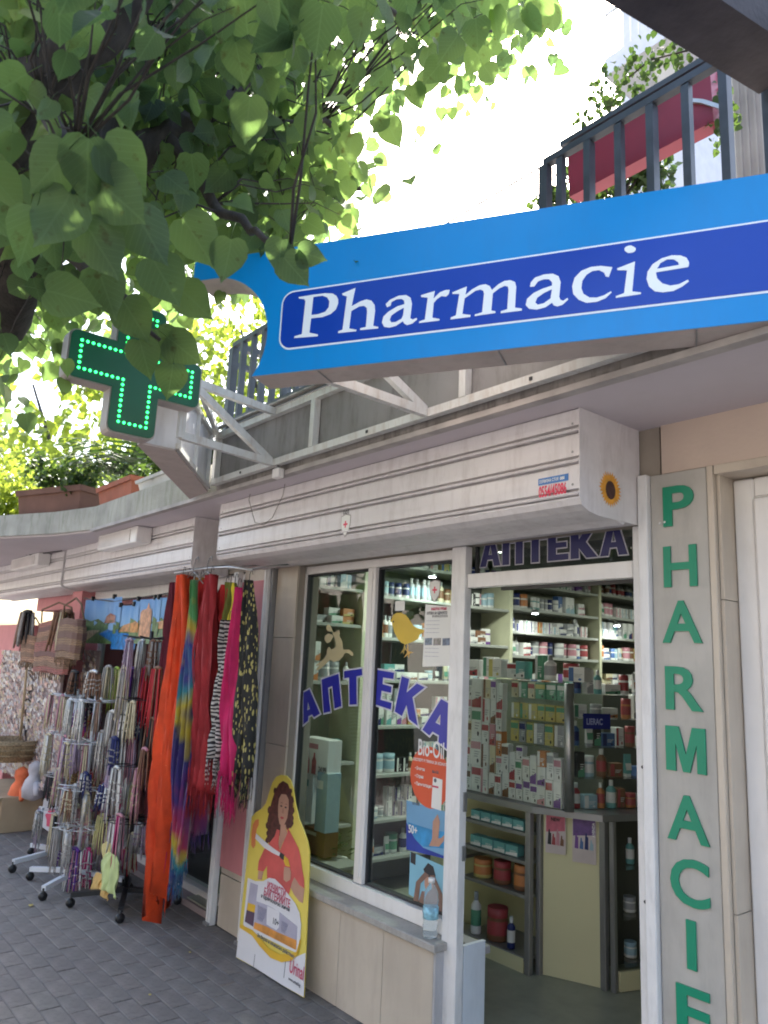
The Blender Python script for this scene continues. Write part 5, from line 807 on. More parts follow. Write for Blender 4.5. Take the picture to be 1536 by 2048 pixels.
gold = cloth('black_gold_cloth', (0.012, 0.012, 0.012), ('vor', (.42, .36, .12), (1.6, 1.6, .5), 48, .33))
rainbow = dye('rainbow_cloth', [(.10, (.35, .005, .08)), (.24, (.05, .005, .14)), (.31, (.015, .012, .16)), (.37, (.005, .20, .26)), (.41, (.42, .33, .005)), (.46, (.30, .008, .05)), (.56, (.03, .008, .12)), (.64, (.012, .012, .10)), (.72, (.40, .30, .008)), (.78, (.008, .16, .20)), (.86, (.015, .015, .16)), (.94, (.40, .26, .008)), (1.0, (.05, .22, .06))], 4.5, .9)
rainbow2 = dye('rainbow_cloth_b', [(.1, (.35, .01, .1)), (.25, (.14, .005, .12)), (.4, (.02, .01, .12)), (.55, (.32, .01, .05)), (.7, (.35, .25, .01)), (.8, (.01, .13, .15)), (.9, (.28, .01, .12)), (1.0, (.35, .15, .01))], 5, .7)
Y = 2.1
def P_(px, py, y=Y): return at(px, py, y)
scarf(P_(352, 1165, 2.22), P_(318, 1770, 2.22), .16, .30, maroon, 'dark maroon scarf half hidden at the left back of the large scarf bunch', .10)
scarf(P_(366, 1150, 2.08), P_(322, 1730, 2.08), .19, .21, orange, 'long bright orange scarf reaching lowest in the bunch nearest the rack', .0, 3, .05, bulge=.08, ragged=.24)
scarf(P_(376, 1152, 2.13), P_(338, 1640, 2.13), .12, .2, cloth('vermilion_cloth', (.42, .03, .01)), 'vermilion scarf just right of the long orange one', .10, 3)
scarf(P_(385, 1165, 2.16), P_(352, 1690, 2.16), .12, .24, magenta, 'magenta scarf between the orange and rainbow ones', .12, 3)
scarf(P_(390, 1160, 2.06), P_(360, 1700, 2.03), .08, .24, rainbow, 'rainbow tie dyed scarf in yellow teal and purple', .10, 3, .03, ragged=.16)
scarf(P_(402, 1155, 2.15), P_(380, 1640, 2.15), .12, .24, rainbow2, 'purple and crimson tie dyed scarf behind the rainbow one', .10, 3)
scarf(P_(422, 1150, 2.07), P_(404, 1570, 2.07), .20, .19, crimson, 'deep red patterned scarf at the right of the large bunch', .14, 3)
scarf(P_(415, 1160, 2.14), P_(384, 1450, 2.14), .13, .16, cloth('red_cloth', (.5, .02, .02)), 'short plain red scarf behind the deep red patterned one', .1, 3)
scarf(P_(452, 1170, 2.14), P_(430, 1420, 2.14), .06, .12, cloth('red_cloth', (.5, .02, .02)), 'narrow red scarf at the left of the small bunch', .12, 2)
scarf(P_(462, 1165, 2.16), P_(450, 1330, 2.16), .05, .08, cloth('olive_cloth', (.16, .17, .03)), 'narrow olive green scarf of the small bunch', .0, 2)
scarf(P_(470, 1165, 2.12), P_(462, 1250, 2.12), .03, .05, cloth('yellow_cloth', (.6, .5, .03)), 'thin yellow scarf tucked beside the pink one', .0, 2, .01)
scarf(P_(458, 1240, 2.08), P_(440, 1500, 2.08), .09, .14, zebra, 'black and white zebra striped scarf left of the pink one', .16, 2)
scarf(P_(476, 1175, 2.05), P_(456, 1540, 2.05), .07, .17, magenta, 'bright pink fringed scarf in the small bunch', .20, 2, .03)
scarf(P_(499, 1160, 2.05), P_(485, 1530, 2.05), .06, .18, gold, 'black scarf with golden pattern, rightmost of the small bunch', .16, 2, .03)
# hanging rail under the shutter box end
hr = thing('hanging_rail', P_(385, 1140), 'short metal rail under the shutter box that carries the scarf bunches', 'rail')
b = MB(); b.tube([P_(350, 1146, 2.12), P_(420, 1136, 2.12), P_(458, 1134, 2.12), P_(505, 1140, 2.12)], .007, 8); b.build('rail', steel, hr)
for px_ in (385, 455, 500):
    p = P_(px_, 1138, 2.12); b = MB(); b.tube([p, p + Vector((0, .12, .03)), p + Vector((0, .28, .06))], .004, 5); b.build('bracket', steel, hr)
for px_, lab in ((386, 'left of the two wire hangers above the large scarf bunch'), (413, 'right of the two wire hangers above the large scarf bunch')):
    p = P_(px_, 1150, 2.1); b = MB()
    b.tube([p + Vector((-.16, 0, -.06)), p + Vector((-.03, 0, .01)), p + Vector((0, 0, .02)), p + Vector((0, 0, .06)), p + Vector((.02, 0, .10)), p + Vector((.05, 0, .11)), p + Vector((.065, 0, .08))], .004, 5)
    b.tube([p + Vector((0, 0, .02)), p + Vector((.03, 0, .01)), p + Vector((.15, 0, -.06))], .004, 5)
    tag(b.build('wire_hanger', alu_grey, None, loc=p), lab, 'hanger', 'wire hangers on the rail')

# rack stands
def rack(x, y, col, label, h, arm=.30, ang0=.4, cast=True, n=4):
    t = thing('rack_stand', (x, y, 0), label, 'rack')
    b = MB(); b.tube([(x, y, .09), (x, y, h)], .014, 8); b.build('pole', col, t)
    for k in range(n):
        a = ang0 + k * 2 * math.pi / n; ex, ey = x + arm * math.cos(a), y + arm * math.sin(a)
        b = MB(); b.bar((x, y, .10), (ex, ey, .075), .032, .03); b.build('leg', col, t)
        w = MB(); w.tube([(ex - .012, ey - .0, .028), (ex + .012, ey, .028)], .028, 12); w.build('caster', black_metal, t)
        w = MB(); w.tube([(ex, ey, .03), (ex, ey, .075)], .008, 6); w.build('caster_stem', black_metal, t)
    for z in (h - .05, h * .74, h * .5, h * .3):
        b = MB()
        for k in range(8):
            a = k * math.pi / 4; b.tube([(x, y, z), (x + .20 * math.cos(a), y + .20 * math.sin(a), z + .01)], .0035, 4)
        b.tube([(x + .16 * math.cos(k * math.pi / 8), y + .16 * math.sin(k * math.pi / 8), z) for k in range(17)], .003, 4)
        b.build('hook_ring', col, t)
    return t
wsteel = mat('rack_white', (.62, .64, .68), .4, var=.06)
ordw_ = ['first', 'second', 'third', 'fourth', 'fifth', 'sixth', 'seventh']
RK = [(-5.13, 2.17, 1.75), (-5.72, 2.05, 1.30), (-6.35, 2.12, 1.30)]
rack(RK[0][0], RK[0][1], black_metal, 'black four legged rack stand on casters hung with braids and hair bands', 1.76, .33, -.45)
rack(RK[1][0], RK[1][1], wsteel, 'white rack stand on casters, the one next to the black stand', 1.30, .36, -.9)
rack(RK[2][0], RK[2][1], wsteel, 'white rack stand on casters, farthest from the door', 1.30, .36, -1.3)
cols = {'lime': (.42, .55, .10), 'purple': (.09, .02, .20), 'rose': (.42, .20, .25), 'magenta': (.42, .02, .14), 'black': (.015, .015, .02), 'cream': (.50, .44, .30), 'grey': (.30, .28, .27), 'navy': (.01, .015, .10), 'white': (.6, .6, .58), 'red': (.42, .02, .03), 'lilac': (.34, .26, .36), 'brown': (.20, .10, .06), 'pale yellow': (.52, .48, .22), 'silver': (.5, .5, .5), 'gold': (.45, .33, .14)}
def bundle(p, L, w, names, label, bead=False, cat='braid', strands=16, group='bundles of braids and bands hung on the racks'):
    ms = [mat('strand_' + k.replace(' ', '_'), cols[k], .45 if k in ('silver', 'gold') else .7, .7 if k in ('silver', 'gold') else 0, var=.2, scale=25) for k in names]
    b = MB(); p = Vector(p); w *= 1.35; L *= 1.15
    for i in range(strands):
        u = (i / (strands - 1) - .5) * w; d = U(-.4, .4) * w; k = random.randrange(len(ms)); l_ = L * U(.82, 1.05); r = w / strands * .75
        q0 = p + Vector((u * .75, d * .5, 0)); pts = [q0, q0 + Vector((u * .12, d * .1, -l_ * .3)), q0 + Vector((u * .2 + U(-.006, .006), d * .2, -l_ * .65)), q0 + Vector((u * .3 + U(-.012, .012), d * .3, -l_))]
        b.tube(pts, [r, r * 1.1, r, r * .5], 4, k)
        if bead:
            for q_ in range(3):
                c = pts[1].lerp(pts[3], q_ / 4); b.box(c.x - r, c.x + r, c.y - r * 1.1, c.y + r * 1.1, c.z - .004, c.z + .004, (k + 1) % len(ms))
    b.tube([p + Vector((-w * .40, 0, .002)), p + Vector((0, 0, .012)), p + Vector((w * .40, 0, .002))], w * .06 + .004, 6, 0)
    return tag(b.build(random.choice(['hanging_braid']), ms, None, loc=p), label, cat, group)
T = [  # px, py of the top, length, width, colours, label
 (218, 1335, .24, .10, ['grey', 'cream'], 'cream and grey braid bundle at the left of the black rack upper tier'), (234, 1338, .30, .08, ['lime', 'pale yellow'], 'lime green braid bundle on the black rack upper tier'),
 (250, 1338, .28, .09, ['cream', 'grey'], 'beige braid bundle beside the lime green one'), (264, 1338, .30, .08, ['purple', 'magenta'], 'purple braid bundle left of the black pole'), (279, 1338, .30, .08, ['black', 'grey'], 'black braid bundle in front of the black pole'),
 (298, 1336, .34, .11, ['magenta', 'red'], 'crimson braid bundle right of the black pole, upper tier'), (316, 1338, .36, .09, ['brown', 'red'], 'brown red braid bundle at the right end of the upper tier'),
 (226, 1425, .20, .09, ['white', 'grey'], 'white and grey fringe bundle below the lime green one'), (246, 1425, .22, .10, ['grey', 'cream', 'lilac'], 'pale lilac fringe bundle on the second tier'), (278, 1428, .16, .08, ['navy', 'white'], 'black and white checked band on the second tier'), (306, 1440, .26, .08, ['brown', 'black'], 'dark brown braid bundle on the second tier'),
 (230, 1478, .24, .09, ['navy', 'grey'], 'navy beaded bundle on the third tier'), (246, 1480, .26, .08, ['grey', 'white'], 'pale grey tassel beside the pink tassel'), (262, 1478, .26, .09, ['rose', 'lilac'], 'long pink tassel on the third tier'), (290, 1500, .20, .07, ['rose', 'brown'], 'dusky pink tassel right of the black pole'),
 (215, 1572, .14, .12, ['navy', 'navy', 'white'], 'navy blue hair net with white beads'), (243, 1575, .12, .07, ['rose', 'magenta', 'white'], 'pink checked band on the fourth tier'), (268, 1575, .20, .07, ['pale yellow', 'cream'], 'yellow doll shaped tassel near the black pole'),
 (207, 1632, .22, .09, ['pale yellow', 'rose'], 'pale yellow scarf roll with pink top on the fifth tier'), (240, 1632, .26, .08, ['rose', 'magenta', 'black'], 'pink and black band bundle on the fifth tier'), (268, 1670, .20, .08, ['cream', 'grey'], 'cream tassel on the fifth tier'), (258, 1700, .12, .09, ['red', 'magenta'], 'small red band bundle low on the black rack')]
for px_, py_, L_, w_, nm, lab in T:
    dx = U(-.02, .02); bundle(at(px_, py_, 2.02 + (px_ % 5) * .05), L_, w_, nm, lab, bead='bead' in lab or 'checked' in lab)
T2 = [(150, 1345, .20, .13, ['black', 'brown'], 'dark wristband bundle on the near white rack'), (188, 1345, .16, .12, ['silver', 'brown'], 'silver and brown bracelet bundle on the upper hook'), (178, 1390, .16, .12, ['black', 'grey'], 'black woven belt coil below the silver bracelets'),
 (135, 1420, .13, .09, ['brown', 'rose'], 'brown and rose hair bands on the white rack'), (165, 1420, .16, .12, ['magenta', 'purple', 'white'], 'magenta bow bundle on the white rack'), (190, 1430, .16, .10, ['red', 'cream', 'gold'], 'red and gold bead bundle on the white rack'),
 (145, 1455, .30, .09, ['cream', 'brown', 'rose'], 'long beige bead strings on the white rack'), (170, 1460, .20, .09, ['black', 'magenta', 'silver'], 'black bead strings with magenta tips'), (190, 1462, .22, .07, ['silver', 'grey'], 'silver chain bundle in the middle of the white rack'), (205, 1465, .26, .07, ['grey', 'silver'], 'grey chain bundle left of the pale tassels'),
 (120, 1540, .24, .09, ['cream', 'rose', 'grey'], 'beige and rose keyring strings lower on the white rack'), (150, 1540, .16, .08, ['brown', 'gold'], 'brown beaded keyring strings'), (172, 1548, .14, .08, ['navy', 'silver'], 'small blue purse on a silver chain'), (190, 1540, .2, .07, ['brown', 'cream', 'red'], 'short red and cream bead strings'),
 (150, 1610, .26, .15, ['cream', 'rose', 'white', 'brown'], 'bag full of pale shells on the white rack'), (178, 1620, .22, .10, ['rose', 'cream', 'white'], 'second bag of pink shells on the white rack'), (125, 1690, .14, .08, ['silver', 'purple'], 'silver purse hanging lowest at the left'), (152, 1700, .26, .10, ['purple', 'white', 'rose'], 'folded purple and white fans low on the white rack'), (178, 1700, .26, .09, ['magenta', 'white'], 'folded magenta fans beside the yellow towels')]
for px_, py_, L_, w_, nm, lab in T2: bundle(at(px_, py_, 1.98 + (px_ % 4) * .06), L_, w_, nm, lab, bead=True)
tier = ['lowest', 'lower middle', 'upper middle', 'top']
for ri, (rx, ry, rh) in enumerate(RK):
    for ti, zf in enumerate((.3, .5, .74, .97)):
        for k in range(7 if ri == 0 else 6):
            a = k * .9 + ti * .5 + ri; rr2 = U(.10, .20); nm = random.sample(['cream', 'grey', 'rose', 'black', 'lilac', 'rose', 'white', 'silver', 'brown', 'white', 'cream', 'lilac'], 2)
            bundle((rx + rr2 * math.cos(a), ry + rr2 * math.sin(a), rh * zf - .01), U(.16, .30), U(.05, .08), nm, '%s and %s bundle %s on the %s ring of the %s rack' % (nm[0], nm[1], ordw_[k], tier[ti], ['black', 'near white', 'far white'][ri]), bead=R() < .5, strands=11)
# towels low on the black rack
for k, (px_, py_, c, w_, h_, lab) in enumerate([(222, 1745, (.42, .50, .22), .26, .22, 'pale green printed towel hung lowest on the black rack'), (205, 1770, (.55, .36, .12), .30, .12, 'orange yellow towel under the pale green one'), (215, 1718, (.5, .44, .2), .2, .2, 'cream towel with red cherries above the pale green one')]):
    p = at(px_, py_, 2.0 + .03 * k); scarf(p + Vector((0, 0, h_ / 2)), p - Vector((0, 0, h_ / 2)), w_, w_, cloth('towel%d' % k, c, ('vor', (.45, .05, .05), (3, 3, 3), 5, .08) if k == 2 else None), lab, 0, 2, .008, 'towel', hook=False, ragged=.01)
# landscape posters
pdat = [((172, 1200), (233, 1288), 'lake', 'landscape calendar picture of a lake village, leftmost of the four'), ((232, 1212), (268, 1300), 'forest', 'landscape calendar picture of a blue bay, second from the left'), ((266, 1200), (312, 1288), 'tower', 'calendar picture of an old brick tower under blue sky'), ((311, 1196), (336, 1285), 'city', 'narrow calendar picture of a town, rightmost of the four')]
for (a, c, kd, lab) in pdat:
    pa, pc = at(*a, 2.3), at(*c, 2.3); x0, x1, z1, z0 = pa.x, pc.x, pa.z, pc.z; f = facade(2.3)
    t = thing('calendar_poster', ((x0 + x1) / 2, 2.3, z1), lab, 'poster', 'landscape posters hung in a row')
    W_, H_ = x1 - x0, z1 - z0
    b = MB(); nseg = 10
    for i in range(nseg):
        u0, u1 = i / nseg, (i + 1) / nseg; yy = lambda u: 2.3 + .02 * math.sin(u * 3.1) + .006 * math.sin(u * 14)
        b.add([(x0 + u0 * W_, yy(u0), z0), (x0 + u1 * W_, yy(u1), z0), (x0 + u1 * W_, yy(u1), z1), (x0 + u0 * W_, yy(u0), z1)], [(0, 1, 2, 3)], 0, True)
    b.build('sheet', dye('poster_sky_grad', [(.60, (.45, .5, .45)), (.80, (.25, .45, .65)), (1.0, (.02, .16, .50))], 5, .35), t)
    f2 = lambda u, v, w: (x0 + u * W_, 2.3 + .02 * math.sin(u * 3.1) + .006 * math.sin(u * 14) - .003 - w, z0 + v * H_)
    def shp(pl, col, w, nm='scenery'):
        place(curve_mesh(nm, [pl], .0004), nm, mat('pic_%d_%d_%d' % tuple(int(c * 99) for c in col), col, .5, var=.5, scale=25), f2, t, w)
    shp([(0, .0), (1, 0), (1, .45), (.8, .5), (.6, .42), (.4, .55), (.2, .5), (0, .58)], (.10, .17, .06), .001)
    if kd == 'lake': shp([(.35, .0), (1, 0), (1, .3), (.6, .32), (.4, .2)], (.02, .14, .36), .002); shp([(0, .05), (.4, .1), (.6, .28), (.3, .3), (0, .25)], (.45, .33, .2), .003); shp([(.55, .45), (.9, .45), (.9, .6), (.75, .66), (.6, .6)], (.35, .15, .1), .004)
    if kd == 'forest': shp([(0, 0), (1, 0), (1, .25), (.5, .38), (0, .35)], (.01, .16, .42), .002); shp([(.2, .4), (.8, .4), (.7, .6), (.4, .55)], (.45, .22, .08), .003)
    if kd == 'tower': shp([(.32, .15), (.72, .15), (.72, .7), (.65, .78), (.58, .78), (.52, .92), (.48, .78), (.38, .76), (.32, .7)], (.48, .24, .13), .003, 'tower'); shp([(.02, .25), (.28, .25), (.28, .45), (.15, .52), (.02, .45)], (.5, .22, .06), .003); shp([(.46, .3), (.54, .3), (.54, .5), (.46, .5)], (.08, .04, .03), .004)
    if kd == 'city': shp([(.1, .3), (.9, .3), (.9, .5), (.1, .45)], (.5, .25, .1), .002); shp([(.1, .1), (.4, .1), (.4, .2), (.1, .2)], (.6, .05, .2), .003)
    for u in (.2, .8): box('clip', black_metal, (x0 + u * W_ - .008, x0 + u * W_ + .008, 2.29, 2.32, z1 - .012, z1 + .025), t)
wire = MB(); wire.tube([at(168, 1196, 2.31), at(230, 1203, 2.31), at(300, 1192, 2.31), at(340, 1186, 2.31)], .005, 5)
tag(wire.build('hanging_wire', black_metal, None, loc=at(250, 1195, 2.31)), 'dark wire strung above the landscape posters', 'wire')
# woven bags
def bag(pa, pc, y, label, cols_, stripes):
    a, c = at(*pa, y), at(*pc, y); x0, x1, z1, z0 = a.x, c.x, a.z, c.z
    t = thing('woven_bag', ((x0 + x1) / 2, y, z1), label, 'bag', 'woven striped bags hanging')
    nb = stripes; ct_ = len(cols_)
    for i in range(nb):
        zz0 = z0 + (z1 - z0) * i / nb; zz1 = z0 + (z1 - z0) * (i + 1) / nb; ins = .03 * abs((i + .5) / nb - .35) + (.02 if i == nb - 1 else 0)
        el_ = [(math.cos(q_ * .524), math.sin(q_ * .524)) for q_ in range(12)]; rx_, cx_ = (x1 - x0) / 2 - ins, (x0 + x1) / 2; bl_ = 1 + .25 * math.sin(3.1 * (i + .5) / nb)
        eb = MB(); eb.prism([(cx_ + rx_ * math.copysign(abs(c_) ** .6, c_), y + (.05 * bl_ + .003 * (i % 2)) * math.copysign(abs(s_) ** .7, s_)) for c_, s_ in el_], lambda u, v, w: (u + .012 * math.sin(w * 23 + cx_), v, w + .012 * math.cos((u - cx_) * 9)), zz0, zz1)
        eb.build('woven_band', cloth('band_%d' % (cols_[i % len(cols_)][0] * 99 + cols_[i % len(cols_)][2] * 9), cols_[i % len(cols_)], ('wave', (.12, .06, .05), (6, 6, 2), 8, .75)), t)
    b = MB(); b.tube([(x0 + .02, y, z1), (x0 + .06, y - .02, z1 + .12), ((x0 + x1) / 2, y, z1 + .18), (x1 - .06, y - .02, z1 + .12), (x1 - .02, y, z1)], .008, 6); b.build('strap', mat('strap_brown', (.16, .10, .06), .8), t)
    f_ = MB()
    for i in range(16):
        x = x0 + (x1 - x0) * i / 15; f_.tube([(x, y - .03, z0), (x + U(-.01, .01), y - .03, z0 - U(.04, .08))], .004, 3)
    f_.build('tassels', mat('strap_brown', (.16, .10, .06), .8), t, kind='stuff')
br = [(.30, .09, .08), (.22, .13, .08), (.36, .20, .12), (.16, .07, .07), (.34, .12, .10)]
bag((82, 1245), (136, 1348), 2.2, 'large reddish woven bag with striped lower half', br, 10)
bag((126, 1240), (160, 1318), 2.1, 'brown striped woven bag with long drawstrings in front of the larger one', [(.24, .15, .08), (.15, .08, .06)], 6)
bag((52, 1272), (76, 1325), 2.2, 'small orange brown woven bag at the far left', [(.36, .18, .10), (.22, .10, .07)], 6)
# fans of wooden pipes
for px_, py_, lab in ((132, 1225, 'bunch of wooden flutes hanging above the brown bag'), (55, 1225, 'dark bunch of necklaces at the far left above the small bag')):
    bundle(at(px_, py_, 2.15), .30, .22, ['brown', 'cream', 'gold'] if px_ > 100 else ['black', 'brown', 'grey'], lab, cat='souvenir', group='souvenirs hanging on the front')
# jewellery display strips: tall boards covered in small glittering cards
glit = [mat('glitter_%d' % i, c, .25, .25, var=.3, scale=80) for i, c in enumerate([(.8, .78, .76), (.7, .6, .45), (.6, .6, .66), (.8, .55, .5)])]  # pale, mostly diffuse colours stand in for glints on metal
for px0, px1, py0, py1, y, lab in ((58, 98, 1330, 1560, 2.25, 'tall board of glittering silver jewellery left of the striped bag'), (8, 42, 1300, 1560, 2.25, 'tall board of glittering jewellery at the far left edge'), (98, 122, 1450, 1600, 2.15, 'narrow board of glittering trinkets behind the white rack'), (172, 184, 1300, 1420, 2.45, 'narrow strip of silver earrings under the landscape posters')):
    a, c = at(px0, py0, y), at(px1, py1, y); x0, x1, z1, z0 = min(a.x, c.x), max(a.x, c.x), a.z, c.z
    t = thing('jewellery_board', ((x0 + x1) / 2, y, z0), lab, 'display board', 'boards of glittering trinkets')
    box('board', mat('board_grey', (.34, .26, .26), .6), (x0, x1, y, y + .02, z0, z1), t)
    g = MB(); nx = max(3, int((x1 - x0) / .022)); nz_ = int((z1 - z0) / .026)
    for i in range(nx):
        for j in range(nz_):
            x = x0 + (i + .5) * (x1 - x0) / nx; z = z0 + (j + .5) * (z1 - z0) / nz_; an = U(-.5, .5); s = .014
            x = x0 + (i + .5) * (x1 - x0) / nx + U(-.008, .008); z += U(-.012, .012); s = U(.006, .016)
            if R() < .25: continue
            g.add([(x - s * .6, y - .012 + s * an, z - s * 1.5), (x + s, y - .012 - s * an, z - s * U(.5, 1)), (x + s, y - .02 - s * an, z + s), (x - s * U(.4, 1), y - .02 + s * an, z + s)], [(0, 1, 2, 3)], random.randrange(4))
    g.build('trinkets', glit, t, kind='stuff')
# garments and dark hangings deeper in
for px_, py0, py1, y, w_, m_, lab in ((97, 1350, 1560, 2.35, .22, cloth('plum_cloth', (.14, .05, .06)), 'plum coloured shawl behind the glittering board'), (118, 1340, 1500, 2.5, .28, cloth('blue_black_cloth', (.02, .03, .06)), 'dark blue garment behind the white rack'), (205, 1345, 1600, 2.7, .5, cloth('dark_coat', (.03, .028, .04)), 'dark garment inside the souvenir shop behind the black rack'), (322, 1330, 1700, 2.5, .2, cloth('maroon_b', (.16, .02, .03), ('vor', (.3, .1, .08), (2, 2, .6), 14, .06)), 'dark red beaded curtain beside the large scarf bunch')):
    scarf(at(px_, py0, y), at(px_ - 8, py1, y), w_, w_ * 1.2, m_, lab, 0, 3, name='hanging_garment')
# glazing and post of the souvenir shop door
sd_ = thing('souvenir_shop_glazing', (-6, 2.66, .09), 'dark glazed front of the souvenir shop with white aluminium posts', 'shop front')
for x in (-7.42, -6.45, -5.45, -4.58): box('post', white_pvc, (x - .03, x + .03, 2.62, 2.68, .086, 2.02), sd_, bev=.003)
for x0, x1 in ((-7.39, -6.48), (-5.42, -4.61)): box('pane', window_glass, (x0, x1, 2.648, 2.653, .09, 2.02), sd_)
# shelves with goods inside the souvenir shop
shm = mat('shop_shelf', (.30, .22, .2), .6, var=.1)
uu = thing('souvenir_shelves', (-6.2, 4.0, .06), 'dim shelves inside the souvenir shop', 'shelf')
for z in (.4, .85, 1.3, 1.7): box('shelf', shm, (-7.3, -5.1, 4.0, 4.35, z - .02, z), uu)
for x in (-7.3, -6.2, -5.1): box('upright', shm, (x - .015, x + .015, 4.355, 4.38, .06, 1.95), uu)
sh_i = 0; nameset = ['brown', 'red', 'white', 'navy', 'cream', 'rose', 'gold', 'lime']
ordw = ['first', 'second', 'third', 'fourth', 'fifth', 'sixth', 'seventh', 'eighth', 'ninth', 'tenth', 'eleventh', 'twelfth', 'thirteenth', 'fourteenth', 'fifteenth', 'sixteenth', 'seventeenth', 'eighteenth', 'nineteenth', 'twentieth'] + ['twenty-' + w for w in ('first', 'second', 'third', 'fourth', 'fifth', 'sixth', 'seventh', 'eighth', 'ninth')] + ['thirtieth'] + ['thirty-' + w for w in ('first', 'second', 'third', 'fourth', 'fifth', 'sixth', 'seventh', 'eighth', 'ninth')]
for zi, z in enumerate((.4, .85, 1.3, 1.7)):
    for k in range(7):
        x = -7.1 + k * .31; nm = random.choice(nameset); w_, h_ = U(.08, .13), U(.14, .28); b = MB()
        b.bbox(x - w_, x + w_, 4.05, 4.3, z, z + h_, .006); b.box(x - w_ * .7, x + w_ * .7, 4.044, 4.049, z + h_ * .3, z + h_ * .7, 1)
        tag(b.build('souvenir_box', [mat('strand_' + nm, cols[nm]), paper_white], None, loc=(x, 4.1, z)), '%s souvenir box, %s from the left on the %s shelf of the dim shop' % (nm, ordw[k], ['lowest', 'second', 'third', 'top'][zi]), 'box', 'souvenir boxes on the dim shelves')
# gift bag, cardboard box, basket, orange toy on the ground
gb = thing('gift_bag', at(100, 1672, 2.25), 'white gift bag printed with a red flower standing on the pavement by the racks', 'bag')
a, c = at(84, 1622, 2.2), at(122, 1675, 2.2)
b = MB(); b.bbox(a.x, c.x, 2.2, 2.32, .12, .44, .005); b.build('bag', mat('bag_white', (.55, .55, .60), .3, var=.08), gb)
place(curve_mesh('f', [[((a.x + c.x) / 2 + (.13 + .04 * (k % 2)) * math.cos(k * .449), .23 + (.07 + .025 * (k % 2)) * math.sin(k * .449)) for k in range(14)]], .001), 'flower_print', redink, facade(2.199), gb, .001)
b = MB(); b.tube([(a.x + .05, 2.2, .44), ((a.x + c.x) / 2, 2.19, .52), (c.x - .05, 2.2, .44)], .005, 5); b.build('handle', redink, gb)
cbx = thing('cardboard_box', (-7.9, 2.2, 0), 'open brown cardboard box of goods on the pavement at the far left', 'box')
box('carton', mat('cardboard', (.42, .31, .2), .8, var=.1), (-8.6, -7.55, 1.98, 2.36, 0.0, .30), cbx, bev=.005)
b = MB(); b.add([(-8.6, 1.98, .302), (-7.55, 1.98, .302), (-7.52, 1.86, .26), (-8.63, 1.86, .26)], [(0, 1, 2, 3)]); b.build('flap', MATS['cardboard'], cbx)
for k, (px_, py_, c, lab) in enumerate(((42, 1570, (.75, .16, .06), 'bright orange plush toy on top of the cardboard box'), (70, 1560, (.45, .42, .45), 'pale grey plush toy beside the orange one'))):
    p = at(px_, py_, 2.15); b = MB(); b.lathe((p.x, p.y, p.z - .17), [(.02, 0), (.09, .03), (.10, .10), (.08, .17), (.05, .21), (.065, .25), (.06, .30), (.01, .33)], 10)
    for dx in (-.12, .12): b.tube([(p.x + dx * .7, p.y, p.z - .02), (p.x + dx * 1.5, p.y - .03, p.z - .1)], [.035, .02], 6)
    tag(b.build('plush_toy', cloth('plush%d' % k, c), None, loc=p), lab, 'toy')
bk = thing('wicker_basket', at(25, 1500, 2.1), 'wicker basket hanging over the cardboard box at the left edge', 'basket')
p = at(25, 1495, 2.1); b = MB(); b.lathe((p.x, p.y, p.z - .12), [(.14, 0), (.22, .03), (.27, .12), (.28, .2), (.25, .2), (.22, .1), (.12, .03)], 16); b.build('bowl', mat('wicker', (.30, .22, .13), .8, var=.4, scale=60, bump=.4), bk)
for k in range(4):
    b = MB(); z = p.z - .1 + k * .05; r = .2 + k * .02 + (.04 if k else 0); b.tube([(p.x + r * math.cos(a * .393), p.y + r * math.sin(a * .393), z) for a in range(17)], .009, 5); b.build('band', MATS['wicker'], bk)
# tall leaning walking stick and tube by the jewellery
b = MB(); b.tube([at(40, 1480, 2.2), at(62, 1250, 2.2)], .012, 6); tag(b.build('wooden_stick', mat('pale_wood', (.45, .33, .2), .6), None, loc=at(40, 1480, 2.2)), 'pale wooden stick standing in front of the pink wall', 'stick')

# lamps and boxes on the far shutters
for a, c, lab in (((210, 1072), (284, 1090), 'long white lamp box under the soffit on the nearer souvenir shutter'), ((33, 1121), (84, 1140), 'small white lamp box under the soffit on the farthest shutter')):
    pa, pc = at(*a, 2.15), at(*c, 2.15); t = thing('lamp_box', ((pa.x + pc.x) / 2, 2.15, 2.4), lab, 'lamp box', 'white lamp boxes on the shutters')
    b = MB(); b.bbox(pa.x, pc.x, 2.10, 2.218, 2.405, 2.526, .006); b.build('case', white_pvc, t); box('cover', mat('lamp_cover', (.6, .56, .55), .4), (pa.x + .03, pc.x - .12, 2.095, 2.0995, 2.42, 2.51), t)
fl = thing('floodlight', at(35, 1098, 2.0), 'small black floodlight on an arm under the soffit at the far left', 'floodlight')
p = at(35, 1098, 2.0); b = MB(); b.prism([(-.10, -.05), (.10, -.05), (.14, -.12), (-.14, -.12)], lambda u, v, w: (p.x + u, p.y + w, p.z + v + .1), -.09, .09); b.build('head', black_metal, fl)
b = MB(); b.tube([p, p + Vector((0, .05, .14)), (p.x, p.y + .1, 2.53)], .012, 6); b.build('arm', black_metal, fl)
b = MB(); b.tube([p + Vector((0, .05, .13)), (-8.2, 2.1, 2.524), (-7.5, 2.2, 2.52)], .006, 5); b.build('cable', black_metal, fl)
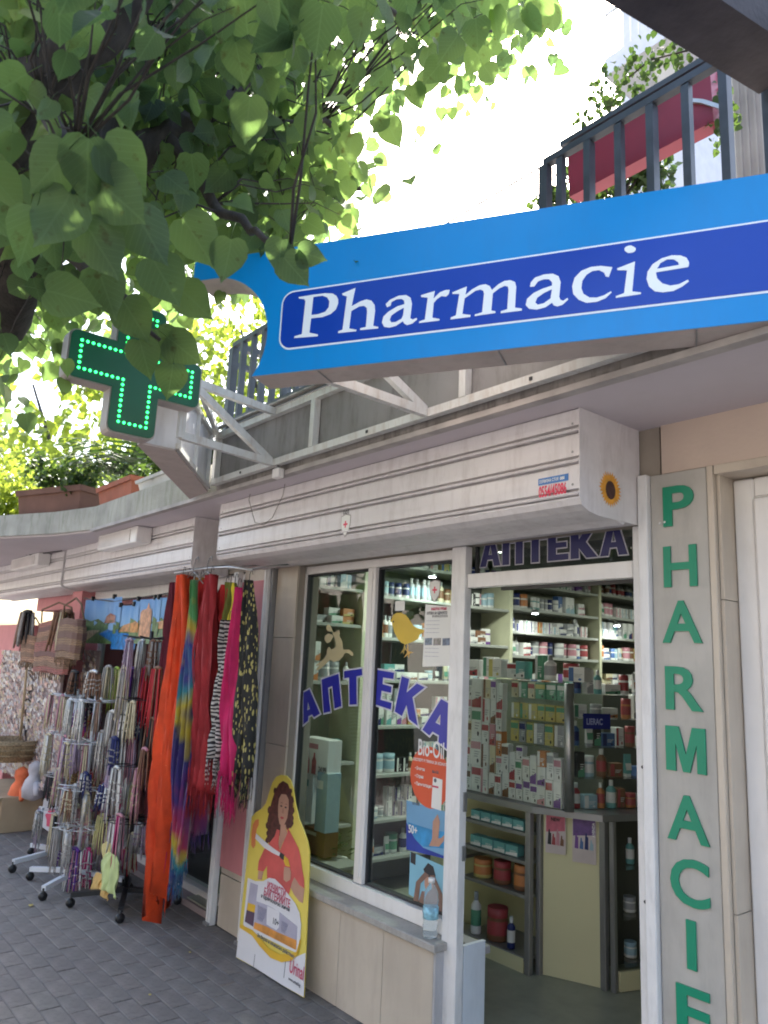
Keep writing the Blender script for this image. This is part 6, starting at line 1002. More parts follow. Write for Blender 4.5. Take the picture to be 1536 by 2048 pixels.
# pots on the concrete edge
terr = mat('terracotta', (.33, .10, .055), .8, var=.2, scale=7, stain=((.2, .12, .08), .4)); terr2 = mat('brown_trough', (.14, .065, .045), .8, var=.2, scale=5)
soil = mat('soil', (.04, .03, .02), .95)
pl1 = thing('long_planter', (-7.0, 1.95, 2.73), 'long brown planter trough on the curved concrete edge', 'planter'); 
a0 = at(68, 1012, 1.85); a1 = at(160, 1004, 2.15)
def trough(t, p, q, w, h, m_):
    p, q = Vector((p[0], p[1], 0)), Vector((q[0], q[1], 0)); d = (q - p).normalized(); n = Vector((-d.y, d.x, 0)); z0 = 2.731
    def ring(z, g): return [p - d * g - n * (w / 2 + g) + Vector((0, 0, z)), q + d * g - n * (w / 2 + g) + Vector((0, 0, z)), q + d * g + n * (w / 2 + g) + Vector((0, 0, z)), p - d * g + n * (w / 2 + g) + Vector((0, 0, z))]
    b = MB(); vs = []; 
    for z, g in ((0, 0), (h * .78, .02), (h * .78, .035), (h, .04), (h, .02)): vs += ring(z0 + z, g)
    fs = [(k * 4 + i, k * 4 + (i + 1) % 4, k * 4 + 4 + (i + 1) % 4, k * 4 + 4 + i) for k in range(4) for i in range(4)] + [(3, 2, 1, 0)]
    b.add(vs, fs); b.build('trough', m_, t); b = MB(); b.add(ring(z0 + h * .93, .02), [(0, 1, 2, 3)]); b.build('soil', soil, t)
trough(pl1, (-7.15, 1.80), (-6.45, 2.08), .24, .22, terr2)
pl2 = thing('terracotta_planter', (-5.7, 2.12, 2.73), 'terracotta coloured planter box on the concrete edge next to the green cross', 'planter'); trough(pl2, (-6.10, 2.14), (-5.45, 2.14), .2, .16, terr)
pl3 = thing('grey_planter', (-4.9, 2.12, 2.73), 'pale grey planter box with small plants on the slab edge behind the cross', 'planter'); trough(pl3, (-5.3, 2.14), (-4.5, 2.14), .18, .10, mat('pale_planter', (.5, .5, .48), .7, var=.1))
# ------------------------------------------------------------------ inside the pharmacy: shelving, counter, goods
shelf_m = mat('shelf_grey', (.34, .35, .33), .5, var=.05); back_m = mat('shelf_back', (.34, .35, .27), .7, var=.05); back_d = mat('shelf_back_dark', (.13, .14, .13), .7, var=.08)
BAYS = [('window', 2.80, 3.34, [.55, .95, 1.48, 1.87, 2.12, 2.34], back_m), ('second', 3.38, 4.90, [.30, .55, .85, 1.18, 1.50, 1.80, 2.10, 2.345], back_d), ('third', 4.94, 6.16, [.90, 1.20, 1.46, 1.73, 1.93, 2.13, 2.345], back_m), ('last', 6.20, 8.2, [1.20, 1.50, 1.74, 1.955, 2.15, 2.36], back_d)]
sh = thing('wall_shelving', (-4.6, 5.4, .05), 'grey wall shelving packed with medicines along the far side wall of the pharmacy', 'shelving')
for nm, y0, y1, zs, bm__ in BAYS:
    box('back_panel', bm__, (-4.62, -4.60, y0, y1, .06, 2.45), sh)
    for z in zs: box('shelf', shelf_m, (-4.598, -4.28, y0 + .002, y1 - .002, z - .022, z), sh, bev=.002)
    box('upright', mat('upright_cream', (.55, .55, .40), .5), (-4.62, -4.27, y1 + .001, y1 + .038, .06, 2.46), sh, bev=.003)
box('upright', MATS['upright_cream'], (-4.62, -4.27, 2.76, 2.798, .06, 2.46), sh, bev=.003)

PAL = {'white': (.66, .66, .65), 'red': (.34, .05, .06), 'pink': (.48, .22, .27), 'green': (.09, .27, .17), 'teal': (.12, .33, .33), 'blue': (.06, .13, .32), 'light blue': (.28, .42, .50), 'orange': (.48, .18, .06), 'yellow': (.48, .41, .14), 'purple': (.16, .06, .28), 'grey': (.30, .31, .33), 'black': (.02, .02, .025), 'brown': (.18, .08, .04), 'cream': (.60, .54, .38), 'navy': (.01, .02, .12)}
def pm(k): return mat('pack_' + k.replace(' ', '_'), PAL[k], .45, var=.05, scale=30)
PROTO = {}
def proto(kind, w, d, h, c1, c2):
    key = (kind, round(w, 3), round(d, 3), round(h, 3), c1, c2)
    if key in PROTO: return PROTO[key]
    b = MB(); ms = [pm(c1), pm(c2), pm('grey' if c1 in ('white', 'cream', 'yellow') else 'white'), pm('black')]
    if kind == 'carton':
        b.bbox(-w / 2, w / 2, 0, d, 0, h, .0015); f = -.0008
        s = (w * h * 1e4) % 3
        if s < 1: b.add([(-w / 2 + .002, f, h * .62), (w / 2 - .002, f, h * .62), (w / 2 - .002, f, h * .9), (-w / 2 + .002, f, h * .9)], [(0, 1, 2, 3)], 1)
        elif s < 2: b.add([(-w / 2 + .002, f, .003), (w / 2 - .002, f, .003), (w / 2 - .002, f, h * .42), (-w / 2 + .002, f, h * .25)], [(0, 1, 2, 3)], 1)
        else: b.add([(-w / 2 + .002, f, .003), (-w / 6, f, .003), (-w / 6, f, h - .003), (-w / 2 + .002, f, h - .003)], [(0, 1, 2, 3)], 1)
        for k in range(3): b.add([(-w * .12, f - .0004, h * (.5 - .09 * k)), (w * (.38 - .08 * k), f - .0004, h * (.5 - .09 * k)), (w * (.38 - .08 * k), f - .0004, h * (.535 - .09 * k)), (-w * .12, f - .0004, h * (.535 - .09 * k))], [(0, 1, 2, 3)], 2)
        b.add([(w * .16, f - .0006, h * .1), (w * .3, f - .0006, h * .1), (w * .34, f - .0006, h * .2), (w * .23, f - .0006, h * .27), (w * .12, f - .0006, h * .2)], [(0, 1, 2, 3, 4)], 3 if s < 1.5 else 1)
    elif kind == 'bottle':
        r = w / 2; b.lathe((0, r, 0), [(r * .93, 0), (r, h * .04), (r, h * .2), (r, h * .58), (r * .96, h * .68), (r * .45, h * .78), (r * .42, h * .80), (r * .42, h)], 10, mis=[0, 0, 1, 0, 0, 0, 2])
    elif kind == 'jar':
        r = w / 2; b.lathe((0, r, 0), [(r * .9, 0), (r, h * .05), (r, h * .2), (r, h * .62), (r * .95, h * .7), (r * .98, h * .72), (r * .98, h)], 12, mis=[0, 0, 1, 0, 0, 1])
    elif kind == 'tube':
        b.add([(-w / 2, .012, h), (w / 2, .012, h), (w * .36, -.0, h * .14), (-w * .36, 0, h * .14), (-w / 2, .016, h), (w / 2, .016, h), (w * .36, .03, h * .14), (-w * .36, .03, h * .14)], [(3, 2, 1, 0), (4, 5, 6, 7), (0, 1, 5, 4), (2, 3, 7, 6), (0, 4, 7, 3), (1, 2, 6, 5)], 0)
        b.add([(-w * .42, .003, h * .6), (w * .42, .003, h * .6), (w * .38, -.003, h * .3), (-w * .38, -.003, h * .3)], [(3, 2, 1, 0)], 1); b.box(-w * .34, w * .34, .002, .028, 0, h * .135, 2)
    me = b.mesh(kind, ms); PROTO[key] = me; return me
def item(kind, w, d, h, c1, c2, loc, rz, label, group):
    o = bpy.data.objects.new({'carton': 'medicine_carton', 'bottle': 'medicine_bottle', 'jar': 'medicine_jar', 'tube': 'cream_tube'}[kind], proto(kind, w, d, h, c1, c2)); COL.objects.link(o)
    o.location = loc; o.rotation_euler = (0, 0, rz); return tag(o, label, kind, group)
styles = [('carton', .05, .05, .10), ('carton', .08, .05, .07), ('carton', .045, .05, .13), ('carton', .10, .06, .055), ('bottle', .045, .05, .13), ('bottle', .055, .06, .16), ('jar', .065, .08, .075), ('jar', .055, .07, .11), ('tube', .045, .03, .12), ('carton', .065, .06, .15), ('jar', .09, .1, .13)]
combos = [('white', 'red'), ('white', 'green'), ('white', 'blue'), ('white', 'pink'), ('white', 'orange'), ('white', 'teal'), ('light blue', 'white'), ('white', 'green'), ('orange', 'yellow'), ('blue', 'white'), ('white', 'brown'), ('cream', 'green'), ('white', 'blue'), ('white', 'grey'), ('grey', 'light blue'), ('cream', 'brown'), ('grey', 'navy'), ('yellow', 'blue'), ('purple', 'white'), ('brown', 'white'), ('teal', 'white'), ('white', 'grey'), ('white', 'purple'), ('black', 'white'), ('white', 'light blue'), ('grey', 'white'), ('white', 'navy')]
ordw += ['forty-' + w for w in ('first', 'second', 'third', 'fourth', 'fifth', 'sixth', 'seventh', 'eighth', 'ninth')]
lvl = ['lowest', 'second', 'third', 'fourth', 'fifth', 'sixth', 'seventh', 'eighth']
for nm, y0, y1, zs, bm__ in BAYS:
    for zi, z in enumerate(zs):
        if nm == 'last' and zi == 0: continue
        gap = (zs[zi + 1] if zi + 1 < len(zs) else 2.5) - z - .03
        y = y0 + .03; n = 0; st_ = combos[random.randrange(len(combos))]; sk = random.choice(styles)
        while y < y1 - .08 and not (nm == 'last' and y > 7.0):
            if R() < .6: st_ = random.choice(combos)
            if R() < .35: st_ = ('white', random.choice(('grey', 'light blue', 'pink', 'green', 'navy')))
            if R() < .5: sk = random.choice(styles)
            k, w, d, h = sk; h = min(h, gap); 
            if y + w > y1 - .02: break
            nstack = 2 if (k == 'carton' and h * 2 < gap and R() < .75) else 1
            for s in range(nstack):
                item(k, w, d, h, *st_, (-4.31 - U(0, .05), y + w / 2, z + s * h + .0003), math.pi / 2 + U(-.08, .08), '%s%s and %s %s, %s along the %s shelf of the %s bay' % ('upper ' if s else '', st_[0], st_[1], k, ordw[n], lvl[zi], nm), 'goods on the wall shelving')
            n += 1; y += w + U(.001, .015)
# halogen lamps under the shelves
hal = mat('halogen_glow', (1, 1, 1), .4, var=0, emit=((.9, .93, 1.0), 14))
for k, (x, y, z, lab) in enumerate(((-4.2, 3.93, 2.27, 'small lit halogen lamp seen through the right window pane'), (-4.2, 5.14, 2.085, 'small lit halogen lamp above the glass case in the doorway view'), (-4.2, 6.34, 2.06, 'small lit halogen lamp near the right side of the doorway view'))):
    t = thing('halogen_lamp', (x, y, z), lab, 'lamp', 'small halogen shelf lamps')
    b = MB(); b.lathe((x, y, z), [(.034, 0), (.036, .012), (.026, .03), (.008, .035)], 12); b.build('shade', steel, t)
    b = MB(); b.lathe((x, y, z - .0035), [(.027, 0), (.020, .003)], 12); b.build('bulb', hal, t)
    b = MB(); b.tube([(x, y, z + .03), (x - .05, y, z + .06), (-4.28, y, z + .05)], .006, 5); b.build('arm', steel, t)
    l_ = bpy.data.lights.new('halogen_light', 'SPOT'); l_.energy = 1.3; l_.spot_size = 2.9; l_.spot_blend = .8; l_.shadow_soft_size = .03; l_.color = (.93, 1.0, .88)
    lo = bpy.data.objects.new('halogen_light', l_); COL.objects.link(lo); lo.location = (x + .06, y, z - .02); lo.rotation_euler = (0, math.radians(12), 0); lo.parent = t; lo.location = Vector((.06, 0, -.02))
    lo['kind'] = 'helper'

# added round ceiling lamps, out of view, that brighten the sales room
for k, (x, y, lab) in enumerate(((-3.55, 4.0, 'added unseen ceiling lamp brightening the sales room nearer the window'), (-3.1, 6.4, 'added unseen ceiling lamp brightening the sales room farther in'))):
    t = thing('fill_ceiling_lamp', (x, y, 2.5), lab, 'lamp', 'added ceiling lamps brightening the sales room'); b = MB(); b.lathe((x, y, 2.44), [(.17, 0), (.19, .02), (.19, .058)], 20); b.build('rim', white_pvc, t)
    b = MB(); b.lathe((x, y, 2.434), [(.165, 0), (.165, .004)], 20); b.build('diffuser', mat('fill_lamp_glow', (1, 1, 1), .4, var=0, emit=((.92, 1, .86), 2.5)), t)
    l_ = bpy.data.lights.new('fill_lamp_light', 'AREA'); l_.shape = 'DISK'; l_.size = .33; l_.energy = 6; l_.color = (.92, 1.0, .86)
    lo = bpy.data.objects.new('fill_lamp_light', l_); COL.objects.link(lo); lo.parent = t; lo.location = Vector((0, 0, -.07)); lo['kind'] = 'helper'

# counter
ct = thing('counter', (-2.9, 3.6, .05), 'cream and grey aluminium pharmacy counter with open goods shelves below its edge', 'counter')
def postv(x, y, z0=.05, z1=.86, w=.035, m_=alu_grey, nm='post'): return box(nm, m_, (x - w / 2, x + w / 2, y - w / 2, y + w / 2, z0, z1), ct, bev=.003)
b = MB(); b.prism([(-3.62, 3.41), (-2.80, 3.41), (-2.46, 3.56), (-2.16, 4.5), (-2.6, 4.6), (-2.9, 3.95), (-3.62, 3.92)], lambda u, v, w: (u, v, w), .862, .895); b.build('top', alu_grey, ct)
for x in (-3.36, -2.845): postv(x, 3.445)
postv(-2.815, 3.495, w=.03); postv(-2.50, 3.625, w=.035); postv(-2.455, 3.64, w=.028)
b = MB(); b.bar((-2.80, 3.51, .455), (-2.515, 3.63, .455), .012, .805); b.build('front_panel', cream_panel, ct)
box('end_panel', cream_panel, (-3.62, -3.38, 3.45, 3.47, .05, .50), ct); box('end_panel', cream_panel, (-3.34, -2.87, 3.43, 3.45, .05, .12), ct)
box('back_panel', cream_panel, (-3.62, -2.83, 3.75, 3.77, .05, .86), ct)
for z in (.125, .43, .60, .745): box('shelf', alu_grey, (-3.34, -2.862, 3.435, 3.745, z - .018, z), ct, bev=.002)
box('shelf', alu_grey, (-3.62, -3.38, 3.44, 3.745, .50, .52), ct)
b = MB(); b.bar((-2.44, 3.66, .10), (-2.17, 4.48, .10), .02, .09); b.build('plinth', cream_panel, ct)
for z in (.16, .38, .62): b = MB(); b.add([(-2.445, 3.65, z), (-2.17, 4.48, z), (-2.5, 4.5, z), (-2.75, 3.8, z)], [(0, 1, 2, 3)]); b.build('glass_shelf', case_glass, ct)
b = MB(); b.bar((-2.72, 3.80, .45), (-2.5, 4.5, .45), .01, .8); b.build('back_panel', mat('case_dark', (.10, .10, .09), .6), ct)
# posters on the counter front
def cfn(u, v, w): d = Vector((.285, .12, 0)).normalized(); n = Vector((d.y, -d.x, 0)); return Vector((-2.80, 3.498, 0)) + d * u + n * w + Vector((0, 0, v))
for u0, u1, z0, z1, c, lab, kd in ((.02, .13, .66, .855, 'pack_pink', 'pink poster with dark perfume bottles on the cream counter front', 0), (.165, .29, .635, .855, 'pack_purple', 'purple AVENDA poster with blue packs on the cream counter front', 1)):
    t = thing('counter_poster', cfn(u0, z0, 0), lab, 'poster')
    place(curve_mesh('s', [[(u0, z0), (u1, z0), (u1, z1), (u0, z1)]], .0005), 'sheet', mat('poster_pale', (.55, .48, .48), .5), cfn, t, .010)
    place(curve_mesh('s', [[(u0 + .004, z1 - .09), (u1 - .004, z1 - .075), (u1 - .004, z1 - .004), (u0 + .004, z1 - .004)]], .0005), 'colour_field', mat('poster_field%d' % kd, [(.50, .12, .18), (.14, .07, .24)][kd], .5, var=.2, scale=30), cfn, t, .011)
    for q_ in range(4):
        a0_ = u0 + .012 + q_ * (u1 - u0 - .02) / 4; hh = (.055, .035, .06, .03)[q_]
        place(curve_mesh('s', [[(a0_, z1 - .15), (a0_ + .02, z1 - .152), (a0_ + .02, z1 - .15 + hh), (a0_ + .013, z1 - .145 + hh), (a0_ + .012, z1 - .13 + hh), (a0_ + .006, z1 - .13 + hh), (a0_ + .004, z1 - .145 + hh)]], .0005), 'pack_picture', [pm('black'), pm('red'), pm('pink'), pm('brown')][q_] if kd == 0 else [pm('purple'), pm('blue'), pm('navy'), pm('light blue')][q_], cfn, t, .012)
    if kd: place(text_mesh('AVENDA', .020, .0004, .0004, .9), 'lettering', paper_white, cfn, t, .013, rot=math.pi / 2, at=(u1 - .006, z1 - .085))
    else: place(text_mesh('NEW', .024, .001, .0004, .9), 'lettering', pm('black'), cfn, t, .013, at=(u0 + .03, z1 - .03))
# goods low in the counter
low = [(.60 + .146, [('carton', .075, .06, .05, 'teal', 'white')] * 6, 'teal and white flat carton'), (.602, [('carton', .085, .06, .055, 'teal', 'white')] * 5, 'pale teal carton'), (.431, [('jar', .11, .1, .10, 'yellow', 'orange'), ('jar', .10, .1, .12, 'brown', 'red'), ('jar', .10, .1, .13, 'brown', 'orange')], 'amber jar'), (.126, [('bottle', .06, .05, .22, 'white', 'green'), ('jar', .12, .1, .17, 'brown', 'red'), ('bottle', .045, .05, .16, 'navy', 'white')], 'bottle')]
for zi, (z, L_, nm) in enumerate(low):
    x = -3.30
    for n, (k, w, d, h, c1, c2) in enumerate(L_):
        if x + w > -2.87: break
        item(k, w, d, min(h, .15 if zi < 2 else h), c1, c2, (x + w / 2, 3.46, z + .0005), U(-.05, .05), '%s %s with %s label, %s along the %s counter shelf' % (c1, k, c2, ordw[n], ['top', 'second', 'third', 'lowest'][zi]), 'goods in the low counter shelves'); x += w + (.006 if zi < 2 else .05)
for n in range(5): item('carton', .11, .06, .055, 'teal', 'white', (-3.47, 3.46, .522 + n * .056), 0, 'teal and white box, %s up the stack behind the door post' % ordw[n], 'stack of teal boxes')
for n in range(3): item('carton', .09, .06, .07, 'orange', 'black', (-3.60 + .0, 3.46, .522 + n * .071), 0, 'orange and black box, %s up its stack behind the door post' % ordw[n], 'stack of orange boxes')
for zi, z in enumerate((.162, .382, .622)):
    for n in range(4):
        t_ = .12 + n * .2; x, y = -2.50 + .27 * t_ , 3.74 + .82 * t_; c = random.choice(combos); sk = random.choice(styles[4:9])
        item(sk[0], sk[1], sk[2], min(sk[3], .17), *c, (x, y, z + .001), math.radians(68), '%s and %s %s, %s on the %s glass shelf right of the cream panel' % (c[0], c[1], sk[0], ordw[n], lvl[zi]), 'goods behind the right counter glass')
# glass case on the counter, stacked full of cartons
gcx = thing('glass_case', (-3.1, 3.6, .895), 'tall glass display case on the counter crammed with white cartons', 'display case')
def gpart(nm, m_, dims, bev=0): return box(nm, m_, dims, gcx, bev=bev)
gpart('pane', case_glass, (-3.45, -2.635, 3.455, 3.459, .897, 1.555)); gpart('top_pane', case_glass, (-3.45, -2.60, 3.46, 3.83, 1.556, 1.562))
b = MB(); b.tube([(-2.605, 3.475, .896), (-2.605, 3.475, 1.555)], .026, 14); b.build('column', steel, gcx)
gpart('back', mat('case_back', (.22, .23, .20), .6), (-3.45, -2.62, 3.80, 3.81, .897, 1.55))
for x in (-3.11,): gpart('divider', case_glass, (x, x + .004, 3.47, 3.79, .897, 1.55))
for z in (1.05, 1.20, 1.33, 1.45): gpart('glass_shelf', case_glass, (-3.105, -2.64, 3.53, 3.79, z - .004, z))
# columns of little cartons pressed to the glass
n_c = 0
cw = [.062, .05, .085, .06, .048, .05, .055, .05, .05, .055, .05, .06, .05, .055, .05, .06]
x = -3.44; ci = 0
while x < -2.68:
    w = cw[ci % len(cw)]; z = .8965; k = 0; lim = 1.55 if x < -3.10 else (.896 + .30 - max(0, (x + 3.1)) * .05)
    while z < lim - .06:
        h = random.choice([.10, .12, .14, .155]) if w < .07 else random.choice([.15, .18]); h = min(h, lim - z)
        if h < .04: break
        c = random.choice([('white', 'pink'), ('white', 'red'), ('white', 'grey'), ('white', 'green'), ('cream', 'brown'), ('white', 'brown'), ('white', 'pink'), ('white', 'purple'), ('white', 'red')] if not (.2 < R() < .26) else [('pink', 'red'), ('orange', 'white'), ('red', 'white')])
        item('carton', w - .004, .045, h - .001, *c, (x + w / 2, 3.475 + U(0, .012), z + .0004), U(-.05, .05), '%s carton with %s print, %s up in the %s column of the glass case' % (c[0], c[1], ordw[k], ordw[ci]), 'cartons stacked in the glass case'); z += h; k += 1
    x += w; ci += 1
for zi, (z, cset) in enumerate(((1.205, [('grey', 'white'), ('blue', 'white'), ('yellow', 'green'), ('grey', 'navy')]), (1.335, [('yellow', 'green'), ('cream', 'yellow'), ('yellow', 'white')]), (1.455, [('green', 'white'), ('cream', 'red'), ('green', 'yellow')]))):
    x = -3.085; n = 0
    while x < -2.70:
        c = random.choice(cset); w = U(.05, .075); h = .115 if zi == 0 else .09
        item('carton', round(w, 2), .05, h, *c, (x + w / 2, 3.56, z + .0004), U(-.06, .06), '%s and %s carton, %s from the divider on the %s glass shelf' % (c[0], c[1], ordw[n], ['lower', 'middle', 'upper'][zi]), 'cartons on the glass shelves'); x += w + .004; n += 1
# on top of the case
topi = [('carton', 'white', 'red', .10, .10), ('carton', 'white', 'green', .08, .12), ('carton', 'white', 'yellow', .10, .11), ('carton', 'white', 'red', .09, .09), ('carton', 'teal', 'white', .07, .10), ('carton', 'green', 'white', .07, .14), ('bottle', 'white', 'grey', .07, .14), ('jar', 'white', 'red', .09, .10), ('carton', 'white', 'blue', .1, .08)]
for n, (k, c1, c2, w, h) in enumerate(topi): item(k, w, .07, h, c1, c2, (-3.42 + n * .1, 3.56 + .05 * (n % 2), 1.563), U(-.2, .2), '%s and %s %s standing on the glass case, %s from the left' % (c1, c2, k, ordw[n]), 'goods on top of the glass case')
# second case right of the column
g2 = thing('corner_glass_case', (-2.5, 3.7, .895), 'glass case at the counter corner right of the steel column with a blue name plate', 'display case')
b = MB(); b.add([(-2.575, 3.51, .897), (-2.20, 4.45, .897), (-2.20, 4.45, 1.50), (-2.575, 3.51, 1.50)], [(0, 1, 2, 3)]); b.build('pane', case_glass, g2)
b = MB(); b.add([(-2.90, 3.86, .897), (-2.62, 4.6, .897), (-2.62, 4.6, 1.5), (-2.90, 3.86, 1.5)], [(0, 1, 2, 3)]); b.build('back', MATS['case_dark'], g2)
for z in (1.06, 1.22, 1.37, 1.50): b = MB(); b.add([(-2.585, 3.53, z), (-2.22, 4.45, z), (-2.60, 4.55, z), (-2.86, 3.86, z)], [(0, 1, 2, 3)]); b.build('glass_shelf', case_glass, g2)
dn = Vector((.375, .94, 0)).normalized(); nn = Vector((dn.y, -dn.x, 0))
c2f = lambda u, v, w: Vector((-2.575, 3.51, 0)) + dn * u + nn * w + Vector((0, 0, v))
place(curve_mesh('p', [[(.03, 1.32), (.20, 1.32), (.20, 1.40), (.03, 1.40)]], .001), 'name_plate', mat('plate_navy', (.01, .015, .16), .4), c2f, g2, .004)
place(text_mesh('LIERAC', .045, .001, .0005, .7), 'lettering', mat('plate_ink', (.35, .38, .6), .5), c2f, g2, .0052, at=(.05, 1.343))
cl2 = [('orange', 'red'), ('white', 'green'), ('white', 'grey'), ('white', 'black'), ('teal', 'white'), ('black', 'green'), ('white', 'red'), ('red', 'white'), ('blue', 'navy'), ('white', 'orange'), ('brown', 'red'), ('light blue', 'white')]
for zi, z in enumerate((.897, 1.061, 1.221, 1.371, 1.501)):
    u = .03; n = 0
    while u < .85:
        c = random.choice(cl2); sk = random.choice(styles[:9]); h = min(sk[3], .145); p = c2f(u + sk[1] / 2, z + .001, -.05 - U(0, .04))
        item(sk[0], sk[1], sk[2], h, *c, p, math.atan2(dn.y, dn.x), '%s and %s %s, %s on the %s shelf of the corner case' % (c[0], c[1], sk[0], ordw[n], ['lowest', 'second', 'third', 'fourth', 'top'][zi]), 'goods in the corner case'); u += sk[1] + U(.005, .03); n += 1
b = MB(); b.tube([c2f(.45, .9, .06), c2f(.44, 1.0, .06), c2f(.5, 1.12, .03), c2f(.62, 1.19, 0), c2f(.78, 1.2, 0)], .007, 6); tag(b.build('curved_rail', steel, None, loc=c2f(.45, .9, .06)), 'thin curved steel rail on the counter near the right door post', 'rail')
# display cartons close behind the window
a, c = at(602, 1545, 2.78), at(658, 1482, 2.78)
def wbox(pa, pc, y, c1, c2, label, d=.1):
    a, c = at(*pa, y), at(*pc, y); w, h = c.x - a.x, c.z - a.z; k = thing('display_carton', ((a.x + c.x) / 2, y, a.z), label, 'carton', 'display cartons behind the window')
    b = MB(); b.bbox(a.x, c.x, y, y + d, a.z, c.z, .002); b.build('carton', c1, k)
    b = MB(); b.add([(a.x + .004, y - .001, a.z + h * .72), (a.x + w * .62, y - .001, a.z + h * .72), (a.x + w * .62, y - .001, a.z + h * .86), (a.x + .004, y - .001, a.z + h * .86)], [(0, 1, 2, 3)]); b.build('band', c2, k); return k, a, w, h
ds = thing('display_stand', (-4.2, 2.85, .43), 'narrow stand of stacked display cartons behind the left window pane', 'display stand')
dsx0, dsx1 = at(600, 1660, 2.78).x, at(700, 1660, 2.78).x
k_, a, w, h = wbox((602, 1545), (658, 1482), 2.78, paper_white, pm('pink'), 'white carton picturing two red bottles behind the left window pane')
for q_ in (.16, .42):
    b = MB(); x = a.x + w * q_; y = 2.777; b.prism([(x, a.z + .01), (x + .045, a.z + .01), (x + .045, a.z + h * .4), (x + .03, a.z + h * .52), (x + .03, a.z + h * .62), (x + .015, a.z + h * .62), (x + .015, a.z + h * .52), (x, a.z + h * .4)], facade(y), 0, .001); b.build('bottle_picture', mat('pic_bottle', (.45, .15, .16), .5, var=.4, scale=30), k_)
place(text_mesh('24.99', .045, .001, .0005, .8), 'lettering', ink, facade(2.777), k_, .001, at=(a.x + w * .68, a.z + .03))
wbox((598, 1640), (628, 1547), 2.79, paper_white, pm('teal'), 'white carton with teal band under the carton with red bottles')
wbox((628, 1660), (656, 1548), 2.775, pm('light blue'), paper_white, 'tall light blue carton low behind the left window pane')
wbox((604, 1700), (650, 1664), 2.79, pm('brown'), pm('cream'), 'brown carton lowest behind the left window pane')
sb_top = at(600, 1702, 2.8).z
box('shelf', shelf_m, (-4.45, -3.65, 2.76, 2.95, sb_top - .02, sb_top - .001), ds); box('leg', shelf_m, (-4.40, -4.37, 2.80, 2.9, .05, sb_top - .021), ds); box('leg', shelf_m, (-3.72, -3.69, 2.84, 2.9, .05, sb_top - .021), ds)
pt = thing('white_flower_pot', at(668, 1750, 2.9), 'white pot with a dark leafy plant low behind the left window pane', 'potted plant')
p = at(668, 1758, 2.9); b = MB(); b.lathe((p.x, p.y, p.z - .01), [(.055, 0), (.075, .10), (.082, .11), (.080, .125), (.06, .12)], 16); b.build('pot', white_pvc, pt)
stn = box('stool', shelf_m, (p.x - .14, p.x + .14, 2.78, 3.05, .05, p.z - .012)); tag(stn, 'low grey stool under the white flower pot inside the window', 'stool')
b = MB()
for k in range(40):
    a_ = U(0, 6.28); r = U(.02, .12); z = p.z + .11 + U(0, .16); s = U(.02, .035); c_ = Vector((p.x + r * math.cos(a_), p.y + r * math.sin(a_), z))
    d1 = Vector((math.cos(a_), math.sin(a_), U(-.3, .6))) * s; d2 = Vector((-math.sin(a_), math.cos(a_), U(-.4, .4))) * s * .5
    b.add([c_ - d1, c_ + d2, c_ + d1, c_ - d2], [(0, 1, 2, 3)])
b.build('leaves', leaf_mat('pot_leaf', (.03, .07, .03), (.06, .12, .03), .2), pt)

# ------------------------------------------------------------------ trees and plants
LEAF = leaf_mat('linden_leaf', (0.052, 0.098, 0.055), (0.17, 0.31, 0.10), .50, .42)
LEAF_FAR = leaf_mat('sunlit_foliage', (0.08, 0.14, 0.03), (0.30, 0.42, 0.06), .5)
LEAF_DARK = leaf_mat('shrub_foliage', (0.03, 0.065, 0.025), (0.08, 0.15, 0.03), .35)
PALM = leaf_mat('palm_foliage', (0.018, 0.045, 0.02), (0.04, 0.09, 0.02), .25)  # backlit silhouette put into the colour: darker and less translucent fronds
bark = mat('bark', (0.045, 0.038, 0.035), .9, var=.4, scale=9, bump=.6, bscale=30, stretch=(3, 3, .6))
HE = [(0, .02), (.16, -.07), (.34, -.02), (.47, .16), (.48, .38), (.38, .62), (.2, .83), (.06, .97), (0, 1.08)]
def leaf_geo(curl=.2, fold=.15, wav=0.03):
    # heart shaped blade, stalk end at the origin, tip along +Y
    V, UVs, Fs = [], [], []
    mids = [0, .2, .45, .7, .9, 1.08]
    def bend(x, y): return (x, y, fold * abs(x) - curl * y * y + wav * math.sin(9 * y + 6 * x))
    for mi_ in mids: V.append(bend(0, mi_)); UVs.append((0, mi_))
    base = {}
    for s in (-1, 1):
        idx = []
        for x, y in HE[1:-1]: idx.append(len(V)); V.append(bend(s * x, y)); UVs.append((s * x, y))
        # fans to the midrib
        mp_ = [0, 0, 1, 2, 3, 4, 4]
        for k in range(len(idx) - 1):
            a, b_ = idx[k], idx[k + 1]; m0, m1 = mp_[k], mp_[k + 1]
            f = [m0, a, b_] if m0 == m1 else [m0, a, b_, m1]
            Fs.append(f if s > 0 else f[::-1])
        f = [4, idx[-1], 5]; Fs.append(f if s > 0 else f[::-1])
        f = [0, idx[0], 0]
    return V, UVs, Fs
def leaf_mesh(k):
    V, UVs, Fs = leaf_geo(U(-.05, .5), U(-.15, .5), U(.01, .06)); b = MB(); b.add(V, Fs, 0, True); b.uv = UVs
    # stalk
    o = len(b.v); st_v = MB(); st_v.tube([(0, 0, 0), (0, -.2, .04), (.02, -.42, .14)], .012, 3)
    b.add(st_v.v, st_v.f, 0, True); b.uv = list(UVs) + [(0, .3)] * (len(b.v) - o)
    return b.mesh('leaf', LEAF)
tree = thing('linden_tree', (-4.2, -0.4, -0.1), 'big leafy linden tree hanging over the shop front from the upper left', 'tree')
def limb(pts, rs, seg=8, nm='branch'): b = MB(); b.tube(pts, rs, seg); return b.build(nm, bark, tree)
TB = Vector((-4.3, -0.35, -0.1))
t1 = at(-120, 300, 1.1) ; 
trunk_top = Vector((-3.9, -0.05, 3.0))
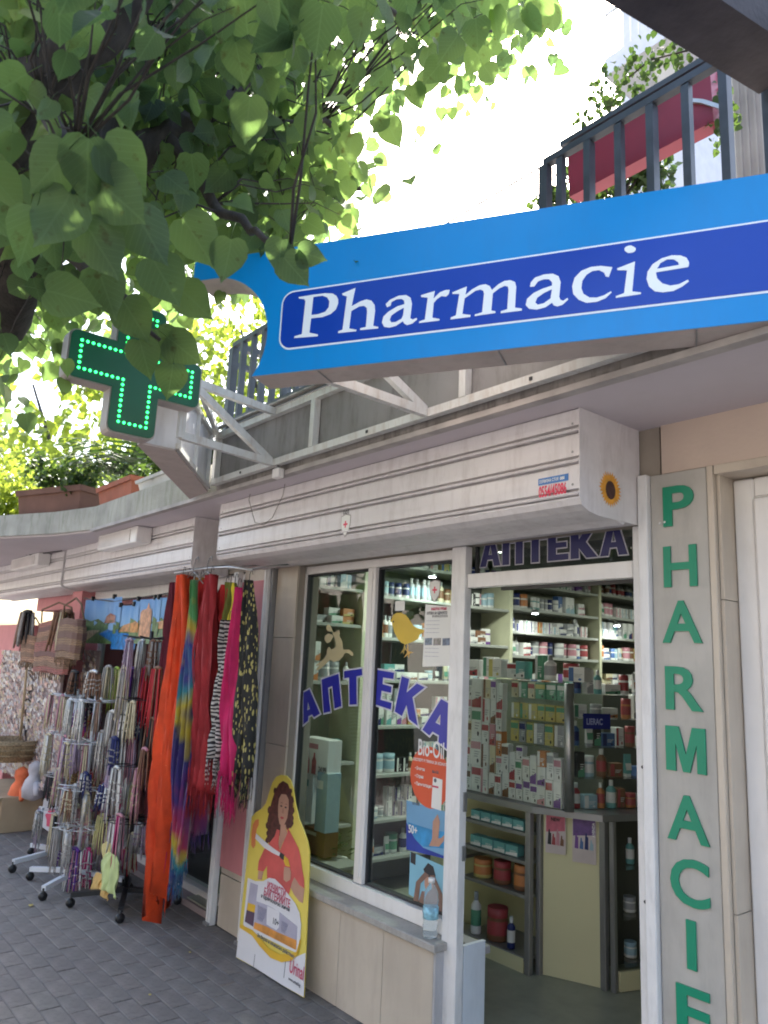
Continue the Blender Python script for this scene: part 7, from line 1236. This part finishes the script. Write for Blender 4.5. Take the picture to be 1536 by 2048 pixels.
limb([TB, TB + Vector((.05, .05, 1.2)), TB + Vector((.15, .12, 2.2)), trunk_top], [.24, .19, .17, .15], 12, 'trunk')
def rp(px, py, d): return CAM + ray(px, py) * d
limbs = [[trunk_top, rp(10, 620, 3.1), rp(60, 430, 2.9), rp(190, 330, 2.9), rp(340, 285, 3.0), rp(420, 220, 3.2), rp(560, 120, 3.6)],
         [trunk_top, rp(-30, 330, 2.7), rp(60, 180, 2.6), rp(180, 90, 2.6), rp(300, -60, 2.7)],
         [rp(190, 330, 2.9), rp(260, 180, 3.1), rp(300, 90, 3.3), rp(420, 10, 3.6), rp(600, -60, 4.0)],
         [rp(420, 220, 3.2), rp(560, 240, 3.3), rp(680, 260, 3.5), rp(720, 380, 3.6)],
         [rp(600, -60, 4.0), rp(760, 20, 4.2), rp(900, 80, 4.4), rp(1000, 60, 4.6)],
         [rp(60, 430, 2.9), rp(150, 520, 2.5), rp(260, 600, 2.4), rp(320, 680, 2.4)],
         [rp(340, 285, 3.0), rp(430, 400, 2.8), rp(520, 470, 2.5), rp(580, 505, 2.3)],
         [rp(60, 180, 2.6), rp(140, 300, 2.1), rp(180, 420, 1.9)]]
rads = [(.11, .02), (.12, .04), (.05, .015), (.02, .008), (.02, .006), (.03, .006), (.025, .005), (.03, .006)]
segpts = []
for L_, (r0, r1) in zip(limbs, rads):
    P = [Vector(p) for p in L_]; fine = []
    for i in range(len(P) - 1):
        for k in range(4): fine.append(P[i].lerp(P[i + 1], k / 4) + Vector((U(-.02, .02), U(-.02, .02), U(-.02, .02))))
    fine.append(P[-1]); limb(fine, [r0 + (r1 - r0) * i / (len(fine) - 1) for i in range(len(fine))]); segpts += fine
tw = MB()
def basis(nrm, tip):
    z = nrm.normalized(); y = (tip - z * tip.dot(z)).normalized(); x = y.cross(z); return x, y, z
def leaf_dir(c):
    # blades hang with the tip down and outward, faces mostly turned to the side and up
    a = U(0, 6.28); nrm = Vector((math.cos(a), math.sin(a), U(.15, 1.3))); tip = Vector((U(-.7, .7), U(-.7, .7), -U(.35, 1.2)))
    if R() < .45: v = (CAM - c).normalized(); nrm = v * U(.5, 1) * random.choice((-1, 1)) + Vector((U(-.5, .5), U(-.5, .5), U(-.4, .6)))
    return basis(nrm, tip)
leaves = []
for (x, y, z) in SPRAYS:
    c = Vector((x, y, z)); dist = (c - CAM).length
    q_ = min(segpts, key=lambda s: (s - c).length)
    dv = c - q_; L0 = dv.length
    if L0 > .9: q_ = c - dv.normalized() * .5 + Vector((U(-.1, .1), U(-.1, .1), .12))
    dv = c - q_; j = lambda s: Vector((U(-s, s), U(-s, s), U(-s, s)))
    tw.tube([q_, q_ + dv * .3 + j(.03) + Vector((0, 0, .03)), q_ + dv * .65 + j(.03) + Vector((0, 0, .03)), c, c + dv.normalized() * .1 - Vector((0, 0, .05))], [.005, .004, .003, .002, .001], 4)
    rr_ = .13 if dist < 2.7 else .24 if dist < 4.2 else .36
    for k in range(4 if dist < 2.7 else 7 if dist < 4.2 else 10):
        p = c + Vector((U(-1, 1), U(-1, 1), U(-1, .8))) * rr_
        if (p - CAM).length < 1.35: continue
        leaves.append((p, leaf_dir(p), U(.05, .105)))
    if dist > 2.5:
        pass
tw.build('twigs', bark, tree, kind='stuff')
near = []
for (x, y, z, s, ang) in NEARLEAVES:
    p = Vector((x, y, z)); a = math.radians(ang); tip = RIGHT * math.cos(a) + UP * math.sin(a) + FWD * U(-.15, .15)
    v = (CAM - p).normalized() + Vector((U(-.25, .25), U(-.25, .25), U(-.2, .3))); s *= .86; near.append((p - tip * s * .5, basis(v * random.choice((1, -1)), tip), s))
leaves.sort(key=lambda t: (t[0] - CAM).length)
def inview(p):
    v = p - CAM; z = v.dot(FWD); 
    if z < .3: return False
    px = 768 + 1523 * v.dot(RIGHT) / z; py = 1024 - 1523 * v.dot(UP) / z; return -60 < px < 1600 and -60 < py < 2100
iv = [l for l in leaves if inview(l[0])]; ov = [l for l in leaves if not inview(l[0])]
single = near + iv[:300 - len(near)]; rest_l = iv[300 - len(near):] + ov
lm = [leaf_mesh(k) for k in range(20)]
for p, (ax, ay, az), s in single:
    o = bpy.data.objects.new('leaf', random.choice(lm)); COL.objects.link(o); o.parent = tree
    o.matrix_local = Matrix(((ax.x * s, ay.x * s, az.x * s, p.x - tree.location.x), (ax.y * s, ay.y * s, az.y * s, p.y - tree.location.y), (ax.z * s, ay.z * s, az.z * s, p.z - tree.location.z), (0, 0, 0, 1)))
fo = MB(); fuv = []
geos = [leaf_geo(U(.08, .3), U(-.05, .3), .03) for k in range(6)]
def addleaf(mb, uvs, p, bs, s):
    V, UVs, Fs = random.choice(geos); ax, ay, az = bs
    mb.add([p + (ax * x + ay * y + az * z) * s for x, y, z in V], Fs, 0, True); uvs += UVs
for p, bs, s in rest_l: addleaf(fo, fuv, p, bs, s)
fo.uv = fuv; fo.build('leaves', LEAF, tree, kind='stuff')

def crown(mb, uvs, c, r, n, s, sq=.8, simple=True):
    c = Vector(c)
    lobes = [(c + Vector((U(-1, 1), U(-1, 1), U(-1, 1) * sq)) * r * .65, r * U(.3, .5)) for _ in range(12)]
    for _ in range(n):
        lc, lr = random.choice(lobes); d = Vector((random.gauss(0, 1), random.gauss(0, 1), random.gauss(0, 1))).normalized()
        p = lc + d * lr * (R() ** .4); a = U(0, 6.28); nrm = Vector((math.cos(a), math.sin(a), U(-.2, 1.4))); x, y, z = basis(nrm, Vector((U(-1, 1), U(-1, 1), -U(0, 1)))); q_ = s * U(.6, 1.3)
        mb.add([p, p + x * q_ * .5 + y * q_ * .4, p + y * q_, p - x * q_ * .5 + y * q_ * .4], [(0, 1, 2, 3)]); uvs += [(0, 0), (.4, .4), (0, 1), (-.4, .4)]
def bgtree(loc, h, r, n, s, m_, label, group='trees behind the shops', cs=1):
    t = thing('background_tree', loc, label, 'tree', group); x, y, z = loc
    b = MB(); b.tube([(x, y, z), (x + .1, y, z + h * .4), (x, y + .1, z + h * .75)], [.09 + h * .018, .08 + h * .010, .05], 8); b.build('trunk', bark, t)
    b = MB()
    for k in range(5): a = k * 1.26; b.tube([(x, y, z + h * .45), (x + r * .4 * math.cos(a), y + r * .4 * math.sin(a), z + h * .65), (x + r * .7 * math.cos(a), y + r * .7 * math.sin(a), z + h * .85)], [.07, .045, .02], 5)
    b.build('limbs', bark, t, kind='stuff')
    b = MB(); uv = []
    for k in range(cs): crown(b, uv, (x, y, z + h * .8), r, n // cs, s)
    b.uv = uv; b.build('crown', m_, t, kind='stuff')
bgtree((-13.5, 4.6, -.1), 7.0, 2.4, 2600, .17, LEAF_FAR, 'sunlit yellow green tree behind the concrete edge at the far left')
bgtree((-12.0, 7.5, 2.0), 6.2, 2.4, 2400, .17, LEAF_FAR, 'sunlit tree behind the green cross')
bgtree((-9.5, 9.5, 2.0), 5.4, 2.3, 4600, .16, LEAF_FAR, 'bright green tree seen between cross and railing')
bgtree((-7.8, 6.2, 2.9), 2.4, 1.2, 3800, .12, LEAF_FAR, 'small leafy tree behind the left end of the railing')
bgtree((-16.5, 1.6, -.1), 6.8, 2.4, 2400, .2, LEAF_FAR, 'street tree farthest down the street at the left edge')
bgtree((-4.6, 12.0, 2.0), 4.2, 1.9, 3800, .16, LEAF_FAR, 'yellow green tree behind the right end of the railing')
bgtree((-9.2, 13.5, 2.0), 8.6, 2.6, 4800, .2, LEAF_FAR, 'tall tree behind the upper middle leaves')
# plants in the pots
def shrub(c, r, n, s, label, m_=LEAF_DARK, name='shrub', sq=.7):
    t = thing(name, c, label, 'plant', 'plants along the terrace edge'); b = MB(); uv = []; crown(b, uv, (c[0], c[1], c[2] + r * .6), r, n, s, sq); b.uv = uv; b.build('foliage', m_, t, kind='stuff')
    b = MB()
    for k in range(5): b.tube([(c[0] + U(-.03, .03), c[1], c[2]), (c[0] + U(-.3, .3) * r, c[1] + U(-.3, .3) * r, c[2] + r * .7)], [.008, .004], 4)
    b.build('stems', bark, t)
shrub((-6.95, 1.90, 2.93), .26, 700, .045, 'bushy plant in the left end of the brown trough')
shrub((-6.6, 2.04, 2.93), .20, 500, .045, 'bushy plant in the right end of the brown trough')
shrub((-7.7, 1.7, 2.73), .5, 2200, .05, 'sprawling shrub at the left edge spilling over the concrete', LEAF_FAR)
shrub((-5.6, 2.14, 2.87), .13, 500, .03, 'small plant in the terracotta planter box')
shrub((-5.0, 2.16, 2.82), .22, 600, .04, 'green bush behind the arm of the cross')
shrub((-4.55, 2.2, 2.82), .20, 800, .04, 'small bush at the slab corner left of the railing')
def palm(c, r, n, label):
    t = thing('palm_plant', c, label, 'plant'); x, y, z = c
    b = MB(); b.tube([(x, y, z), (x, y, z + .18)], [.03, .025], 6); b.build('stem', bark, t)
    for k in range(n):
        a = k * 2.4; L_ = r * U(.8, 1.1); el = U(.5, 1.4); b = MB(); uv = []; pts = []
        for i in range(9):
            t_ = i / 8; pts.append(Vector((x + L_ * t_ * math.cos(a) * math.cos(el * (1 - t_ * .5)), y + L_ * t_ * math.sin(a) * math.cos(el * (1 - t_ * .5)), z + .18 + L_ * (t_ * math.sin(el) - .6 * t_ * t_))))
        b.tube(pts, [.007 - .0006 * i for i in range(9)], 4); uv += [(0, 0)] * len(b.v)
        for i in range(1, 9):
            for sgn in (-1, 1):
                d = (pts[i] - pts[i - 1]).normalized(); sd2 = d.cross(Vector((0, 0, 1))).normalized() * sgn; l2 = L_ * .40 * math.sin(math.pi * (i + .6) / 9.6); tip = pts[i] + sd2 * l2 + d * l2 * .5 - Vector((0, 0, l2 * .3))
                b.add([pts[i] - d * .018, pts[i] + d * .018, tip], [(0, 1, 2)]); uv += [(0, 0), (.1, 0), (0, 1)]
        b.uv = uv; b.build('frond', PALM, t)
palm((-6.62, 2.42, 2.95), .72, 30, 'palm like plant with arching fronds between the brown trough and the cross')
# ivy over the red planter
def ivy(pts, n, label, spread=.05):
    t = thing('ivy_vine', pts[0], label, 'plant', 'ivy around the red planter'); b = MB(); b.tube(pts, .004, 4); b.build('stem', bark, t); b = MB(); uv = []
    P = [Vector(p) for p in pts]
    for k in range(n):
        i = random.randrange(len(P) - 1); p = P[i].lerp(P[i + 1], R()) + Vector((U(-1, 1), U(-1, 1), U(-1, 1))) * spread; addleaf(b, uv, p, leaf_dir(p), U(.014, .028))
    b.uv = uv; b.build('leaves', LEAF_DARK, t, kind='stuff')
ivy([at(1180, 215, 2.3), at(1240, 170, 2.25), at(1300, 120, 2.2), at(1400, 95, 2.2)], 260, 'ivy running along the top of the red planter', .07)
ivy([at(1410, 130, 2.2), at(1440, 200, 2.18), at(1450, 270, 2.18)], 110, 'ivy strand hanging at the right end of the red planter', .045)
ivy([at(1165, 240, 2.3), at(1190, 320, 2.3), at(1215, 385, 2.3)], 90, 'ivy strand hanging at the left end of the red planter', .05)
shrub(tuple(at(1250, 400, 2.6)), .22, 1100, .035, 'dark shrub behind the railing under the red planter')
shrub(tuple(at(1110, 430, 2.5)), .12, 300, .03, 'low sprigs showing over the middle of the sign board')
# houses and trees across the street, behind the camera, that the glass and the light see
opp = thing('opposite_house', (-4, -13, -.1), 'plastered house across the street facing the shops', 'house')
box('wall', mat('opposite_plaster', (.40, .37, .33), .8, var=.1), (-30, 22, -17, -13, -.1, 8.5), opp)
for i in range(16):
    for z in (1.2, 4.6): box('window', MATS['house_glass'], (-28 + i * 3, -26.8 + i * 3, -13.0, -12.96, z, z + 1.6), opp)
for x, y in ((-9, -5.5), (-1.5, -6.0), (5, -5.0)):
    bgtree((x, y, -.1), 5.2, 2.6, 2600, .3, LEAF_DARK, 'street tree across the road, %s' % {-9: 'left', -1.5: 'middle', 5: 'right'}[x], 'street trees behind the camera')
